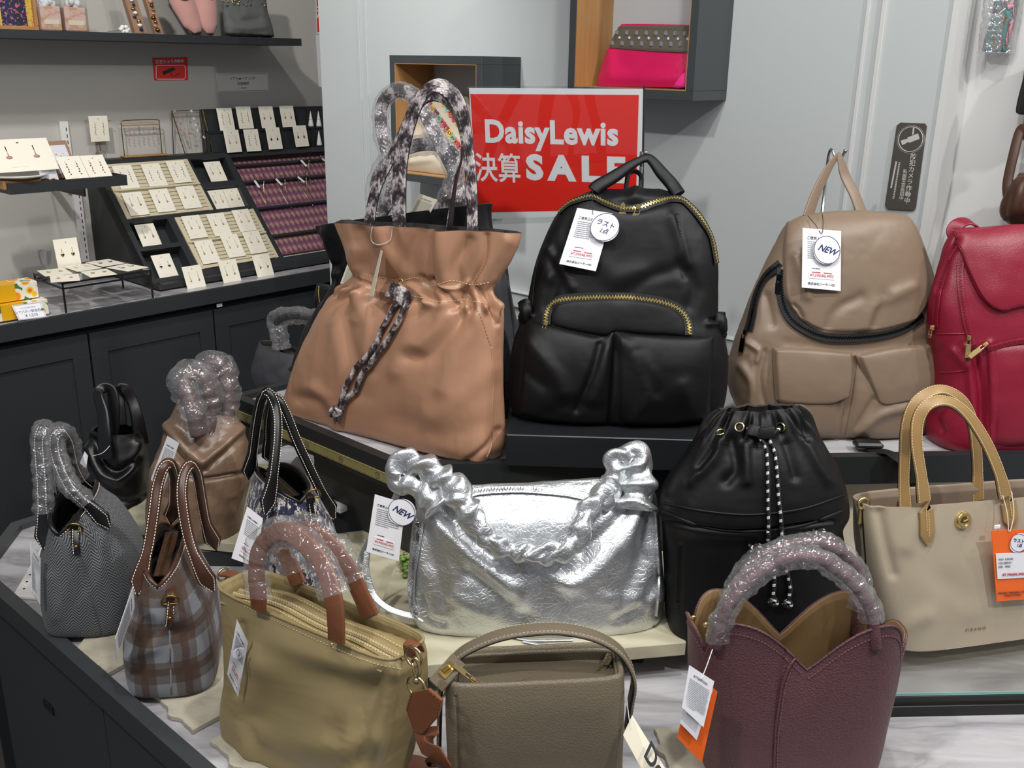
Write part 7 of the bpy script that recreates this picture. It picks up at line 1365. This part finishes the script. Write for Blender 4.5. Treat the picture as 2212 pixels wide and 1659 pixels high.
for k, (x0_, x1_, cols, lab) in enumerate(((278, 318, ('deep_blue', 'ceramic_white', 'pale_gold'), 'narrow clear fronted box of blue and cream flowers on the upper shelf'), (322, 352, ('brass', 'rose', 'pale_gold'), 'narrow clear fronted box of brown and orange flowers on the upper shelf'))):
    bl = S(x0_+14, 70, .05); br = S(x1_, 72, .05); bl[2] = br[2] = zs+.002; dv = nrm(Z*.97-LB.U*.12-LB.W*.2); o = thing('flower_tube_box', lab, 'gift box', (bl+br)/2, 'flower boxes on the upper shelf'); h_ = .19
    MB().prism([bl, br, br+dv*h_, bl+dv*h_], -LB.W*.022).build('kraft_box', MATS['kraft'], o); mid_ = (bl+br)/2
    for j in range(13):
        p = mid_+dv*(.012+j*.0135)+LB.U*rs.uniform(-.008, .008)+LB.W*.003; MB().sphere(p, rs.uniform(.006, .010), 7, (1, 1, .7)).build('dried_flower', MATS[cols[j % 3]], o, True)
fabric('slipper_pink', '#c08f87', .9, 500, .5, sheen=.3); fabric('slipper_inner', '#54403c', .9, 500, .4)
for k, (pt, lab) in enumerate(((((350, -55), (385, -5), (415, 50), (428, 72)), 'pink felt slipper on its toe, left one of the pair'), (((432, -60), (440, -10), (447, 45), (455, 74)), 'pink felt slipper on its toe, right one of the pair'))):
    P = cr([S(x, y, d_) for (x, y), d_ in zip(pt, (.16, .12, .08, .06))], 40); P[:, 2] = np.maximum(P[:, 2], zs+.006); o = thing('slipper', lab, 'slipper', P[-1], 'pair of pink slippers on the upper shelf'); s_ = np.linspace(0, 1, 40); wv_ = .046*np.interp(s_, [0, .2, .55, .85, 1], [.8, .85, 1, .85, .3]); ref = nrm(LB.W+Z*.2)
    a = np.linspace(0, 2*math.pi, 20, endpoint=False)
    MB().sweep(P, np.stack([np.cos(a)[None]*wv_[:, None]*1.04, np.sin(a)[None]*.006+0*wv_[:, None]], -1), ref).build('sole', MATS['slipper_inner'], o, True)
    U2 = P[16:]; w2_ = wv_[16:]; hgt = np.interp(np.linspace(0, 1, 24), [0, .5, .9, 1], [.042, .034, .018, .004]); MB().sweep(U2, np.stack([np.cos(a)[None]*w2_[:, None], (np.clip(np.sin(a), -.05, 1))[None]*hgt[:, None]], -1), ref).build('upper', MATS['slipper_pink'], o, True)
    MB().sphere(P[17]+ref*.018, .031, 16, (.95, .95, .8)).build('mouth', MATS['slipper_inner'], o, True)
# grey pouch with beaded border
PG = Bag('grey_pouch', 'grey cloth pouch with a gold beaded border on the upper shelf', Fr(up(535, .09), 48.06, 8), cat='pouch')
fabric('grey_cloth', '#5f605e', .8, 700, .3)
PG.body([((500, 78), (586, 80), .02, .02, 3.5), ((488, 70), (590, 78), .034, .03, 3), ((485, 45), (584, 50), .036, .03, 2.6), ((480, 10), (574, 14), .028, .025, 2.4), ((477, -40), (572, -40), .015, .015, 2.2)], MATS['grey_cloth'], 110, 80, folds=[([(490, 20), (520, 45), (560, 40)], 7, -.006), ([(490, 55), (530, 62), (570, 58)], 7, .005)], noise=[(20, .005, 'n')], zmin=zs)
m_ = MB(); g2 = MB()
for k in range(90):
    x, y = 480+rs.uniform(0, 92), rs.uniform(-38, 12); p, n_ = cast(PG.bvh, x, y)
    if p is not None: (m_ if k % 3 else g2).sphere(p+n_*.002, rs.uniform(.003, .0055), 6)
m_.build('gold_beads', MATS['gold'], PG.t, True, kind='stuff'); plain('teal_bead', '#2d6f86', .3); g2.build('teal_beads', MATS['teal_bead'], PG.t, True, kind='stuff')
# ---- signs on the left wall
WW = -.5595
def wallsign(px, w, name, label, mat): q = [LB.at(x, y, w) for x, y in px]; o = MB().prism(q, LB.W*.0012).build(name, MATS[mat]); tag(o, label, 'sign'); return o, q, nrm(q[1]-q[0]), nrm(q[0]-q[3])
o, q, U_, V_ = wallsign([(329, 125), (405, 123), (406, 173), (333, 174)], WW, 'camera_sign', 'small red security camera sign on the left wall', 'sale_red'); n_ = LB.W*.0013
text('防犯カメラ作動中', .0145*1.0, MATS['white_paper'], LB.at(367, 133.5, WW)+n_, U_, V_, o, 'lettering', .0003)
rr_ = [LB.at(x, y, WW)+n_ for x, y in ((337, 143), (340, 141), (397, 141), (400, 144), (400, 168), (397, 171), (340, 171), (337, 168))]; MB().strap(np.array(rr_), .003, .0004, LB.W, m=1, closed=True).build('white_border', MATS['white_paper'], o)
MB().prism([LB.at(x, y, WW)+n_ for x, y in ((350, 155), (373, 145), (379, 151), (356, 161))], LB.W*.0004).prism([LB.at(x, y, WW)+n_ for x, y in ((351, 157), (355, 154), (358, 160), (354, 163))], LB.W*.0004).tube([LB.at(x, y, WW)+n_ for x, y in ((368, 156), (372, 165), (377, 165), (388, 158))], .0014, 5).build('camera_pictogram', MATS['ink'], o)
o, q, U_, V_ = wallsign([(466, 158), (578, 157), (580, 197), (470, 199)], WW, 'notice_sign', 'white notice card with a dark blue border on the left wall', 'white_board')
MB().strap(np.array([LB.at(x, y, WW)+n_ for x, y in ((468, 160), (576, 159), (578, 195), (472, 197))]), .0016, .0004, LB.W, m=1, closed=True).build('blue_border', MATS['blue_ink'], o)
text('ピアス⇔イヤリング', .0125, MATS['ink'], LB.at(524, 170, WW)+n_, U_, V_, o, 'lettering', .0001); text('交換無料', .0140, MATS['ink'], LB.at(525, 181, WW)+n_, U_, V_, o, 'lettering', .0001); text('※一部商品除く', .006, MATS['ink'], LB.at(525, 190, WW)+n_, U_, V_, o, 'lettering')
o, q, U_, V_ = wallsign([(680, -60), (760, -60), (762, 74), (684, 74)], WW+.0, 'sale_sign', 'red and white sale sign at the far end of the left wall', 'white_board'); MB().prism([LB.at(x, y, WW)+n_ for x, y in ((682, -56), (756, -56), (758, 69), (685, 69))], LB.W*.0003).build('red_print', MATS['sale_red'], o); text('決', .05, MATS['white_paper'], LB.at(693, 28, WW)+n_*1.4, U_, V_, o, 'lettering', .001)
o, q, U_, V_ = wallsign([(682, 76), (760, 76), (764, 188), (689, 188)], WW, 'notice_sheet', 'white printed notice sheet below the far sale sign', 'white_paper')

# ================================================================ things on the back wall
# pink pouch in the upper wall box
def leanpx(x, y, w): return WA.at(x, y, w)
zb = 1.506+.0225; PP = Bag('pink_pouch', 'hot pink leather fold over pouch with a jewelled band, in the larger wall box', Fr(WA.P(.43, zb, .065), -41.94, 14), cat='pouch')
PP.body([((1292, 190), (1506, 194), .018, .018, 4), ((1297, 165), (1510, 170), .026, .02, 3.2), ((1310, 125), (1512, 128), .024, .02, 3), ((1322, 100), (1513, 103), .020, .018, 2.8), ((1332, 75), (1514, 77), .018, .016, 2.8), ((1342, 53), (1512, 56), .008, .008, 2.5)], MATS['pink_leather'], 130, 80, folds=[([(1320, 112), (1320, 150), (1310, 185)], 12, .004), ([(1330, 165), (1420, 168), (1520, 170)], 16, .004)], zmin=zb)
plain('band_mesh', '#5d574c', .5)
bd = PP.patch([(1338, 58), (1430, 56), (1490, 59), (1508, 60)], [(1316, 104), (1390, 110), (1460, 114), (1508, 115)], .004, MATS['band_mesh'], 'jewelled_band', .002, 60, 24, left=[(1338, 58), (1326, 80), (1316, 104)], right=[(1508, 60), (1508, 88), (1508, 115)]); plain('crystal', '#a9adb3', .08, .6)
gm = MB(); gm2 = MB(); gt = MB()
for k in range(11):
    for row, (y0_, sz_) in enumerate(((71, .0055), (82, .0035), (94, .0055))):
        x = 1334+k*21+(10 if row == 1 else 0)-row*5; p, n_ = cast(PP.patch_bvh, x, y0_+k*.4)
        if p is None: continue
        (gm if row != 1 else gm2).sphere(p+n_*.001, sz_, 6, (1, 1, 1.25 if row != 1 else 1))
for yy, ln_ in ((60, 50), (105, 50)):
    for k in range(ln_):
        p, n_ = cast(PP.patch_bvh, 1336+k*4.2-(yy > 80)*16, yy+k*.14+(2 if yy > 80 else 0))
        if p is not None: gt.box(p+n_*.001, (.0030, .0012, .0008), nrm(WA.U+WA.V*(.8 if k % 2 else -.8)), np.cross(n_, nrm(WA.U)), n_)
gm.build('crystal', MATS['crystal'], bd, kind='stuff'); gm2.build('floral_bead', MATS['opal'], bd, True, kind='stuff'); gt.build('gold_braid', MATS['pale_gold'], bd, kind='stuff')
plain('tassel_pink', '#f0318f', .6); ts = MB()
for k in range(26): p, n_ = cast(PP.bvh, 1490+rs.uniform(-3, 4), 150); q_ = WA.at(1454+k*1.3, 190-abs(k-8)*.15, .108); p = WA.at(1488+rs.uniform(-4, 4), 152, .098) if True else p; ts.tube(cr([p, (p+q_)/2+WA.W*.004, q_], 6), .0014, 5)
ts.build('tassel', MATS['tassel_pink'], PP.t, True, kind='stuff', label='bright pink tassel')
MB().fbox(WA, (.33, .568), (zb-.0003, zb+.001), (.10, .128)).build('clear_mat', MATS['clear_glass'], PP.t)
# cream pouch in the smaller wall box
zb = 1.262+.0225; fabric('cream_felt', '#b9ae9b', .85, 500, .4); CP = Bag('cream_pouch', 'cream cloth pouch with a coloured floral ribbon, in the smaller wall box', Fr(WA.P(-.19, zb, .075), -41.94, 12), cat='pouch')
CP.body([((872, 380), (1012, 390), .03, .03, 3.5), ((868, 355), (1020, 365), .045, .035, 3), ((880, 320), (1022, 320), .04, .03, 2.6), ((900, 270), (1022, 270), .03, .025, 2.5), ((925, 225), (1018, 225), .02, .02, 2.4), ((938, 208), (1010, 208), .008, .01, 2.2)], MATS['cream_felt'], 110, 80, folds=[([(880, 330), (930, 300), (960, 330)], 10, -.008), ([(890, 350), (930, 345)], 7, .006), ([(935, 240), (975, 300), (1000, 340)], 10, .006)], noise=[(20, .004, 'n')], zmin=zb)
cols = [plain('yarn_%d' % i, c, .7) for i, c in enumerate(('#b8405a', '#d4584a', '#7fb5a4', '#7a2f55', '#c9a63a', '#a33648'))]
for k in range(20):
    t_ = (k//2)/9.; x, y = 936+t_*66+(k % 2)*26-8, 226+t_*96-(k % 2)*12; p, n_ = cast(CP.bvh, x, y)
    if p is None: continue
    a = np.linspace(0, 2*math.pi, 20, endpoint=False); rr_ = .0085*(1+.22*np.sin(5*a)); Pq = p+n_*.003+(np.cos(a)*rr_)[:, None]*WA.U+(np.sin(a)*rr_)[:, None]*Z; MB().tube(Pq, .0026, 6, closed=True).build('yarn_flower', cols[(k*5+k//3) % 6], CP.t, True); MB().sphere(p+n_*.004, .003, 6).build('flower_centre', MATS['gold'], CP.t, True)
# camera notice plaque
plain('plaque_brown', '#47433e', .4); plain('plaque_print', '#b9b6b0', .5)
q = [(1946.8, 264.6), (1999, 266.7), (2002.5, 272.8), (1979, 448), (1974.8, 453.6), (1918, 450.6), (1913, 443), (1938.6, 271)]
pq = MB().prism([WA.at(x, y, .0015) for x, y in q], WA.W*.004).build('notice_plaque', MATS['plaque_brown']); tag(pq, 'dark brown upright security camera plaque on the wall', 'plaque')
c_ = WA.at(1967, 301, .0058); a = np.linspace(0, 2*math.pi, 40, endpoint=False); R_ = .0235
MB().tube(c_+(np.cos(a)*R_)[:, None]*WA.U+(np.sin(a)*R_)[:, None]*Z, .0009, 5, closed=True).tube(c_+(np.cos(a)*R_*1.12)[:, None]*WA.U+(np.sin(a)*R_*1.12)[:, None]*Z, .0003, 4, closed=True).build('circle_emblem', MATS['plaque_print'], pq)
ux, vx_ = WA.U, Z; d_ = nrm(ux*.9+vx_*.42); e_ = nrm(np.cross(WA.W, d_)); MB().box(c_+d_*.006, (.021, .011, .0006), d_, e_, WA.W).box(c_-d_*.008, (.007, .007, .0006), d_, e_, WA.W).box(c_-d_*.0145, (.008, .009, .0006), d_, e_, WA.W).box(c_+Z*.016+ux*.003, (.003, .014, .0006), ux, vx_, WA.W).build('camera_pictogram', MATS['plaque_print'], pq)
text('\n'.join('防犯カメラ作動中'), .0122, MATS['plaque_print'], WA.at(1966, 387, .0057), WA.U, Z, pq, 'lettering', .0001, lh=1.0); text('\n'.join('私服警官巡回中'), .0088, MATS['plaque_print'], WA.at(1951, 400, .0057), WA.U, Z, pq, 'lettering', .00005, lh=1.0)
fp = MB()
for k, (x0_, y0_, x1_, y1_) in enumerate(((1943, 352, 1930, 428), (1936, 350, 1925, 405))):
    for j in range(22):
        t_ = j/21.; fp.box(WA.at(x0_+(x1_-x0_)*t_, y0_+(y1_-y0_)*t_, .0058), (.0032, .0022, .0003), WA.U, Z, WA.W)
fp.build('fine_print', MATS['plaque_print'], pq, kind='stuff')
# wrapped beaded clutch on the right wall, clothes and brown bag at the edge
WR = Fr(WA.P(1.05, 0, -.10), -41.94)
m, t = newmat('beaded_wrap'); v = t.uv(src='Object', scale=(1, 1, .35)); n_ = t.noise(v, 60, 4, .65, .6); t.bsdf(t.ramp(n_, [(.3, '#2e2a24'), (.42, '#6f6554'), (.5, '#3f7f84'), (.55, '#4a4338'), (.62, '#b87c92'), (.7, '#a79a80')]), .25, nrm=t.bump(n_, 1, .006))
CB = Bag('beaded_clutch', 'multicoloured beaded clutch in clear wrap hanging high on the right wall', Fr(WR.at(2157, 112, .03), -41.94, 0), cat='bag')
CB.body([((2128, 112), (2172, 118), .008, .008, 3), ((2124, 106), (2178, 112), .016, .014, 3), ((2136, 60), (2190, 65), .018, .016, 2.6), ((2146, 10), (2198, 10), .018, .016, 2.6), ((2152, -60), (2206, -60), .016, .016, 2.6), ((2156, -90), (2208, -90), .006, .006, 2.4)], MATS['beaded_wrap'], 90, 70, noise=[((60, 12, 60), .006, 'n')])
film([CB.fr.at(2152, 116), CB.fr.at(2160, 50), CB.fr.at(2176, -40)], .034, CB.t, .5, seed=77, rough=.15, flat=.6)
def hangcloth(name, label, cat, pts, mat, w):
    B_ = Bag(name, label, Fr(WR.at(pts[0][0][0], pts[0][0][1], w), -41.94, 0), cat=cat); B_.body(pts, mat, 90, 70, noise=[((40, 8, 40), .012, 'n')]); return B_
fabric('black_cloth', '#141416', .8, 400, .3); hangcloth('black_garment', 'black hanging garment cut by the right edge of the picture', 'clothing', [((2198, 246), (2300, 262), .02, .02, 3), ((2196, 235), (2302, 240), .03, .03, 3), ((2206, 180), (2310, 180), .03, .03, 2.6), ((2216, 120), (2320, 120), .02, .02, 2.5)], MATS['black_cloth'], .035)
Hb = hangcloth('brown_leather_bag', 'dark brown glossy leather bag hanging at the right edge', 'bag', [((2175, 478), (2330, 480), .03, .03, 3), ((2168, 455), (2335, 460), .05, .04, 3), ((2176, 420), (2335, 420), .05, .04, 2.6), ((2190, 388), (2330, 385), .04, .03, 2.5), ((2196, 372), (2325, 370), .02, .02, 2.4)], MATS['dark_brown_leather'], .06)
MB().strap(Hb.path([(2180, 440, .03), (2176, 400, .02), (2188, 340, .01), (2203, 285, .0), (2215, 278, .0), (2222, 300, .0)], 40), .018, .005, Hb.fr.W).build('handle', MATS['dark_brown_leather'], Hb.t, 40)

# ================================================================ sale sign in a clear holder
SG = Fr(atdepth(1200, 480, 2.02), -19, -3); SG.O[2] = .9265 + .0; 
SGo = SG
o = thing('sale_sign', 'large red and white sale sign in a clear holder behind the totes', 'sign', SG.at(1200, 470)-np.array([0, 0, 0]))
P4 = [SG.at(x, y) for x, y in ((1013, 190), (1389, 192), (1384, 462), (1029, 474))]; U_ = nrm(P4[1]-P4[0]); V_ = nrm((P4[0]-P4[3])+(P4[1]-P4[2])); n_ = SG.W
sheet = MB().prism([p-n_*.0008 for p in P4], n_*.0006).build('paper_sheet', MATS['white_paper'], o)
MB().prism([SG.at(x, y)-n_*.0001 for x, y in ((1016, 203), (1380, 205), (1373, 452), (1031, 459))], n_*.0003).build('red_print', MATS['sale_red'], sheet)
def fit(txt, size, px0, px1, yc, bold, sp=1., sx=1.):
    a_ = SG.at(px0, yc); b_ = SG.at(px1, yc); t_ = text(txt, size, MATS['white_paper'], (a_+b_)/2+n_*.0004, U_, V_, sheet, 'lettering', bold, sx=sx, spacing=sp)
    co = np.array([v.co for v in t_.data.vertices])+wloc(o); w_ = (co@U_).max()-(co@U_).min(); want = np.linalg.norm(b_-a_); k = want/w_; c0 = (a_+b_)/2; m0 = ((co@U_).max()+(co@U_).min())/2; mv = ((co@V_).max()+(co@V_).min())/2
    co2 = co + np.outer(((co@U_)-m0)*(k-1)+(c0@U_-m0), U_)+np.outer(np.full(len(co), c0@V_-mv), V_); t_.data.vertices.foreach_set('co', (co2-wloc(o)).astype(np.float32).ravel()); t_.data.update(); return t_
fit('DaisyLewis', .062, 1048, 1336, 292, .0022, 1.05); fit('決算', .062, 1026, 1124, 362, .0009); fit('SALE', .066, 1136, 1352, 364, .0034, 1.4)
HP = [SG.at(x, y)+n_*.0014 for x, y in ((1009, 186), (1394, 187), (1389, 474), (1024, 486))]; MB().prism(HP, n_*.001).build('clear_holder', MATS['clear_glass'], o)
HB = [SG.at(x, y)-n_*.004 for x, y in ((1009, 186), (1394, 187), (1389, 474), (1024, 486))]; MB().prism(HB, -n_*.0015).build('back_plate', MATS['clear_glass'], o)
c_ = SG.at(1200, 474)-n_*.006; MB().tube([c_+Z*.03, np.array([c_[0], c_[1], .934])], .004, 8).box(np.array([c_[0], c_[1], .9305]), (.14, .10, .007), bev=.001).build('stand', MATS['black_plastic'], o)
MB().tube([SG.at(1391, 186)-n_*.003, SG.at(1386, 470)-n_*.003], .0022, 6).build('holder_edge', MATS['black_plastic'], o)
# ================================================================ small plant sprigs behind the silver bag
plain('leaf_green', '#6c8a3c', .5); pl_ = thing('succulent', 'pale green succulent sprig behind the silver bag and its tag', 'plant', atz(882, 1235, .763)); rs = random.Random(4)
for k in range(34):
    p = atz(884+rs.uniform(-16, 12), 1236+rs.uniform(-26, 10), .765)+Z*rs.uniform(0, .016); MB().sphere(p, rs.uniform(.004, .0065), 7, (1, 1, .5)).build('leaf', MATS['leaf_green'], pl_, True)
pl_ = thing('succulent', 'pale green succulent sprig low beside the silver bag', 'plant', atz(876, 1318, .7405))
for k in range(14): MB().sphere(atz(880+rs.uniform(-20, 14), 1322+rs.uniform(-8, 8), .742)+Z*rs.uniform(0, .006), .0045, 7, (1, 1, .5)).build('leaf', MATS['leaf_green'], pl_, True)
